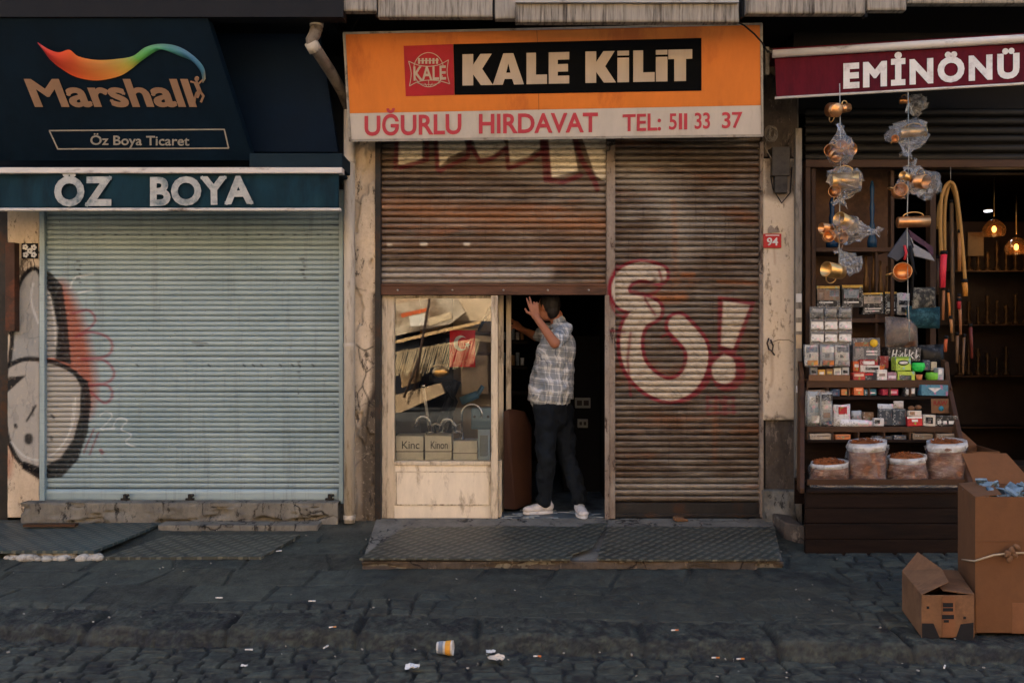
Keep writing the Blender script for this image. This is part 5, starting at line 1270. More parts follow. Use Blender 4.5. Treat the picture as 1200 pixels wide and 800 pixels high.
b.cap(P_(648, 470, .27), P_(649, 440, .27), .10, .10); b.cap(P_(649, 440, .27), P_(655, 400, .27), .10, .095)
b.cap(sh_l + Vector((0, .05, -.01)), sh_r, .045, .045); b.cap(P_(655, 392, .27), P_(652, 370, .27), .062, .056)
b.ball(head, (.098, .078, .122), rot=(0, .10, -.75)); b.ball(head + Vector((-.015, 0, -.055)), (.074, .062, .07))
fc = Vector((-.72, .68, .16)).normalized(); sd = Vector((-.68, -.72, 0)).normalized()
b.cap(head + fc * .088 + Vector((0, 0, .012)), head + fc * .112 + Vector((0, 0, -.018)), .010, .015, 10)
b.ball(head + fc * .085 + Vector((0, 0, .028)), (.02, .045, .012))
b.ball(head + fc * .084 + Vector((0, 0, -.048)), (.018, .026, .010)); b.ball(head + fc * .072 + Vector((0, 0, -.085)), (.03, .034, .024))
for s_ in (1, -1):
    e = head + sd * .078 * s_ + Vector((.012, 0, -.005)); b.ball(e, (.020, .010, .032)); b.ball(e + Vector((.0, 0, -.02)), (.012, .008, .014))
b.cap(sh_l, el_l, .040, .041); b.cap(el_l, wr_l, .043, .027)
b.cap(sh_r, el_r, .040, .041); b.cap(el_r, wr_r, .043, .027)
def hand(b, wr, d, out, pn, spread=1.0, curl=(0.2, .25, .9, 1.1)):
    """d fingers' direction, out the thumb side, pn the direction the palm faces"""
    pal = wr + d * .055
    for k in range(4):
        o = out * (.030 - .020 * k)
        b.cap(wr + o * .55, wr + d * .088 + o, .017, .012, 10)
    L = (.070, .078, .072, .056)
    for k in range(4):
        o = out * (.034 - .0225 * k)
        p0 = wr + d * .088 + o; c = curl[k]
        dd = (d + out * (.22 - .14 * k) * spread).normalized()
        p1 = p0 + (dd * math.cos(c * .5) + pn * math.sin(c * .5)) * L[k] * .48
        p2 = p1 + (dd * math.cos(c * 1.4) + pn * math.sin(c * 1.4)) * L[k] * .32
        p3 = p2 + (dd * math.cos(c * 2.0) + pn * math.sin(c * 2.0)) * L[k] * .24
        b.cap(p0, p1, .0098, .0088, 8); b.cap(p1, p2, .0088, .0080, 8); b.cap(p2, p3, .0080, .0068, 8)
    t0 = wr + d * .025 + out * .028; t1 = t0 + (d * .6 + out * .8 + pn * .25).normalized() * .042; t2 = t1 + (d * .85 + out * .25 + pn * .45).normalized() * .034
    b.cap(t0, t1, .014, .0105, 8); b.cap(t1, t2, .0105, .008, 8)
dh = Vector((-.22, -.05, .97)).normalized()
hand(b, wr_l, dh, Vector((-.97, -.1, -.2)).normalized(), Vector((-.1, .95, .1)).normalized(), .35, (.2, .25, 1.35, 1.5))
hand(b, wr_r, Vector((-.8, -.3, .5)).normalized(), Vector((0, .5, .8)).normalized(), Vector((-.3, .3, -.6)).normalized())
hip_l, kn_l, an_l = P_(640, 482, .20), P_(640, 535, .16), P_(638, 583, .20)
hip_r, kn_r, an_r = P_(658, 482, .34), P_(664, 535, .26), P_(679, 582, .16)
for h_, k_, a_ in ((hip_l, kn_l, an_l), (hip_r, kn_r, an_r)):
    b.cap(h_, k_, .075, .05); b.cap(k_, a_, .055, .038)
    b.ball(a_ + Vector((0, 0, -.03)), .04)
bd = fuse(b, 'body', skin, PN, .0052, 2)
m = MB()
for s_ in (1, -1):
    m.ball(head + fc * .083 + sd * .032 * s_ + Vector((0, 0, .012)), (.010, .010, .007), 10, 7)
build(m, 'eyes', M['letter_w2'], PN)
# hair
m = MB(); m.ball(head - fc * .016 + Vector((0, 0, .024)), (.098, .084, .116), rot=(0, .1, -.75)); m.ball(head - fc * .042 + Vector((0, 0, -.028)), (.064, .068, .076)); m.cap(head + fc * .045 + Vector((0, -.03, .105)), head + fc * .045 + Vector((0, .03, .105)), .035, .035)
hm = NT('black hair'); hm.col((.012, .010, .009, 1)); hm.set(.55, 0, .3); hm.bump(hm.noise(90, 4, .7, hm.map((1, 1, .2))), .8, .01)
fuse(m, 'hair', hm.m, PN, .008, 2)
# shirt
st = NT('grey plaid shirt')
sx = st.n.new('ShaderNodeSeparateXYZ'); st.lk(st.tc.outputs['Object'], sx.inputs[0])
def band(c, per, w, ph=0.0):
    q = st.math('FRACT', st.math('MULTIPLY', st.math('ADD', c, ph + 10), 1 / per))
    return st.math('MULTIPLY', st.math('GREATER_THAN', q, .5 - w / 2), st.math('LESS_THAN', q, .5 + w / 2))
hx = st.math('ADD', sx.outputs[0], st.math('MULTIPLY', sx.outputs[1], .8))
hz = st.math('ADD', sx.outputs[2], st.math('MULTIPLY', sx.outputs[0], .10))
nz_ = st.noise(6, 3, .5)
c = st.mix(st.ramp(nz_, [(.3, 0), (.7, 1)]), lin((172, 172, 168)), lin((190, 190, 186)))
for ax, per, w_, col, amt, ph in ((hx, .085, .42, (122, 128, 132), .7, 0), (hz, .095, .40, (122, 128, 132), .65, 0), (hx, .085, .07, (206, 206, 204), .8, .03), (hz, .095, .07, (210, 210, 208), .8, .035), (hx, .085, .05, (70, 78, 90), .7, .052), (hz, .095, .05, (70, 78, 90), .65, .06)):
    c = st.mix(st.math('MULTIPLY', band(ax, per, w_, ph), amt), c, lin(col))
st.col(c); st.set(.85, 0, .2)
fold = st.n.new('ShaderNodeTexNoise'); fold.inputs['Scale'].default_value = 7; fold.inputs['Detail'].default_value = 3; fold.inputs['Distortion'].default_value = 1.2
st.lk(st.map((1.6, 1.6, .6), rot=(0, .5, 0)), fold.inputs[0]); st.bump(fold.outputs[0], .9, .06)
s = MB()
s.cap(P_(645, 458, .27), P_(648, 436, .27), .192, .180, 20); s.cap(P_(648, 436, .27), P_(654, 402, .27), .180, .150, 20)
s.cap(sh_l + Vector((.0, .02, -.01)), sh_r + Vector((0, -.02, -.01)), .074, .074)
s.cap(sh_l, sh_l.lerp(el_l, .70), .074, .066); s.cap(sh_l.lerp(el_l, .4), sh_l.lerp(el_l, .78), .066, .070)
s.cap(sh_r, sh_r.lerp(el_r, .70), .074, .064)
s.cap(P_(655, 386, .27), P_(654, 379, .27), .072, .066)
so_ = build(s, 'shirt', st.m, PN)
r = so_.modifiers.new('fuse', 'REMESH'); r.mode = 'VOXEL'; r.voxel_size = .009; r.use_smooth_shade = True
tx = bpy.data.textures.new('cloth folds', 'CLOUDS'); tx.noise_scale = .10; tx.noise_depth = 2
d_ = so_.modifiers.new('folds', 'DISPLACE'); d_.texture = tx; d_.strength = .065; d_.mid_level = .5; d_.texture_coords = 'LOCAL'
s2 = so_.modifiers.new('soften', 'SMOOTH'); s2.iterations = 4
# shirt tail: a separate flared hem drawn from the same cloth
hm_ = MB(); n = 40; V = []
for j, (pz, rr) in enumerate(((452, .186), (462, .192), (469, .197), (469, .189), (455, .178))):
    for i in range(n):
        a = 2 * math.pi * i / n
        dip = (.018 * math.cos(2 * a + .6) + .006 * math.sin(7 * a)) if j in (2, 3) else 0
        cx = P_(646 - (pz - 452) * .05, pz, .27)
        V.append(cx + Vector((rr * math.cos(a) * 1.0, rr * math.sin(a) * .86, dip)))
Fs = [(j * n + i, j * n + (i + 1) % n, (j + 1) * n + (i + 1) % n, (j + 1) * n + i) for j in range(4) for i in range(n)]
hm_.add(V, Fs, 0, True); build(hm_, 'shirt_hem', st.m, PN)
# trousers
jn = worn('dark blue black denim', (11, 16, 20), .9, 0, .3, 5, (19, 26, 32), .4, (1, 1, .4), .35)
t_ = MB()
t_.cap(P_(645, 474, .27), P_(647, 486, .27), .160, .150, 18)
for h_, k_, a_ in ((hip_l, kn_l, an_l), (hip_r, kn_r, an_r)):
    t_.cap(h_, k_, .108, .080); t_.cap(k_, a_ + Vector((0, 0, .02)), .080, .066); t_.cap(k_.lerp(a_, .8), a_ + Vector((0, 0, -.012)), .066, .068)
to = build(t_, 'trousers', jn, PN)
r = to.modifiers.new('fuse', 'REMESH'); r.mode = 'VOXEL'; r.voxel_size = .010; r.use_smooth_shade = True
tx2 = bpy.data.textures.new('denim folds', 'CLOUDS'); tx2.noise_scale = .075
d_ = to.modifiers.new('folds', 'DISPLACE'); d_.texture = tx2; d_.strength = .055; d_.mid_level = .5; d_.texture_coords = 'LOCAL'
s2 = to.modifiers.new('soften', 'SMOOTH'); s2.iterations = 4
# shoes
def shoe(an, d):
    d = Vector(d).normalized(); sd_ = Vector((-d.y, d.x, 0)); f0 = Vector((an.x, an.y, 0)); a_ = math.atan2(d.y, d.x)
    u = MB(); u.ball(f0 + d * .0 + Vector((0, 0, .060)), (.062, .046, .050), rot=(0, 0, a_)); u.ball(f0 + d * .085 + Vector((0, 0, .048)), (.085, .046, .038), rot=(0, .12, a_)); u.ball(f0 + d * .150 + Vector((0, 0, .040)), (.058, .047, .030), rot=(0, 0, a_))
    u.cap(f0 + Vector((0, 0, .07)), f0 + Vector((0, 0, .095)), .046, .044)
    o = fuse(u, 'shoe', worn('off white leather', (196, 190, 182), .5, 0, .1, 12, (150, 140, 130), .25), PN, .006, 2)
    w = MB(); pts = []
    for k in range(20):
        t = 2 * math.pi * k / 20; l = .130 * math.cos(t); ww = (.046 + .006 * math.cos(t)) * math.sin(t)
        pts.append(f0 + d * (.075 + l) + sd_ * ww + Vector((0, 0, .002)))
    w.prism(pts, (0, 0, .024)); build(w, 'sole', M['letter_w2'], o, bevel=.005)
    l_ = MB()
    for k in range(4):
        c = f0 + d * (.05 + .022 * k) + Vector((0, 0, .092 - .010 * k)); l_.tube([c - sd_ * .022, c + Vector((0, 0, .005)), c + sd_ * .022], .0035, 6)
    build(l_, 'laces', M['letter_w'], o)
shoe(an_l + Vector((.02, 0, 0)), (-1, -.18, 0))
shoe(an_r, (.12, -1, 0))

cl_ = MB(); n = 26; V = []
nb_ = P_(655, 380, .27)
for j, (r_, h_) in enumerate(((.074, -.012), (.070, .018), (.084, .004), (.090, -.020))):
    for i in range(n):
        a = 2 * math.pi * i / n; gap = .020 * math.exp(-((a - math.pi) / .5) ** 2)
        V.append(nb_ + Vector((r_ * 1.0 * math.cos(a), r_ * 1.05 * math.sin(a), h_ - gap + .008 * math.cos(a))))
cl_.add(V, [(j * n + i, j * n + (i + 1) % n, (j + 1) * n + (i + 1) % n, (j + 1) * n + i) for j in range(3) for i in range(n)], 0, True); build(cl_, 'collar', st.m, PN)

# ============================================================ DISPLAY RACK AND GOODS
RK = thing('display_rack', (X(1040, -.83), -.5, pave_z(-.83)), 'stepped dark wood display rack loaded with small goods outside the souvenir shop', 'rack')
def rx(py):  # right edge of the rack
    return 1112 + (py - 440) * 0.215
yf = -.83
zc0 = pave_z(yf) - .02
for k in range(4):     # plinth boards
    a = 577 + k * 18.2
    m = MB(); m.box(X(944, yf), X(1144, yf), yf + random.uniform(-.003, .003), yf + .03, Z(a + 17.6, yf) if k < 3 else zc0, Z(a, yf)); build(m, 'plinth_board', M['wood'], RK, bevel=.004)
m = MB(); m.prism([(X(944, yf), yf - .02, Z(577, yf)), (X(1144, yf), yf - .02, Z(577, yf)), (X(1144, yf), -.02, Z(577, yf)), (X(944, -.05), -.02, Z(577, yf))], (0, 0, .02)); build(m, 'plinth_top', M['wood'], RK, bevel=.003)
m = MB(); m.box(X(1143, yf) - .03, X(1143, yf), yf + .031, -.05, zc0, Z(577, yf) - .003); build(m, 'plinth_side', M['wood'], RK)
m = MB(); m.prism([(X(944, yf), yf + .031, zc0), (X(944, -.05), -.05, zc0), (X(944, -.05), -.05, Z(577, yf) - .003), (X(944, yf), yf + .031, Z(577, yf) - .003)], (.03, 0, 0)); build(m, 'plinth_side', M['wood'], RK)
TI = [(-.20, 445, 454), (-.42, 499.5, 506), (-.72, 561, 568)]     # depth, rail top, rail bottom
backs = [.0, -.22, -.46]
for k, (y, a, b) in enumerate(TI):
    x0, x1 = X(945, y), X(rx(a) - 2, y)
    m = MB(); m.box(x0, x1, y - .015, y + .005, Z(b, y), Z(a, y)); build(m, 'rail', M['wood2'], RK, bevel=.003)
    zs = Z(b - 2, y)
    m = MB(); m.box(x0, x1, y + .006, backs[k], zs - .015, zs); build(m, 'shelf', M['wood'], RK)
    m = MB(); y2 = backs[k]; m.box(x0, x1, y2, y2 + .012, zs - (.35 if k < 2 else .2), zs + (.02 if k == 0 else .0)); build(m, 'riser', M['wood'], RK)
for k, (y, a, b, n) in enumerate(((-.24, 464, 468, 7), (-.46, 515, 518, 6))):     # shallow compartments under each step
    x0, x1 = X(946, y), X(rx(a) - 2, y)
    m = MB(); m.box(x0, x1, y - .01, y + .14, Z(b, y), Z(a, y)); build(m, 'shelf', M['wood'], RK, bevel=.002)
    for i in range(n + 1):
        x = x0 + (x1 - x0) * i / n
        m = MB(); m.box(x - .006, x + .006, y - .006, y + .12, Z(a, y) + .001, TI[k][1] and Z(TI[k][2] + .5, y)); build(m, 'divider', M['wood2'], RK)
for px0, px1, xb in ((1112, 1142, 5), (941, 943, 4)):
    w = .035
    pts = [(px0, 424, -.16), (px0 + 2, 446, -.18), (px1, 572, -.80), (px1, 577, -.80)]
    P = [W(*p) for p in pts]
    for i in range(3):
        a, b = P[i], P[i + 1]
        if (b - a).length < .02: continue
        m = MB(); d = (b - a).normalized(); m.prism([a, b + d * .006, b + d * .006 + Vector((0, .07, .02)), a + Vector((0, .07, .02))], (-w, 0, 0)); build(m, 'side_board', M['wood2'], RK, bevel=.004)
m = MB(); m.box(X(947, -.7), X(1138, -.7), -.735, -.73, Z(574, -.73), Z(568, -.73)); build(m, 'glass_front', M['film2'], RK)

def pouch(mb, px0, px1, py0, py1, y, th, seed=0, mi=0, cr=.004):
    n = 10; x0, x1, z0, z1 = X(px0, y), X(px1, y), Z(py1, y), Z(py0, y); V = []
    for sgn in (-1, 1):
        for j in range(n + 1):
            for i in range(n + 1):
                s_, t_ = i / n, j / n
                bl = (math.sin(math.pi * s_) * math.sin(math.pi * t_)) ** .45 * th / 2
                nn = float(vnoise(np.array([s_ * 4 + seed]), np.array([t_ * 4 + seed * 3.3]), 7)[0]) - .5
                xw = (nn * cr) * 2
                V.append(((x0 + (x1 - x0) * s_) + xw, y + th / 2 + sgn * bl + nn * cr * 2.5 * (1 if bl > 0 else 0), z0 + (z1 - z0) * t_ + xw))
    w = n + 1; N = w * w
    Fs = [(j * w + i, j * w + i + 1, (j + 1) * w + i + 1, (j + 1) * w + i) for j in range(n) for i in range(n)]
    mb.add(V, Fs + [tuple(q_ + N for q_ in f[::-1]) for f in Fs], mi, True); return mb
def goods(name, label, cat, r, y, dep, col, patches=(), style='box', group=None, word=None, film=False, rot=0):
    px0, px1, py0, py1 = r
    T = thing(name, (X((px0 + px1) / 2, y), y, Z(py1, y)), label, cat, group)
    mat = printed(col) if not isinstance(col, bpy.types.Material) else col
    m = MB()
    if style == 'box': m.pbox(px0, px1, py0, py1, y, dep); build(m, 'body', mat, T, bevel=.0025)
    else: pouch(m, px0, px1, py0, py1, y, dep, px0 * .13); build(m, 'body', mat, T, fix=False)
    for (u0, u1, v0, v1, c, *nm) in patches:
        a, b = px0 + (px1 - px0) * u0, px0 + (px1 - px0) * u1; c_, d_ = py0 + (py1 - py0) * v0, py0 + (py1 - py0) * v1
        m = MB(); o_ = .002 if style == 'box' else .004
        if style == 'box': m.pbox(a, b, c_, d_, y - o_, .004)
        else: m.pbox(a, b, c_, d_, y - .002, .006)
        build(m, nm[0] if nm else 'printed_panel', printed(c), T, bevel=.0006)
    if word:
        s, u0, u1, v0, v1, c = word
        pl = Plane(W(px0, py1, y), W(px1, py1, y), W(px0, py0, y)); a, b = px0 + (px1 - px0) * u0, px0 + (px1 - px0) * u1; c_, d_ = py0 + (py1 - py0) * v0, py0 + (py1 - py0) * v1
        m = MB(); letter(m, s, pl, [(a, c_), (b, c_), (b, d_), (a, d_)], .02, 1, .0015, pad=.003); build(m, 'lettering', plain(c, .5), T)
    if film:
        m = MB(); pouch(m, px0 - 1, px1 + 1, py0 - 1, py1 + .3, y - .012, dep + .02, px0 * .37, cr=.008); build(m, 'wrapper', M['film'], T, fix=False)
    T.rotation_euler = (random.uniform(-.05, .02), random.uniform(-.035, .035), rot + random.uniform(-.10, .10))
    return T
K_, W_, G_ = (26, 28, 30), (206, 206, 200), (120, 124, 126)
# --- charcoal and hookah boxes on the window shelf
zy = .12
goods('charcoal_box', 'box with a party photo on the left end of the long shelf', 'box', (957, 985, 335, 360), zy, .12, K_, [(0, 1, 0, .12, (190, 150, 60)), (.02, .98, .16, .66, (130, 104, 84)), (.1, .3, .3, .66, (190, 170, 150)), (.55, .95, .2, .5, (150, 170, 180)), (.1, .7, .74, .80, W_)])
goods('charcoal_box', 'black box printed with grey smoke second on the long shelf', 'box', (987, 1011, 334, 360), zy, .12, K_, [(0, 1, 0, .12, (190, 150, 60)), (.1, .8, .2, .58, (112, 124, 130)), (.3, .7, .25, .45, (170, 176, 178)), (.1, .8, .74, .80, W_)])
goods('charcoal_box', 'black box with pale picture and gold lid in the middle of the long shelf', 'box', (1012, 1035, 343, 368), zy, .12, K_, [(0, 1, 0, .08, (190, 150, 60)), (.05, .9, .16, .5, (150, 140, 124)), (.5, .95, .2, .4, (190, 192, 190)), (.1, .9, .72, .77, W_), (.1, .8, .83, .88, W_)])
goods('charcoal_box', 'black box with a grey leaf shape right of the middle on the long shelf', 'box', (1037, 1051, 342, 368), zy, .12, K_, [(0, 1, 0, .08, (190, 150, 60)), (.2, .85, .45, .7, (130, 140, 140)), (.15, .9, .78, .84, W_)])
goods('pouch', 'white and black tobacco pouch with yellow dots beside the leaf box', 'pouch', (1052, 1067, 343, 369), zy, .04, (190, 190, 184), [(.1, .9, .35, .55, K_), (.3, .7, .65, .9, K_), (.6, .85, .75, .95, (200, 180, 60))], 'pouch')
goods('glove_bundle', 'bundle of dark patterned cloth hanging right of the long shelf', 'cloth', (1072, 1100, 336, 362), -.1, .08, worn('dark patterned cloth', (60, 62, 62), .8, 0, .6, 30, (150, 146, 130), .45), [], 'pouch')
goods('shower_puff', 'dark teal net bundle hanging under the patterned cloth', 'bundle', (1066, 1104, 358, 384), -.1, .12, worn('teal netting', (26, 64, 76), .8, 0, .5, 24, (60, 100, 110), .4), [], 'pouch')
# --- strips of small white sachets
row = ['upper', 'lower']; colm = ['left', 'middle', 'right']
SB = MB(); SB.pbox(949, 998.5, 359, 404, -.205, .004)
solo(SB, 'hanging_card', M['film'], 'clear hanging card strip holding the white sachets at the rack top', 'card')
for j in range(2):
    for i in range(3):
        a = 951 + i * 16.5; b = 374 + j * 14.5
        goods('sachet', '%s white sachet in the %s row of the hanging card strip' % (colm[i], row[j]), 'sachet', (a, a + 14.5, b, b + 11.5), -.225, .018, (214, 212, 206), [(0, 1, 0, .25, (96, 98, 100), 'header')], 'pouch', 'sachets on the hanging strip')
for i in range(3):
    a = 951 + i * 16.5
    goods('sachet', '%s dark silver sachet at the top of the hanging card strip' % colm[i], 'sachet', (a, a + 14.5, 361, 373), -.225, .022, (92, 96, 96), [(.1, .9, .1, .4, (160, 160, 156), 'header')], 'pouch', 'sachets on the hanging strip', film=True)
cl = [(W_, (70, 90, 110), (200, 140, 60)), ((150, 160, 168), W_, (190, 110, 50)), (W_, K_, (150, 150, 150))]
for i, (a, b, lb) in enumerate(((944, 960, 'clear bag with orange foot at the left end below the sachets'), (962, 979, 'clear bag with a white head in the middle below the sachets'), (980, 997, 'clear bag holding white goods at the right end below the sachets'))):
    goods('clear_bag', lb, 'bag', (a, b, 404, 429), -.23, .035, cl[i][0], [(.1, .9, .1, .35, cl[i][1]), (.15, .9, .72, .94, cl[i][2]), (.3, .6, .42, .6, (90, 100, 110))], 'pouch', 'clear bags at the top of the rack', film=True)
T = thing('cardboard_tray', (X(971, -.2), -.2, Z(447, -.2)), 'shallow cardboard tray at the left end of the top step', 'tray')
m = MB(); m.pbox(948, 996, 439, 446, -.225, .006); build(m, 'front', M['card2'], T); m = MB(); m.box(X(948, -.21), X(996, -.21), -.218, -.03, Z(446, -.2), Z(445, -.2)); build(m, 'base', M['card2'], T)
for i in range(5):
    a = 950 + i * 9.2
    goods('packet', 'small %s packet standing in the cardboard tray' % ['grey', 'orange banded', 'brown', 'white', 'silver'][i], 'packet', (a, a + 8.4, 430 + (i * 7) % 4, 442), -.17, .03, [(120, 124, 126), (196, 150, 70), (128, 96, 70), W_, (170, 172, 172)][i], [(.15, .8, .3, .6, [K_, W_, (190, 160, 80), (150, 150, 150), K_][i])], 'box', 'packets in the cardboard tray')
# --- top step
goods('printed_box', 'grey box with a round yellow badge at the back of the top step', 'box', (1000, 1031, 396, 423), -.05, .10, (92, 94, 96), [(.08, .6, .18, .36, (150, 96, 60)), (.1, .4, .45, .9, (140, 138, 134)), (.5, .9, .55, .62, W_), (.5, .9, .68, .74, W_)])
m = MB(); m.lathe([(.001, 0), (.032, 0), (.032, .004), (.001, .004)], W(1024, 402, -.056), (0, -1, 0), 18); 
badge = build(m, 'badge', plain((212, 176, 48)), [o for o in COL.objects if o.name.startswith('printed_box')][0])
goods('tobacco_bag', 'wrinkled plastic bag of brown leaf standing on a black box', 'bag', (1042, 1078, 372, 408), -.08, .10, worn('brown leaf', (90, 62, 46), .5, 0, .6, 20, (150, 120, 96), .35), [], 'pouch', film=True)
goods('printed_box', 'black box with white script under the bag of brown leaf', 'box', (1041, 1079, 407, 423), -.08, .14, K_, [])
sq = Plane(W(1041, 423, -.084), W(1079, 423, -.084), W(1041, 407, -.084)); m = MB()
for st_ in ([(1047, 410), (1045, 420)], [(1051, 410), (1049, 420)], [(1045.5, 415.5), (1050.5, 414.5)], [(1054, 418), (1058, 413), (1057, 419)], [(1061, 409), (1060, 420), (1063, 415)], [(1066, 410), (1065, 420)], [(1070, 413), (1067, 416), (1070, 420)], [(1074, 410), (1073, 420), (1076, 416)]): m.ribbon(sq, st_, 1.3, .002)
solo(m, 'script_mark', M['letter_w2'], 'white script strokes across the black box under the leaf bag', 'lettering')
for i, (r, c, p, lb) in enumerate((((1000, 1008, 423, 435), (196, 92, 50), [(.2, .8, .3, .6, W_)], 'orange small box at the back left of the top step'),
    ((1008, 1029, 421, 431), (140, 26, 30), [(.2, .8, .2, .6, W_)], 'dark red box with a white oval on the top step'),
    ((1009, 1036, 428, 436), (196, 190, 180), [(.2, .75, .3, .7, K_), (.8, 1, 0, .9, (190, 96, 40))], 'white box with black tip and orange end on the top step'),
    ((1000, 1014, 436, 446), (176, 62, 52), [(.1, .9, .2, .5, (206, 170, 150))], 'pinkish red box at the front left of the top step'),
    ((1014, 1027, 437, 446), (30, 34, 44), [(0, .7, 0, .3, (170, 40, 44))], 'dark blue box with a red edge at the front of the top step'),
    ((1028, 1040, 433, 446), (206, 202, 194), [(.2, .8, .35, .6, (140, 120, 110))], 'white square box at the front of the top step'),
    ((1040, 1051, 436, 446), (150, 112, 122), [(.1, .9, .4, .7, (206, 196, 196))], 'dusty pink box at the front of the top step'),
    ((1052, 1072, 435, 446), (168, 188, 70), [(.12, .8, .4, .9, (60, 70, 60)), (.2, .7, .55, .8, W_)], 'lime box with a dark window at the front of the top step'),
    ((1099, 1106, 431, 446), (150, 156, 160), [(.1, .7, .1, .5, W_)], 'narrow grey pack at the right end of the top step'))):
    goods('small_box', lb, 'box', r, -.185 if i > 2 else -.12 - .02 * i, .06, c, p, 'box', 'small boxes on the top step')
def bowl(px, py, r, col, lb):
    m = MB(); prof = [(.001, -r * .8), (r * .5, -r * .8), (r * .86, -r * .45), (r, .0), (r * .93, r * .45), (r * .84, r * .62), (r * .78, r * .55), (r * .9, 0), (r * .7, -r * .5), (.001, -r * .6)]
    m.lathe(prof, W(px, py, -.14), (0, 0, 1), 22); solo(m, 'silicone_bowl', plain(col, .4), lb, 'bowl')
bowl(1076, 429.5, .052, (52, 200, 84), 'bright green silicone bowl on top of the lime boxes')
bowl(1092.5, 441, .054, (112, 186, 62), 'yellow green silicone bowl at the right of the top step')
T = goods('tin', 'lime green tin with an oval white label in the middle of the top step', 'tin', (1050, 1068, 418, 434), -.16, .08, (166, 192, 76), [(0, 1, 0, .12, (110, 150, 50), 'rim')])
m = MB(); m.ball(W(1059, 425, -.161), (.045, .004, .022)); build(m, 'oval_label', plain(K_), T); m = MB(); m.ball(W(1059, 425, -.165), (.036, .004, .012)); build(m, 'oval_label', M['letter_w2'], T)
m = MB(); m.lathe([(.001, 0), (.02, 0), (.027, .05), (.023, .05), (.001, .01)], W(1077, 446, -.19), n=14); solo(m, 'cup', plain((186, 116, 70), .5), 'small orange brown cup between the green bowls', 'cup')
goods('black_bag', 'black bags with grey print heaped at the right of the rack top', 'bag', (1080, 1110, 404, 432), -.06, .10, worn('black printed film', (22, 24, 26), .35, 0, .5, 20, (90, 94, 98), .3), [], 'pouch')
# --- compartments under the top step
for i, (r, c, p, lb) in enumerate((((948, 968, 457, 464), (130, 104, 78), [(.1, .5, .2, .6, (170, 150, 120))], 'brown card box in the leftmost compartment under the top step'),
    ((976, 984, 456, 464), (40, 60, 84), [], 'dark blue box in the second compartment under the top step'),
    ((986, 996, 456, 463), (196, 122, 70), [], 'orange block in the second compartment under the top step'),
    ((1001, 1012, 454, 463), (200, 104, 56), [(.2, .8, .2, .4, (226, 170, 130))], 'bright orange pack in the compartment left of the teal pack'),
    ((1013, 1027, 456, 463), (40, 92, 100), [(.1, .9, .5, .7, W_)], 'teal pack in a compartment under the top step'),
    ((1034, 1053, 456, 463), (160, 40, 62), [(.4, .9, .3, .7, (206, 150, 160))], 'crimson pack in a compartment under the top step'),
    ((1061, 1073, 454, 464), (30, 32, 34), [(.1, .4, .2, .8, W_), (.6, .9, .1, .7, W_)], 'black and white checked pack in a compartment'))):
    goods('small_pack', lb, 'pack', r, -.225, .08, c, p, 'box', 'packs in the compartments under the top step')
T = goods('blue_box', 'pale blue box with a white chevron at the right end under the top step', 'box', (1080, 1111, 451, 463.5), -.265, .12, (72, 122, 142))
m = MB(); m.prism([W(1088, 454.5, -.267), W(1103, 454.5, -.267), W(1095.5, 460, -.267)], (0, .003, 0)); build(m, 'chevron', M['letter_w2'], T)
# --- second step
goods('clear_bag', 'tall clear bag of bottles at the left end of the second step', 'bag', (947, 962, 459, 499), -.40, .05, (160, 172, 178), [(.1, .5, .15, .35, W_), (.2, .8, .45, .6, (96, 130, 150)), (.3, .9, .7, .9, (200, 200, 196)), (.6, .9, .1, .3, K_)], 'pouch', 'clear bags on the second step', film=True)
goods('clear_bag', 'tall clear bag of mixed goods second on the second step', 'bag', (962, 978, 460, 499), -.41, .05, (170, 174, 172), [(.1, .9, .05, .25, K_), (.2, .8, .35, .5, W_), (.2, .7, .6, .75, (150, 120, 96)), (.2, .8, .85, .95, (60, 80, 96))], 'pouch', 'clear bags on the second step', film=True)
goods('pouch', 'white pouch with a red patch on the second step', 'pouch', (978, 998, 474, 499), -.38, .04, (196, 196, 194), [(.25, .75, .1, .45, (160, 30, 40))], 'pouch')
goods('plastic_wrap', 'crumpled clear wrap lying on the second step', 'wrap', (986, 1026, 492, 500), -.41, .05, (206, 206, 204), [], 'pouch')
goods('pouch', 'pale crumpled pouch behind the dark pads on the second step', 'pouch', (1030, 1048, 473, 488), -.30, .04, (180, 184, 186), [], 'pouch')
for a, b, lb in ((1030, 1045, 'dark slate pad, left one of two on the second step'), (1046, 1062, 'dark slate pad, right one of two on the second step')):
    goods('pad', lb, 'pad', (a, b, 479, 498), -.38, .03, (44, 54, 62), [(.06, .94, .04, .1, (84, 96, 104))], 'box', 'dark slate pads')
goods('lighter', 'black and white pointed pack in front of the slate pads', 'pack', (1024, 1036, 490, 499), -.415, .03, (186, 186, 182), [(.1, .6, .2, .7, K_)])
goods('small_box', 'red box with a white envelope mark on the second step', 'box', (1064, 1081, 488, 499), -.41, .05, (176, 34, 40), [(0, 1, 0, .2, W_), (.3, .7, .3, .55, W_)])
goods('small_box', 'white box stacked above the red one on the second step', 'box', (1065, 1080, 481, 487.5), -.40, .05, (196, 186, 170), [(.1, .5, .2, .8, (160, 120, 90))])
m = MB()
for a, b in ((1068, 478), (1076, 477)): m.ball(W(a, b, -.38), (.025, .02, .018))
solo(m, 'nuts', M['card2'], 'pair of brown round things on top of the white box', 'nuts')
goods('small_box', 'cream box with a black emblem right of the red box', 'box', (1082, 1096, 486, 499), -.41, .05, (186, 180, 166), [(.2, .8, .2, .8, K_), (.4, .6, .3, .7, W_)])
goods('small_box', 'long black box with white print at the right of the second step', 'box', (1097, 1122, 487, 499), -.41, .05, K_, [(.1, .25, .5, .8, W_), (.35, .5, .5, .8, W_), (.6, .85, .5, .8, W_)])
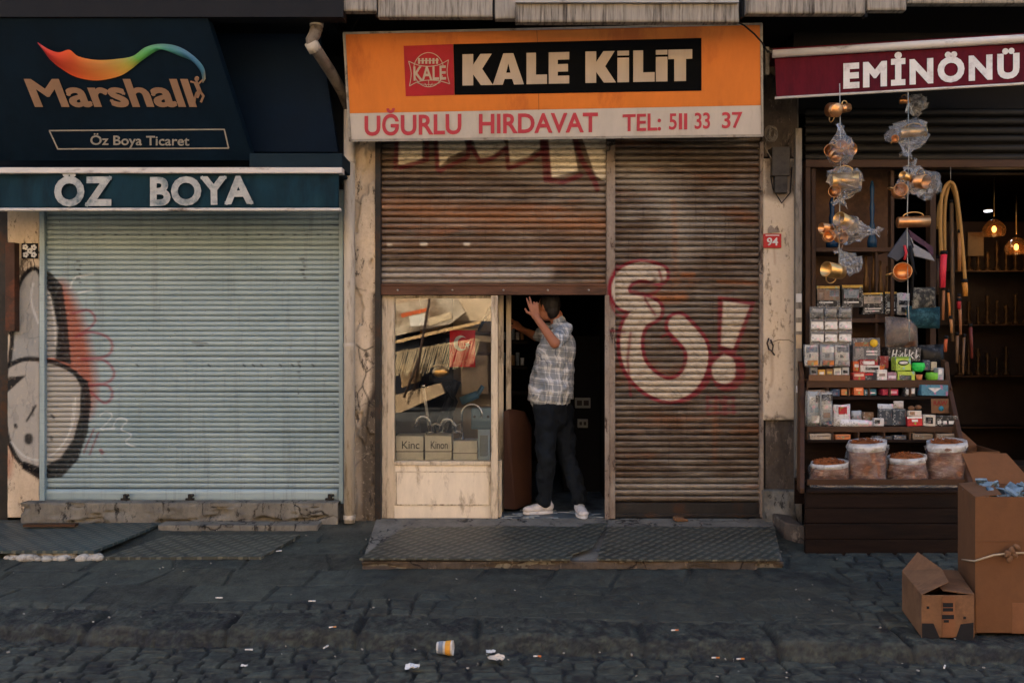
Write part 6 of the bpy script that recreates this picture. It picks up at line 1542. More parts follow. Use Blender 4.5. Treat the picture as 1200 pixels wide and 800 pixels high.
T = goods('kraft_card', 'kraft card with red letters and a blue dot at the right of the rack', 'card', (1092, 1112, 467, 484), -.30, .006, M['card2'], word=('RAW', .12, .9, .14, .46, (120, 34, 30)))
m = MB(); m.lathe([(.001, 0), (.02, 0), (.02, .003), (.001, .003)], W(1103, 478.5, -.301), (0, -1, 0), 14); build(m, 'dot', plain((40, 110, 130)), T)
# --- compartments under the second step
for i, (r, c, lb) in enumerate((((949, 975, 508, 515), (160, 146, 126), 'pale card box in the leftmost compartment under the second step'), ((979, 997, 509, 515), (186, 112, 66), 'orange brown box in the compartment under the white pouch'), ((1026, 1046, 511, 515), (52, 54, 58), 'flat dark pack in a compartment under the slate pads'), ((1048, 1062, 510, 515), (70, 74, 80), 'flat slate pack next to the dark one under the second step'), ((1069, 1094, 508, 515), (120, 104, 84), 'dull brown box under the red box'), ((1098, 1121, 508, 515), (140, 126, 108), 'dull cream box under the long black box'))):
    goods('small_box', lb, 'box', r, -.445, .08, c, [(.1, .9, .3, .45, scl(lin(c), 1)[0:0] or (90, 80, 70))], 'box', 'boxes in the compartments under the second step')
# --- bags of tobacco
tob = worn('loose brown tobacco', (150, 88, 46), .8, 0, .5, 34, (84, 48, 28), .4, (1, 1, 1), .8)
tobw = worn('tobacco seen through film', (136, 90, 64), .4, 0, .5, 16, (186, 150, 124), .34, (1, 1, 3), .6)
for px, wpx, top, lb in ((972, 42, 541, 'low bag of tobacco at the left end of the bottom step'), (1016, 44, 517, 'tall bag of tobacco second from left on the bottom step'), (1063, 44, 534, 'low bag of tobacco third from left on the bottom step'), (1109, 44, 517, 'tall bag of tobacco at the right end of the bottom step')):
    y = -.60; zt, z0 = Z(top, y), Z(574, -.66)
    T = thing('tobacco_bag', (X(px, y), y, z0), lb, 'bag', 'tobacco bags on the bottom step')
    r = wpx / 2 * .0064; c = Vector((X(px, y), y, z0)); H = zt - z0; n = 40
    def ring(rr, h, am, sd): return [c + Vector(((rr + am * (float(vnoise(np.array([3 * math.cos(2 * math.pi * i / n) + sd]), np.array([3 * math.sin(2 * math.pi * i / n) + h * 22]), 3)[0]) - .5)) * math.cos(2 * math.pi * i / n), (rr * .8 + am * .7 * (float(vnoise(np.array([3 * math.cos(2 * math.pi * i / n) + sd + 9]), np.array([3 * math.sin(2 * math.pi * i / n) + h * 22]), 3)[0]) - .5)) * math.sin(2 * math.pi * i / n), h + (rr * .10) * math.sin(2 * math.pi * i / n + 1) * (h / max(H, .01)))) for i in range(n)]
    m = MB(); rows = [ring(r * (.9 + .1 * math.sin(math.pi * t_)), H * t_ * .94, .028, px) for t_ in np.linspace(0, 1, 16)]
    V = [p for q_ in rows for p in q_]; m.add(V, [(j * n + i, j * n + (i + 1) % n, (j + 1) * n + (i + 1) % n, (j + 1) * n + i) for j in range(15) for i in range(n)] + [tuple(range(n))], 0, True); build(m, 'body', tobw, T)
    m = MB(); rows = [ring(r * .93, H * .90, .01, px), ring(r * .94, H * .97, .02, px + 5), ring(r * 1.0, H * 1.01, .02, px), ring(r * 1.01, H * .90, .03, px + 2), ring(r * .97, H * .82, .02, px)]
    V = [p for q_ in rows for p in q_]; m.add(V, [(j * n + i, j * n + (i + 1) % n, (j + 1) * n + (i + 1) % n, (j + 1) * n + i) for j in range(4) for i in range(n)], 0, True); build(m, 'rolled_edge', worn('crumpled milky film', (200, 198, 192), .3, 0, .2, 20, (150, 140, 130), .4, bump=.5), T)
    m = MB()
    for k in range(150):
        a = random.uniform(0, 6.28); q_ = math.sqrt(random.random()) * r * .86; hh = H * .95 + .035 * (1 - (q_ / r) ** 2)
        p = c + Vector((q_ * math.cos(a), q_ * .8 * math.sin(a), hh + random.uniform(-.008, .008))); m.obox(p, (random.uniform(.012, .03), .005, .004), (random.uniform(-.6, .6), random.uniform(-.6, .6), random.uniform(0, 6)))
    m.ball(c + Vector((0, 0, H * .92)), (r * .9, r * .72, .04)); build(m, 'tobacco', tob, T)
    w_ = MB(); rows = [ring(r * 1.03, H * t_ * .92, .04, px + 1) for t_ in np.linspace(.02, 1, 12)]
    V = [p for q_ in rows for p in q_]; w_.add(V, [(j * n + i, j * n + (i + 1) % n, (j + 1) * n + (i + 1) % n, (j + 1) * n + i) for j in range(11) for i in range(n)], 0, True); build(w_, 'plastic_bag', M['film2'], T, fix=False)

# ============================================================ HANGING COPPER MUGS
def mug(T, c, ax, r, h, mat, handle=True):
    r *= 1.22; h *= 1.2
    ax = Vector(ax).normalized(); m = MB(); c = Vector(c) - ax * h / 2
    m.lathe([(.001, 0), (r * .94, 0), (r, .004), (r, h * .3), (r * 1.03, h * .32), (r * 1.03, h * .36), (r, h * .38), (r * 1.02, h), (r * .95, h), (r * .93, .008), (.001, .007)], c, ax, 22)
    o = build(m, 'mug', mat, T)
    if handle:
        s_ = ax.cross(Vector((.3, 1, .2))).normalized(); m = MB(); q_ = c + ax * h * .5
        m.tube([q_ + s_ * (r * .95 + r * .75 * math.sin(t_)) + ax * (h * .32 * math.cos(t_)) for t_ in np.linspace(0, math.pi, 12)], .0045, 7); build(m, 'handle', M['brass'], o)
def bagfilm(T, c, size, tie, seed, flare=0.0, mat=None, dirv=None):
    """crumpled plastic bag round c, gathered towards the tie point"""
    n, k = 15, 11; V = []; c = Vector(c); tie = Vector(tie); ax = (tie - c); L = ax.length; ax.normalize()
    a_ = ax.cross(Vector((0, 1, 0.1))).normalized(); b_ = ax.cross(a_); rr_ = random.Random(int(seed * 100))
    for j in range(k + 1):
        t_ = j / k
        prof = np.interp(t_, [0, .08, .3, .55, .78, .9, 1], [.35, .75, 1, .8, .30, .14, .38 + flare])
        for i in range(n):
            an = 2 * math.pi * (i + (.5 if j % 2 else 0)) / n
            q_ = 1 + rr_.uniform(-.30, .26) + .16 * math.sin(an * 3 + seed * 2)
            V.append(c + ax * (-size[1] * (1 + rr_.uniform(-.15, .15)) + t_ * (L + size[1]) + rr_.uniform(-.012, .012)) + a_ * (size[0] * .86 * prof * q_ * math.cos(an)) + b_ * (size[0] * .6 * prof * q_ * math.sin(an)))
    F_ = []
    for j in range(k):
        for i in range(n):
            a, b, c2, d = j * n + i, j * n + (i + 1) % n, (j + 1) * n + (i + 1) % n, (j + 1) * n + i
            F_ += [(a, b, c2), (a, c2, d)] if (i + j) % 2 else [(a, b, d), (b, c2, d)]
    m = MB(); m.add(V, F_, 0, False); o = build(m, 'plastic_bag', mat or M['film'], T, fix=False)
    sm = o.modifiers.new('crumple', 'SUBSURF'); sm.levels = 1; sm.render_levels = 1; sm.subdivision_type = 'SIMPLE'
hy = -.74
def hang(px, py, lb): return thing('bagged_mug', W(px, py, hy), lb, 'mug', 'mugs hanging under the burgundy awning')
ST1 = MB(); ST1.tube([W(984, 98, hy), W(985, 180, hy), W(984, 250, hy), W(983, 322, hy)], .0035, 6); solo(ST1, 'string', M['letter_w'], 'left white string carrying the bagged copper mugs', 'string')
ST2 = MB(); ST2.tube([W(1064, 92, hy), W(1065, 180, hy), W(1063, 260, hy), W(1064, 345, hy), W(1066, 400, hy)], .0035, 6); solo(ST2, 'string', M['letter_w'], 'right white string carrying bagged mugs and dark pouches', 'string')
T = hang(979, 129, 'bare copper mug seen end on at the top of the left string'); mug(T, W(977, 129, hy), (-.3, 1, .3), .042, .07, M['copper']); mug(T, W(990, 127, hy + .03), (.9, .3, .2), .026, .06, M['copper'])
T = hang(984, 170, 'bunch of small copper mugs in clear plastic high on the left string')
for a, b, v in ((973, 176, (-.3, -1, -.3)), (984, 173, (.2, -1, .3)), (995, 175, (.5, -1, -.2)), (979, 182, (0, -1, -.5))): mug(T, W(a, b, hy + random.uniform(-.03, .03)), v, .036, .06, M['copper'])
bagfilm(T, W(984, 177, hy), (.115, .09), W(985, 146, hy), 2.2)
T = hang(988, 216, 'wide bag with a bright brass rim below the mug bunch'); mug(T, W(990, 212, hy), (1, -.25, .05), .052, .15, M['brass']); mug(T, W(978, 224, hy), (-.4, -1, -.2), .035, .06, M['copper']); bagfilm(T, W(991, 216, hy), (.15, .12), W(984, 240, hy), 5.1, .1); 
T = hang(990, 266, 'open copper mug lying in a torn bag in the middle of the left string'); mug(T, W(991, 260, hy), (-.85, -.5, .25), .042, .13, M['brass']); mug(T, W(971, 277, hy), (-.2, -1, 0), .034, .06, M['copper']); mug(T, W(968, 267, hy + .03), (-1, -.3, 0), .03, .07, M['copper']); mug(T, W(985, 278, hy + .02), (.1, -1, -.2), .034, .06, M['copper'])
bagfilm(T, W(990, 268, hy), (.12, .10), W(1031, 272, hy), 8.4, .0)
T = hang(980, 314, 'lowest brass mug with a bag blown to the right on the left string'); mug(T, W(977, 317, hy), (-.9, -.45, .1), .046, .13, M['brass']); bagfilm(T, W(1000, 312, hy), (.085, .05), W(982, 292, hy), 3.3, .2)
T = hang(1064, 122, 'dim bag close under the awning at the top of the right string'); bagfilm(T, W(1075, 124, hy + .2), (.10, .06), W(1060, 112, hy + .2), 6.6, mat=M['film2']); mug(T, W(1060, 118, hy + .2), (1, -.3, 0), .02, .06, M['copper'])
T = hang(1068, 162, 'bag pulled to a point round a brass rim high on the right string'); mug(T, W(1070, 155, hy), (1, -.2, .03), .03, .15, M['brass']); mug(T, W(1049, 163, hy), (-.5, -1, 0), .02, .05, M['copper']); bagfilm(T, W(1068, 156, hy), (.16, .09), W(1063, 182, hy), 1.7, 0); bagfilm(T, W(1042, 160, hy + .05), (.05, .03), W(1056, 160, hy), 4.4, .2, mat=M['film2'])
T = hang(1075, 210, 'round milky bag with two mugs in the middle of the right string'); mug(T, W(1078, 213, hy), (.5, -1, -.2), .042, .09, M['copper']); mug(T, W(1061, 207, hy), (-.9, -.5, .3), .024, .06, M['brass']); mug(T, W(1054, 224, hy + .03), (-.2, -1, .1), .040, .08, M['copper']); bagfilm(T, W(1083, 212, hy), (.12, .12), W(1066, 192, hy), 7.2, .2); bagfilm(T, W(1056, 222, hy + .03), (.07, .06), W(1064, 200, hy), 9.2, .2, mat=M['film2'])
T = thing('copper_pot', W(1070, 260, hy), 'shiny bare copper cylinder hung sideways below the milky bag', 'pot', 'mugs hanging under the burgundy awning'); mug(T, W(1070, 260, hy), (1, -.12, .02), .034, .185, M['copper'])
T = hang(1057, 319, 'open mug facing the street at the bottom of the right string'); mug(T, W(1057, 319, hy), (-.35, -1, .1), .052, .09, M['copper'])
for (p0, p1, p2, p3, c, lb) in (((1063, 268), (1040, 300), (1052, 306), (1072, 290), (58, 62, 70), 'dark grey cloth pouch hanging left below the copper cylinder'), ((1064, 268), (1094, 290), (1094, 300), (1070, 286), (60, 34, 52), 'plum coloured cloth pouch hanging right below the copper cylinder'), ((1064, 276), (1072, 300), (1096, 306), (1086, 290), (120, 122, 126), 'pale grey edge of a folded pouch below the plum one')):
    m = MB(); m.prism([W(*p0, hy), W(*p1, hy), W(*p2, hy), W(*p3, hy)], (0, .02, 0)); solo(m, 'pouch', plain(c, .6), lb, 'pouch', 'pouches on the right string', bevel=.004)
T = thing('ribbon_bunch', W(1062, 292, hy), 'small red and dark ribbons tied under the cloth pouches', 'ribbon')
m = MB(); m.tube([W(1060, 288, hy), W(1062, 296, hy - .02), W(1060, 304, hy)], .010, 6); build(m, 'red_ribbon', plain((186, 50, 56)), T)
m = MB(); m.tube([W(1066, 288, hy), W(1070, 310, hy), W(1068, 352, hy)], .012, 6); m.tube([W(1062, 290, hy), W(1074, 322, hy)], .006, 5); build(m, 'dark_ribbon', M['black'], T)
# --- things on the upper window shelf
for a, t0, b0, col, r_, lb in ((1022, 212, 290, (34, 66, 92), .024, 'tall dark blue water pipe stem on the upper window shelf'), (1043, 236, 274, (196, 186, 170), .012, 'thin white tube standing on the upper window shelf'), (975, 232, 290, (20, 50, 80), .03, 'deep blue bottle behind the mugs on the upper shelf')):
    m = MB(); H = Z(t0, .25) - Z(b0, .25); m.lathe([(.001, 0), (r_ * 1.6, 0), (r_ * 1.7, H * .1), (r_ * .7, H * .22), (r_ * 1.1, H * .3), (r_ * .6, H * .4), (r_ * .9, H * .6), (r_ * .6, H * .7), (r_ * .8, H * .9), (r_ * .4, H), (.001, H)], W(a, b0, .25), n=14); solo(m, 'bottle', plain(col, .25), lb, 'bottle', 'bottles in the upper window')
for i, (a, t0) in enumerate(((1015, 300), (1024, 297), (1032, 306), (1040, 312))):
    m = MB(); H = Z(t0, .25) - Z(372, .25); H = min(H, .34); m.lathe([(.001, 0), (.022, 0), (.024, H * .4), (.012, H * .55), (.016, H * .7), (.008, H * .8), (.012, H), (.001, H)], W(a, t0, .25) - Vector((0, 0, H)), n=12); solo(m, 'ornament', worn('aged brass', (110, 80, 46), .5, .6, .3, 20), 'slim brass ornament, %s of four hanging behind the boxes' % ['first', 'second', 'third', 'last'][i], 'ornament', 'brass ornaments in the window')
# --- hoses and sticks
for k, (pts, r_, lb) in enumerate((([(1103, 300, -.2), (1102, 260, -.2), (1104, 228, -.2), (1112, 214, -.2), (1119, 220, -.2), (1124, 250, -.2), (1128, 290, -.2), (1131, 330, -.2)], .014, 'outer yellow hose looped over the hook by the door'),
        ([(1107, 300, -.16), (1107, 250, -.16), (1110, 224, -.16), (1115, 218, -.16), (1121, 238, -.16), (1124, 280, -.16)], .013, 'inner yellow hose looped over the hook by the door'),
        ([(1099, 268, -.15), (1100, 244, -.15), (1106, 226, -.15), (1112, 221, -.15)], .012, 'short yellow hose end behind the looped ones'))):
    m = MB(); m.tube([W(*p) for p in smooth_pts(pts, 4)], r_, 9); solo(m, 'hose', worn('yellow ochre hose', (158, 118, 60), .5, 0, .2, 8), lb, 'hose', 'hoses looped by the door')
m = MB(); m.tube([W(1114, 196, -.18), W(1114, 214, -.18)], .003, 5); solo(m, 'hook', M['alu'], 'thin hook wire holding the yellow hoses', 'hook')
stick = [(1106, 295, 337, -.21, .026, (206, 52, 66), 'thick red stick sleeve hanging among the hoses'), (1106, 337, 375, -.2, .012, (140, 92, 58), 'reddish brown cane hanging below the red sleeve'), (1111, 340, 372, -.19, .010, (186, 118, 56), 'short orange cane right of the red sleeve'), (1115, 235, 400, -.14, .016, (96, 76, 54), 'long grey brown cane in the middle of the bundle'),
         (1125, 270, 318, -.19, .016, (150, 104, 60), 'banded brown cane under the hose loop'), (1130, 328, 347, -.2, .022, (186, 124, 50), 'short ochre stick end at the right of the bundle'), (1124, 345, 392, -.2, .013, (140, 96, 66), 'brown cane with a red collar low in the bundle'), (1124, 350, 362, -.21, .017, (150, 34, 40), 'red collar band on the low brown cane'),
         (1109, 394, 412, -.2, .014, (176, 86, 50), 'orange brown cane tip at the lower left of the bundle'), (1114, 371, 390, -.21, .012, (166, 116, 70), 'light cane tip beside the long grey one'), (1122, 390, 425, -.16, .012, (110, 84, 60), 'thin dull cane low in the bundle'), (1130, 392, 438, -.15, .010, (100, 76, 54), 'thin dull cane reaching lowest in the bundle'), (1137, 380, 420, -.1, .014, (96, 44, 36), 'dark red cane at the right end of the bundle'), (1099, 300, 345, -.13, .012, (70, 54, 42), 'dark cane at the left end of the bundle')]
for a, t0, b0, y, r_, c, lb in stick:
    T = thing('cane', (X(a, y), y, Z(b0, y)), lb, 'cane', 'canes hanging by the door')
    dx = random.uniform(-1.5, 1.5); m = MB(); m.tube([W(a, t0, y), W(a + dx, (t0 + b0) / 2, y), W(a + dx * 1.4, b0, y)], [r_, r_ * .95, r_ * .8], 9); build(m, 'shaft', plain(c, .4), T)
    m = MB(); m.tube([W(a, t0 - 1, y), W(a, t0 + 3, y)], r_ * 1.15, 9); build(m, 'ferrule', M['black'], T)
# --- lamps and brass inside
def lamp(px, py, y, lb, e, pw):
    T = thing('pendant_lamp', W(px, py, y), lb, 'lamp', 'glowing pendant lamps inside the shop')
    c = W(px, py, y)
    m = MB(); m.tube([c + Vector((0, 0, .12)), c + Vector((0, 0, .5))], .006, 6); build(m, 'cord', M['brass'], T)
    m = MB(); m.lathe([(.02, .09), (.05, .075), (.095, .02), (.105, -.02), (.09, -.07)], c, n=24); build(m, 'glass_shade', glassy('amber shade', (.9, .55, .25, 1), .1, 1.5, .25, (.35, .16, .06, 1)), T, fix=False)
    m = MB(); m.ball(c + Vector((0, 0, -.005)), (.020, .020, .032)); build(m, 'bulb', glow('warm bulb', (255, 190, 120), e), T)
    l = bpy.data.lights.new('lamp_light', 'POINT'); l.energy = pw; l.color = (1, .62, .3); l.shadow_soft_size = .05
    o = bpy.data.objects.new('lamp_light', l); COL.objects.link(o); o.location = c + Vector((0, -.06, -.1))
lamp(1165, 268, 1.3, 'glowing amber pendant lamp, higher left one of the pair inside', 2.0, .35)
lamp(1191, 289, 1.35, 'glowing amber pendant lamp, lower right one of the pair inside', 2.0, .35)
for a, b, y, lb in ((1153, 199, .9, 'small white ceiling spot nearest the header beam'), (1158, 247, 1.6, 'small white ceiling spot above the amber lamps')):
    T = thing('ceiling_spot', W(a, b, y), lb, 'lamp', 'small ceiling spots')
    m = MB(); m.tube([W(a, b - 2, y), W(a, b, y)], .045, 16); build(m, 'housing', M['alu'], T); m = MB(); m.tube([W(a, b, y), W(a, b + 1, y)], .036, 16); build(m, 'lens', glow('cool spot', (235, 240, 245), 2.2), T)
SU = thing('display_shelving', (X(1165, 1.7), 1.7, 0), 'dark glass shelving with brass ornaments deep inside the shop', 'shelving')
for py in (317, 380, 440, 500):
    m = MB(); m.box(X(1118, 1.6), 5.6, 1.6, 1.9, Z(py, 1.6) - .012, Z(py, 1.6)); build(m, 'shelf', M['glass'], SU); m = MB(); m.box(X(1118, 1.6), 5.6, 1.585, 1.6, Z(py, 1.6) - .012, Z(py, 1.6)); build(m, 'shelf_edge', M['wood2'], SU)
m = MB(); m.box(X(1118, 1.6), 5.6, 1.92, 1.95, 0, 2.7); build(m, 'back_panel', worn('dark brown panel', (52, 40, 32), .6, 0, .4, 2), SU)
for k in range(22):
    px = 1124 + (k % 8) * 11; py = (317, 380, 440)[k // 8]; y = 1.72; H = .18 + .16 * ((k * 37) % 10) / 10; r_ = .018 + .012 * ((k * 13) % 5) / 5
    m = MB(); m.lathe([(.001, 0), (r_ * 1.8, 0), (r_ * 1.5, H * .08), (r_ * .5, H * .2), (r_, H * .4), (r_ * .5, H * .55), (r_ * 1.1, H * .75), (r_ * .6, H * .9), (r_ * .9, H), (.001, H)], Vector((X(px, y), y, Z(py, 1.6) + .002)), n=12)
    solo(m, 'candlestick', worn('dull brass', (74, 54, 32), .5, .7, .3, 20), 'brass candlestick, number %s from left on the %s glass shelf' % (['one', 'two', 'three', 'four', 'five', 'six', 'seven', 'eight'][k % 8], ['top', 'middle', 'lower'][k // 8]), 'candlestick', 'brass candlesticks on the glass shelving')
for a, b, y, lb in ((1120, 286, 1.1, 'framed paler picture behind the canes'), ):
    m = MB(); m.pbox(1134, 1153, 272, 300, 1.5, .03); solo(m, 'picture', worn('brown picture', (88, 70, 50), .6, 0, .4, 4), lb, 'picture', bevel=.004)

# ============================================================ CARDBOARD BOXES
yb = -2.30; zb_ = pave_z(yb) + .01
BX = thing('cardboard_box', (X(1190, yb), yb + .25, zb_), 'large upright brown cardboard box tied with rope at the right edge', 'box')
x0, x1 = X(1143, yb), X(1143, yb) + .62; zt = Z(582, yb); dp = .46; sk = .0
def L3(p): return Vector(p)
xb0 = X(1122.5, yb + dp)
A, B, C_, D_ = Vector((x0, yb, zb_)), Vector((x1, yb, zb_)), Vector((x1 - .02, yb + dp, zb_)), Vector((xb0, yb + dp, zb_))
hh = zt - zb_
m = MB(); th = .006
def wall(m, P, Q, z0, z1, t=.006):
    n_ = (Q - P).cross(Vector((0, 0, 1))).normalized() * -t
    m.prism([P + Vector((0, 0, z0)), Q + Vector((0, 0, z0)), Q + Vector((0, 0, z1)), P + Vector((0, 0, z1))], n_)
for P, Q in ((A, B), (B, C_), (C_, D_), (D_, A)): wall(m, P, Q, 0, hh)
m.prism([A, B, C_, D_], (0, 0, .006)); build(m, 'body', M['card'], BX)
# flaps
m = MB(); m.prism([D_ + Vector((0, 0, hh)), A + Vector((0, 0, hh)), A + Vector((.16, .03, hh + .012)), D_ + Vector((.18, -.02, hh + .02))], (.004, 0, -.004)); f1 = build(m, 'flap', M['card'], BX); 
m = MB(); m.prism([D_ + Vector((.10, 0, hh)), C_ + Vector((0, 0, hh)), C_ + Vector((-.12, .07, hh + .17)), D_ + Vector((.06, .07, hh + .17))], (0, .005, 0)); build(m, 'flap', M['card'], BX)
zsm = hh - .245
m = MB(); m.box(x0 + .002, x1, yb - .003, yb - .001, zb_ + zsm, zb_ + zsm + .003); build(m, 'crease', plain((96, 64, 42), .8), BX)
m = MB(); m.box(X(1186, yb), X(1186, yb) + .09, yb - .002, yb - .0005, zb_ + .002, zb_ + .17); build(m, 'tape', worn('brown tape', (120, 82, 56), .4), BX)
m = MB(); r0 = D_.lerp(A, .35) + Vector((-.008, 0, hh * .46)); r1 = A + Vector((-.012, -.012, hh * .545)); k0 = Vector((X(1186, yb - .03), yb - .03, zb_ + hh * .60)); k1 = Vector((x1 + .01, yb - .012, zb_ + hh * .60))
r1.z = zb_ + hh * .535; r0.z = zb_ + hh * .44
m.tube([r0, r1, r1.lerp(k0, .5) + Vector((0, -.004, .012)), k0, k1], .0055, 8); build(m, 'rope', worn('pale rope', (176, 156, 128), .8, 0, .2, 40, bump=.5), BX)
m = MB()
for k in range(7): m.ball(k0 + Vector((random.uniform(-.03, .03), -.01, random.uniform(-.03, .04))), (.024, .014, .014), 8, 6, rot=(0, random.uniform(0, 3), 0))
build(m, 'knot', M['card2'], BX)
m = MB()
for k in range(34):
    p = A.lerp(C_, .5) + Vector((random.uniform(-.16, .16), random.uniform(-.16, .14), hh + random.uniform(-.04, .03))); m.obox(p, (random.uniform(.03, .09), random.uniform(.02, .06), .012), (random.uniform(-1, 1), random.uniform(-1, 1), random.uniform(0, 3)))
solo(m, 'packing_scraps', worn('blue grey wrapping', (120, 142, 156), .4, 0, .5, 14, (50, 70, 84), .45), 'crumpled blue grey wrapping filling the large open box', 'wrapping', kind='stuff')
# small box
yb2 = -2.36; zs_ = pave_z(yb2) + .012
SX = thing('cardboard_box', (X(1110, yb2), yb2 + .2, zs_), 'small battered cardboard box with popped flaps beside the tall one', 'box')
a = Vector((X(1080, yb2), yb2, zs_)); b = Vector((X(1142, yb2), yb2, zs_)); yk = yb2 + .42; d = Vector((X(1057, yk), yk, pave_z(yk) + .005)); c = Vector((X(1122, yk), yk, pave_z(yk) + .005)); h2 = Z(697, yb2) - zs_
m = MB()
for P, Q in ((a, b), (b, c), (c, d), (d, a)): wall(m, P, Q, 0, h2)
m.prism([a, b, c, d], (0, 0, .006)); build(m, 'body', M['card2'], SX, bevel=.001)
up_ = Vector((0, 0, h2))
m = MB(); m.prism([b + up_, c + up_, c.lerp(d, .62) + up_ + Vector((0, 0, .01)), b.lerp(a, .55) + up_ + Vector((0, .03, .015))], (0, 0, .005)); build(m, 'flap', M['card2'], SX)
m = MB(); m.prism([a + up_, d + up_, d + up_ + Vector((.10, .02, .105)), d.lerp(a, .5) + up_ + Vector((.17, 0, .075)), a + up_ + Vector((.16, .03, .06))], (.003, 0, .004)); build(m, 'flap', M['card2'], SX)
m = MB(); m.box(X(1104, yb2), X(1119, yb2), yb2 - .003, yb2 - .001, zs_ + .004, zs_ + h2 - .004); build(m, 'tape', worn('brown tape', (120, 82, 56), .4), SX)
blk = plain((30, 30, 32), .8)
for P in (((1080.5, 730), (1094, 730), (1103, 751), (1080.5, 751)), ((1126, 731), (1141, 729), (1141, 751), (1119, 751))):
    m = MB(); m.prism([W(p[0], p[1], yb2 - .003) for p in P], (0, .0015, 0)); build(m, 'printed_block', blk, SX)
for k, P in enumerate(((1105, 706, 1117, 711), (1105, 712, 1117, 716), (1104, 720, 1118, 725), (1106, 726, 1112, 729), (1086, 710, 1089, 713), (1129, 722, 1132, 725))):
    m = MB(); m.pbox(P[0], P[2], P[1], P[3], yb2 - .005, .001); build(m, 'printed_mark', blk, SX)
# crates behind
T = thing('cardboard_box', (X(1156, -.5), -.5, pave_z(-.5)), 'open brown box in the shade behind the tall cardboard box', 'box')
y5 = -.75; P = [Vector((X(1140, y5), y5, .0)), Vector((X(1172, y5), y5, .0)), Vector((X(1180, y5), y5 + .4, .0)), Vector((X(1136, y5), y5 + .4, .0))]
m = MB(); z5 = Z(529, y5)
for i in range(4): wall(m, P[i], P[(i + 1) % 4], pave_z(-.6), z5)
build(m, 'body', M['card'], T); m = MB(); m.prism([P[3] + Vector((0, 0, z5)), P[2] + Vector((0, 0, z5)), P[2] + Vector((-.1, .08, z5 + .12)), P[3] + Vector((.0, .08, z5 + .14))], (0, .005, 0)); build(m, 'flap', M['card'], T)
m = MB(); m.box(X(1176, -.4), X(1176, -.4) + .8, -.4, -.1, -.1, Z(545, -.4)); solo(m, 'crate', M['wood'], 'dark wooden crate in the shadow at the right edge', 'crate', bevel=.006)

# ============================================================ SMALL THINGS ON THE GROUND
def gz(x, y):
    k = kerb_y(x)
    return pave_z(y) + .004 if y > k else pave_z(k) - .07 + (y - k) * .02 + .006
def onroad(px, py):
    best = None
    for y in np.linspace(-3.0, -.2, 400):
        x = X(px, y); e = abs(gz(x, y) - Z(py, y))
        if best is None or e < best[0]: best = (e, x, y)
    return Vector((best[1], best[2], gz(best[1], best[2])))
T0 = onroad(522, 766); T = thing('paper_cup', T0, 'crushed white paper cup with a yellow and grey print lying in the road', 'cup')
m = MB(); m.lathe([(.001, 0), (.030, 0), (.040, .085), (.041, .088), (.037, .088), (.028, .004), (.001, .003)], T0 + Vector((-.045, 0, .036)), (1, -.15, .02), 20, squash=(1, .78)); build(m, 'cup', plain((196, 192, 184), .6), T)
m = MB(); m.lathe([(.0355, .048), (.0402, .078)], T0 + Vector((-.045, 0, .036)), (1, -.15, .02), 20, squash=(1.03, .81)); build(m, 'yellow_band', plain((206, 146, 56), .6), T)
m = MB(); m.lathe([(.0322, .012), (.0352, .036)], T0 + Vector((-.045, 0, .036)), (1, -.15, .02), 20, squash=(1.03, .81)); build(m, 'grey_print', plain((120, 128, 138), .6), T)
def scrap(px, py, s, c, lb, nm='paper_scrap'):
    p = onroad(px, py); m = MB(); n = 9; V = []; sd_ = random.random() * 9
    for j in range(n + 1):
        for i in range(n + 1):
            u, v = i / n - .5, j / n - .5; r_ = 1 - .35 * float(vnoise(np.array([u * 5 + sd_]), np.array([v * 5]), 2)[0])
            V.append(p + Vector((u * s * r_, v * s * .8 * r_, .008 + s * .45 * float(fbm(np.array([u * 3 + sd_]), np.array([v * 3 + sd_]), 3, 3)[0]))))
    w = n + 1; N = len(V); V += [v - Vector((0, 0, .002)) for v in V]
    Fs = [(j * w + i, j * w + i + 1, (j + 1) * w + i + 1, (j + 1) * w + i) for j in range(n) for i in range(n)]
    m.add(V, Fs + [tuple(q_ + N for q_ in f[::-1]) for f in Fs], 0, False); solo(m, nm, plain(c, .8), lb, 'litter')
scrap(484, 786, .085, (206, 206, 202), 'crumpled white paper scrap left of and below the cup')
scrap(575, 767, .06, (206, 204, 198), 'small upright white paper scrap right of the cup')
scrap(581, 776, .10, (196, 184, 166), 'flattened cream wrapper lying just below the small white scrap')
scrap(286, 783, .04, (206, 204, 198), 'tiny white scrap on the road at lower left')
def butt(px, py, c, lb, rot):
    p = onroad(px, py); T = thing('cigarette_butt', p, lb, 'litter', 'cigarette butts and bits'); d = Vector((math.cos(rot), math.sin(rot), 0)) * .028; q_ = Vector((0, 0, .012))
    m = MB(); m.tube([p - d * .8 + q_, p + q_], .0045, 8); build(m, 'paper', plain((206, 200, 190), .7), T); m = MB(); m.tube([p + q_, p + d * .7 + q_], .0048, 8); build(m, 'filter', plain(c, .7), T)
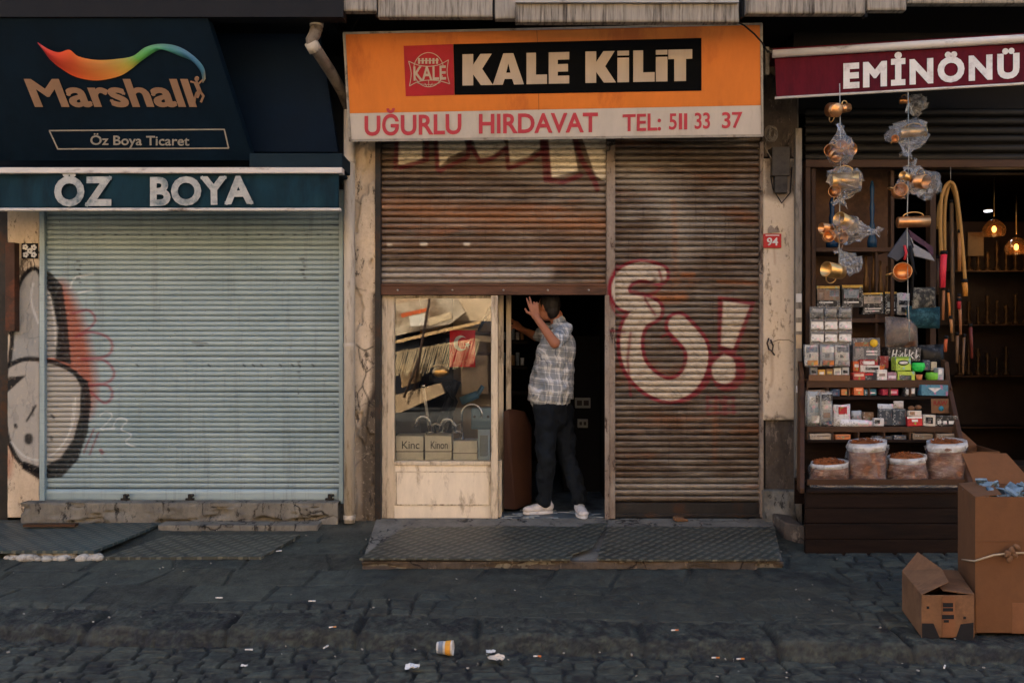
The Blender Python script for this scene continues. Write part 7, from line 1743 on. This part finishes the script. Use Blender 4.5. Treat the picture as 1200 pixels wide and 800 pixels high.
for i, (px, py, c, lb, r_) in enumerate(((292, 763, (206, 204, 198), 'white butt lying flat on the road left of the cup', 0), (382, 760, (206, 204, 198), 'white butt standing out against the kerb foot', 1.2), (390, 744, (196, 140, 90), 'orange tinted butt on the kerb left of centre', .3), (576, 750, (200, 112, 60), 'orange butt on the kerb just above the wrapper', .4), (630, 771, (200, 112, 60), 'orange butt on the road right of the wrapper', 0), (839, 773, (200, 122, 60), 'orange butt on the road, left of the right hand pair', 0), (868, 774, (200, 122, 60), 'orange butt on the road, right of the right hand pair', .1), (791, 740, (200, 122, 80), 'small orange butt on the kerb above the right hand pair', .2), (257, 702, (206, 200, 190), 'pale butt on the slabs before the sunken plate', .0), (366, 706, (206, 204, 198), 'pale butt on the slabs left of the forecourt', .1), (327, 647, (206, 204, 198), 'pale butt beside the sunken plate corner', .5), (1107, 783, (206, 206, 200), 'pale butt on the road at the lower right', 1.0))):
    butt(px, py, c, lb, r_)
m = MB(); p = W(795, 606, -.10); m.obox(Vector((p.x, -.12, .02)), (.09, .05, .03), (.1, .1, .3)); m.obox(Vector((p.x + .05, -.12, .014)), (.05, .04, .02), (0, .2, 0)); solo(m, 'stone', M['card2'], 'small brown stone wedged at the foot of the lowered shutter', 'stone', bevel=.008)
for k in range(16):
    pass
sc_ = MB()
for k in range(200):
    x = random.uniform(-4.6, 4.6); y = random.choice([random.uniform(-2.9, -2.0), random.uniform(-2.0, -.3)]); s = random.uniform(.003, .009)
    if X(424, -1.2) < x < X(920, -1.2) and y > -1.25: continue
    if x < -2.6 and y > -1: continue
    sc_.obox((x, y, gz(x, y) + .012), (s * 1.6, s, s * .7), (random.random(), random.random(), random.random() * 3))
solo(sc_, 'grit', worn('pale grit', (150, 146, 136), .9, 0, .4, 30), 'scattered pale grit and crumbs on the street', 'grit', kind='stuff')
m = MB(); P = [W(918, 650, -.48), W(943, 652, -.62), W(943, 616, -.62), W(919, 612, -.48)]; m.prism(P, (0.02, .4, 0)); solo(m, 'stone_block', M['plaster_dark'], 'dark stone block at the foot of the grey metal post', 'stone', bevel=.012)

for r, y, dep, c, st_, lb in (((999, 1011, 481, 492), -.33, .03, (150, 156, 160), 'pouch', 'small silver packet standing right of the white and red pouch'), ((1012, 1024, 483, 493), -.34, .04, (110, 84, 60), 'box', 'small brown packet behind the crumpled clear wrap'),
    ((1031, 1041, 417, 431), -.10, .05, (120, 34, 34), 'box', 'upright maroon packet left of the lime tin'), ((1082, 1090, 422, 434), -.10, .05, (60, 70, 84), 'box', 'slate packet behind the yellow green bowl'),
    ((1091, 1098, 424, 434), -.09, .05, (186, 176, 150), 'box', 'cream packet behind the yellow green bowl'), ((1101, 1110, 434, 446), -.13, .05, (90, 110, 120), 'box', 'blue grey packet at the very end of the top step'),
    ((1048, 1060, 470, 479), -.30, .03, (176, 170, 160), 'pouch', 'pale packet peeping over the right slate pad'), ((985, 996, 402, 412), -.21, .03, (70, 60, 54), 'pouch', 'dark brown packet hooked beside the clear bags')):
    goods('packet', lb, 'packet', r, y, dep, c, [], st_)
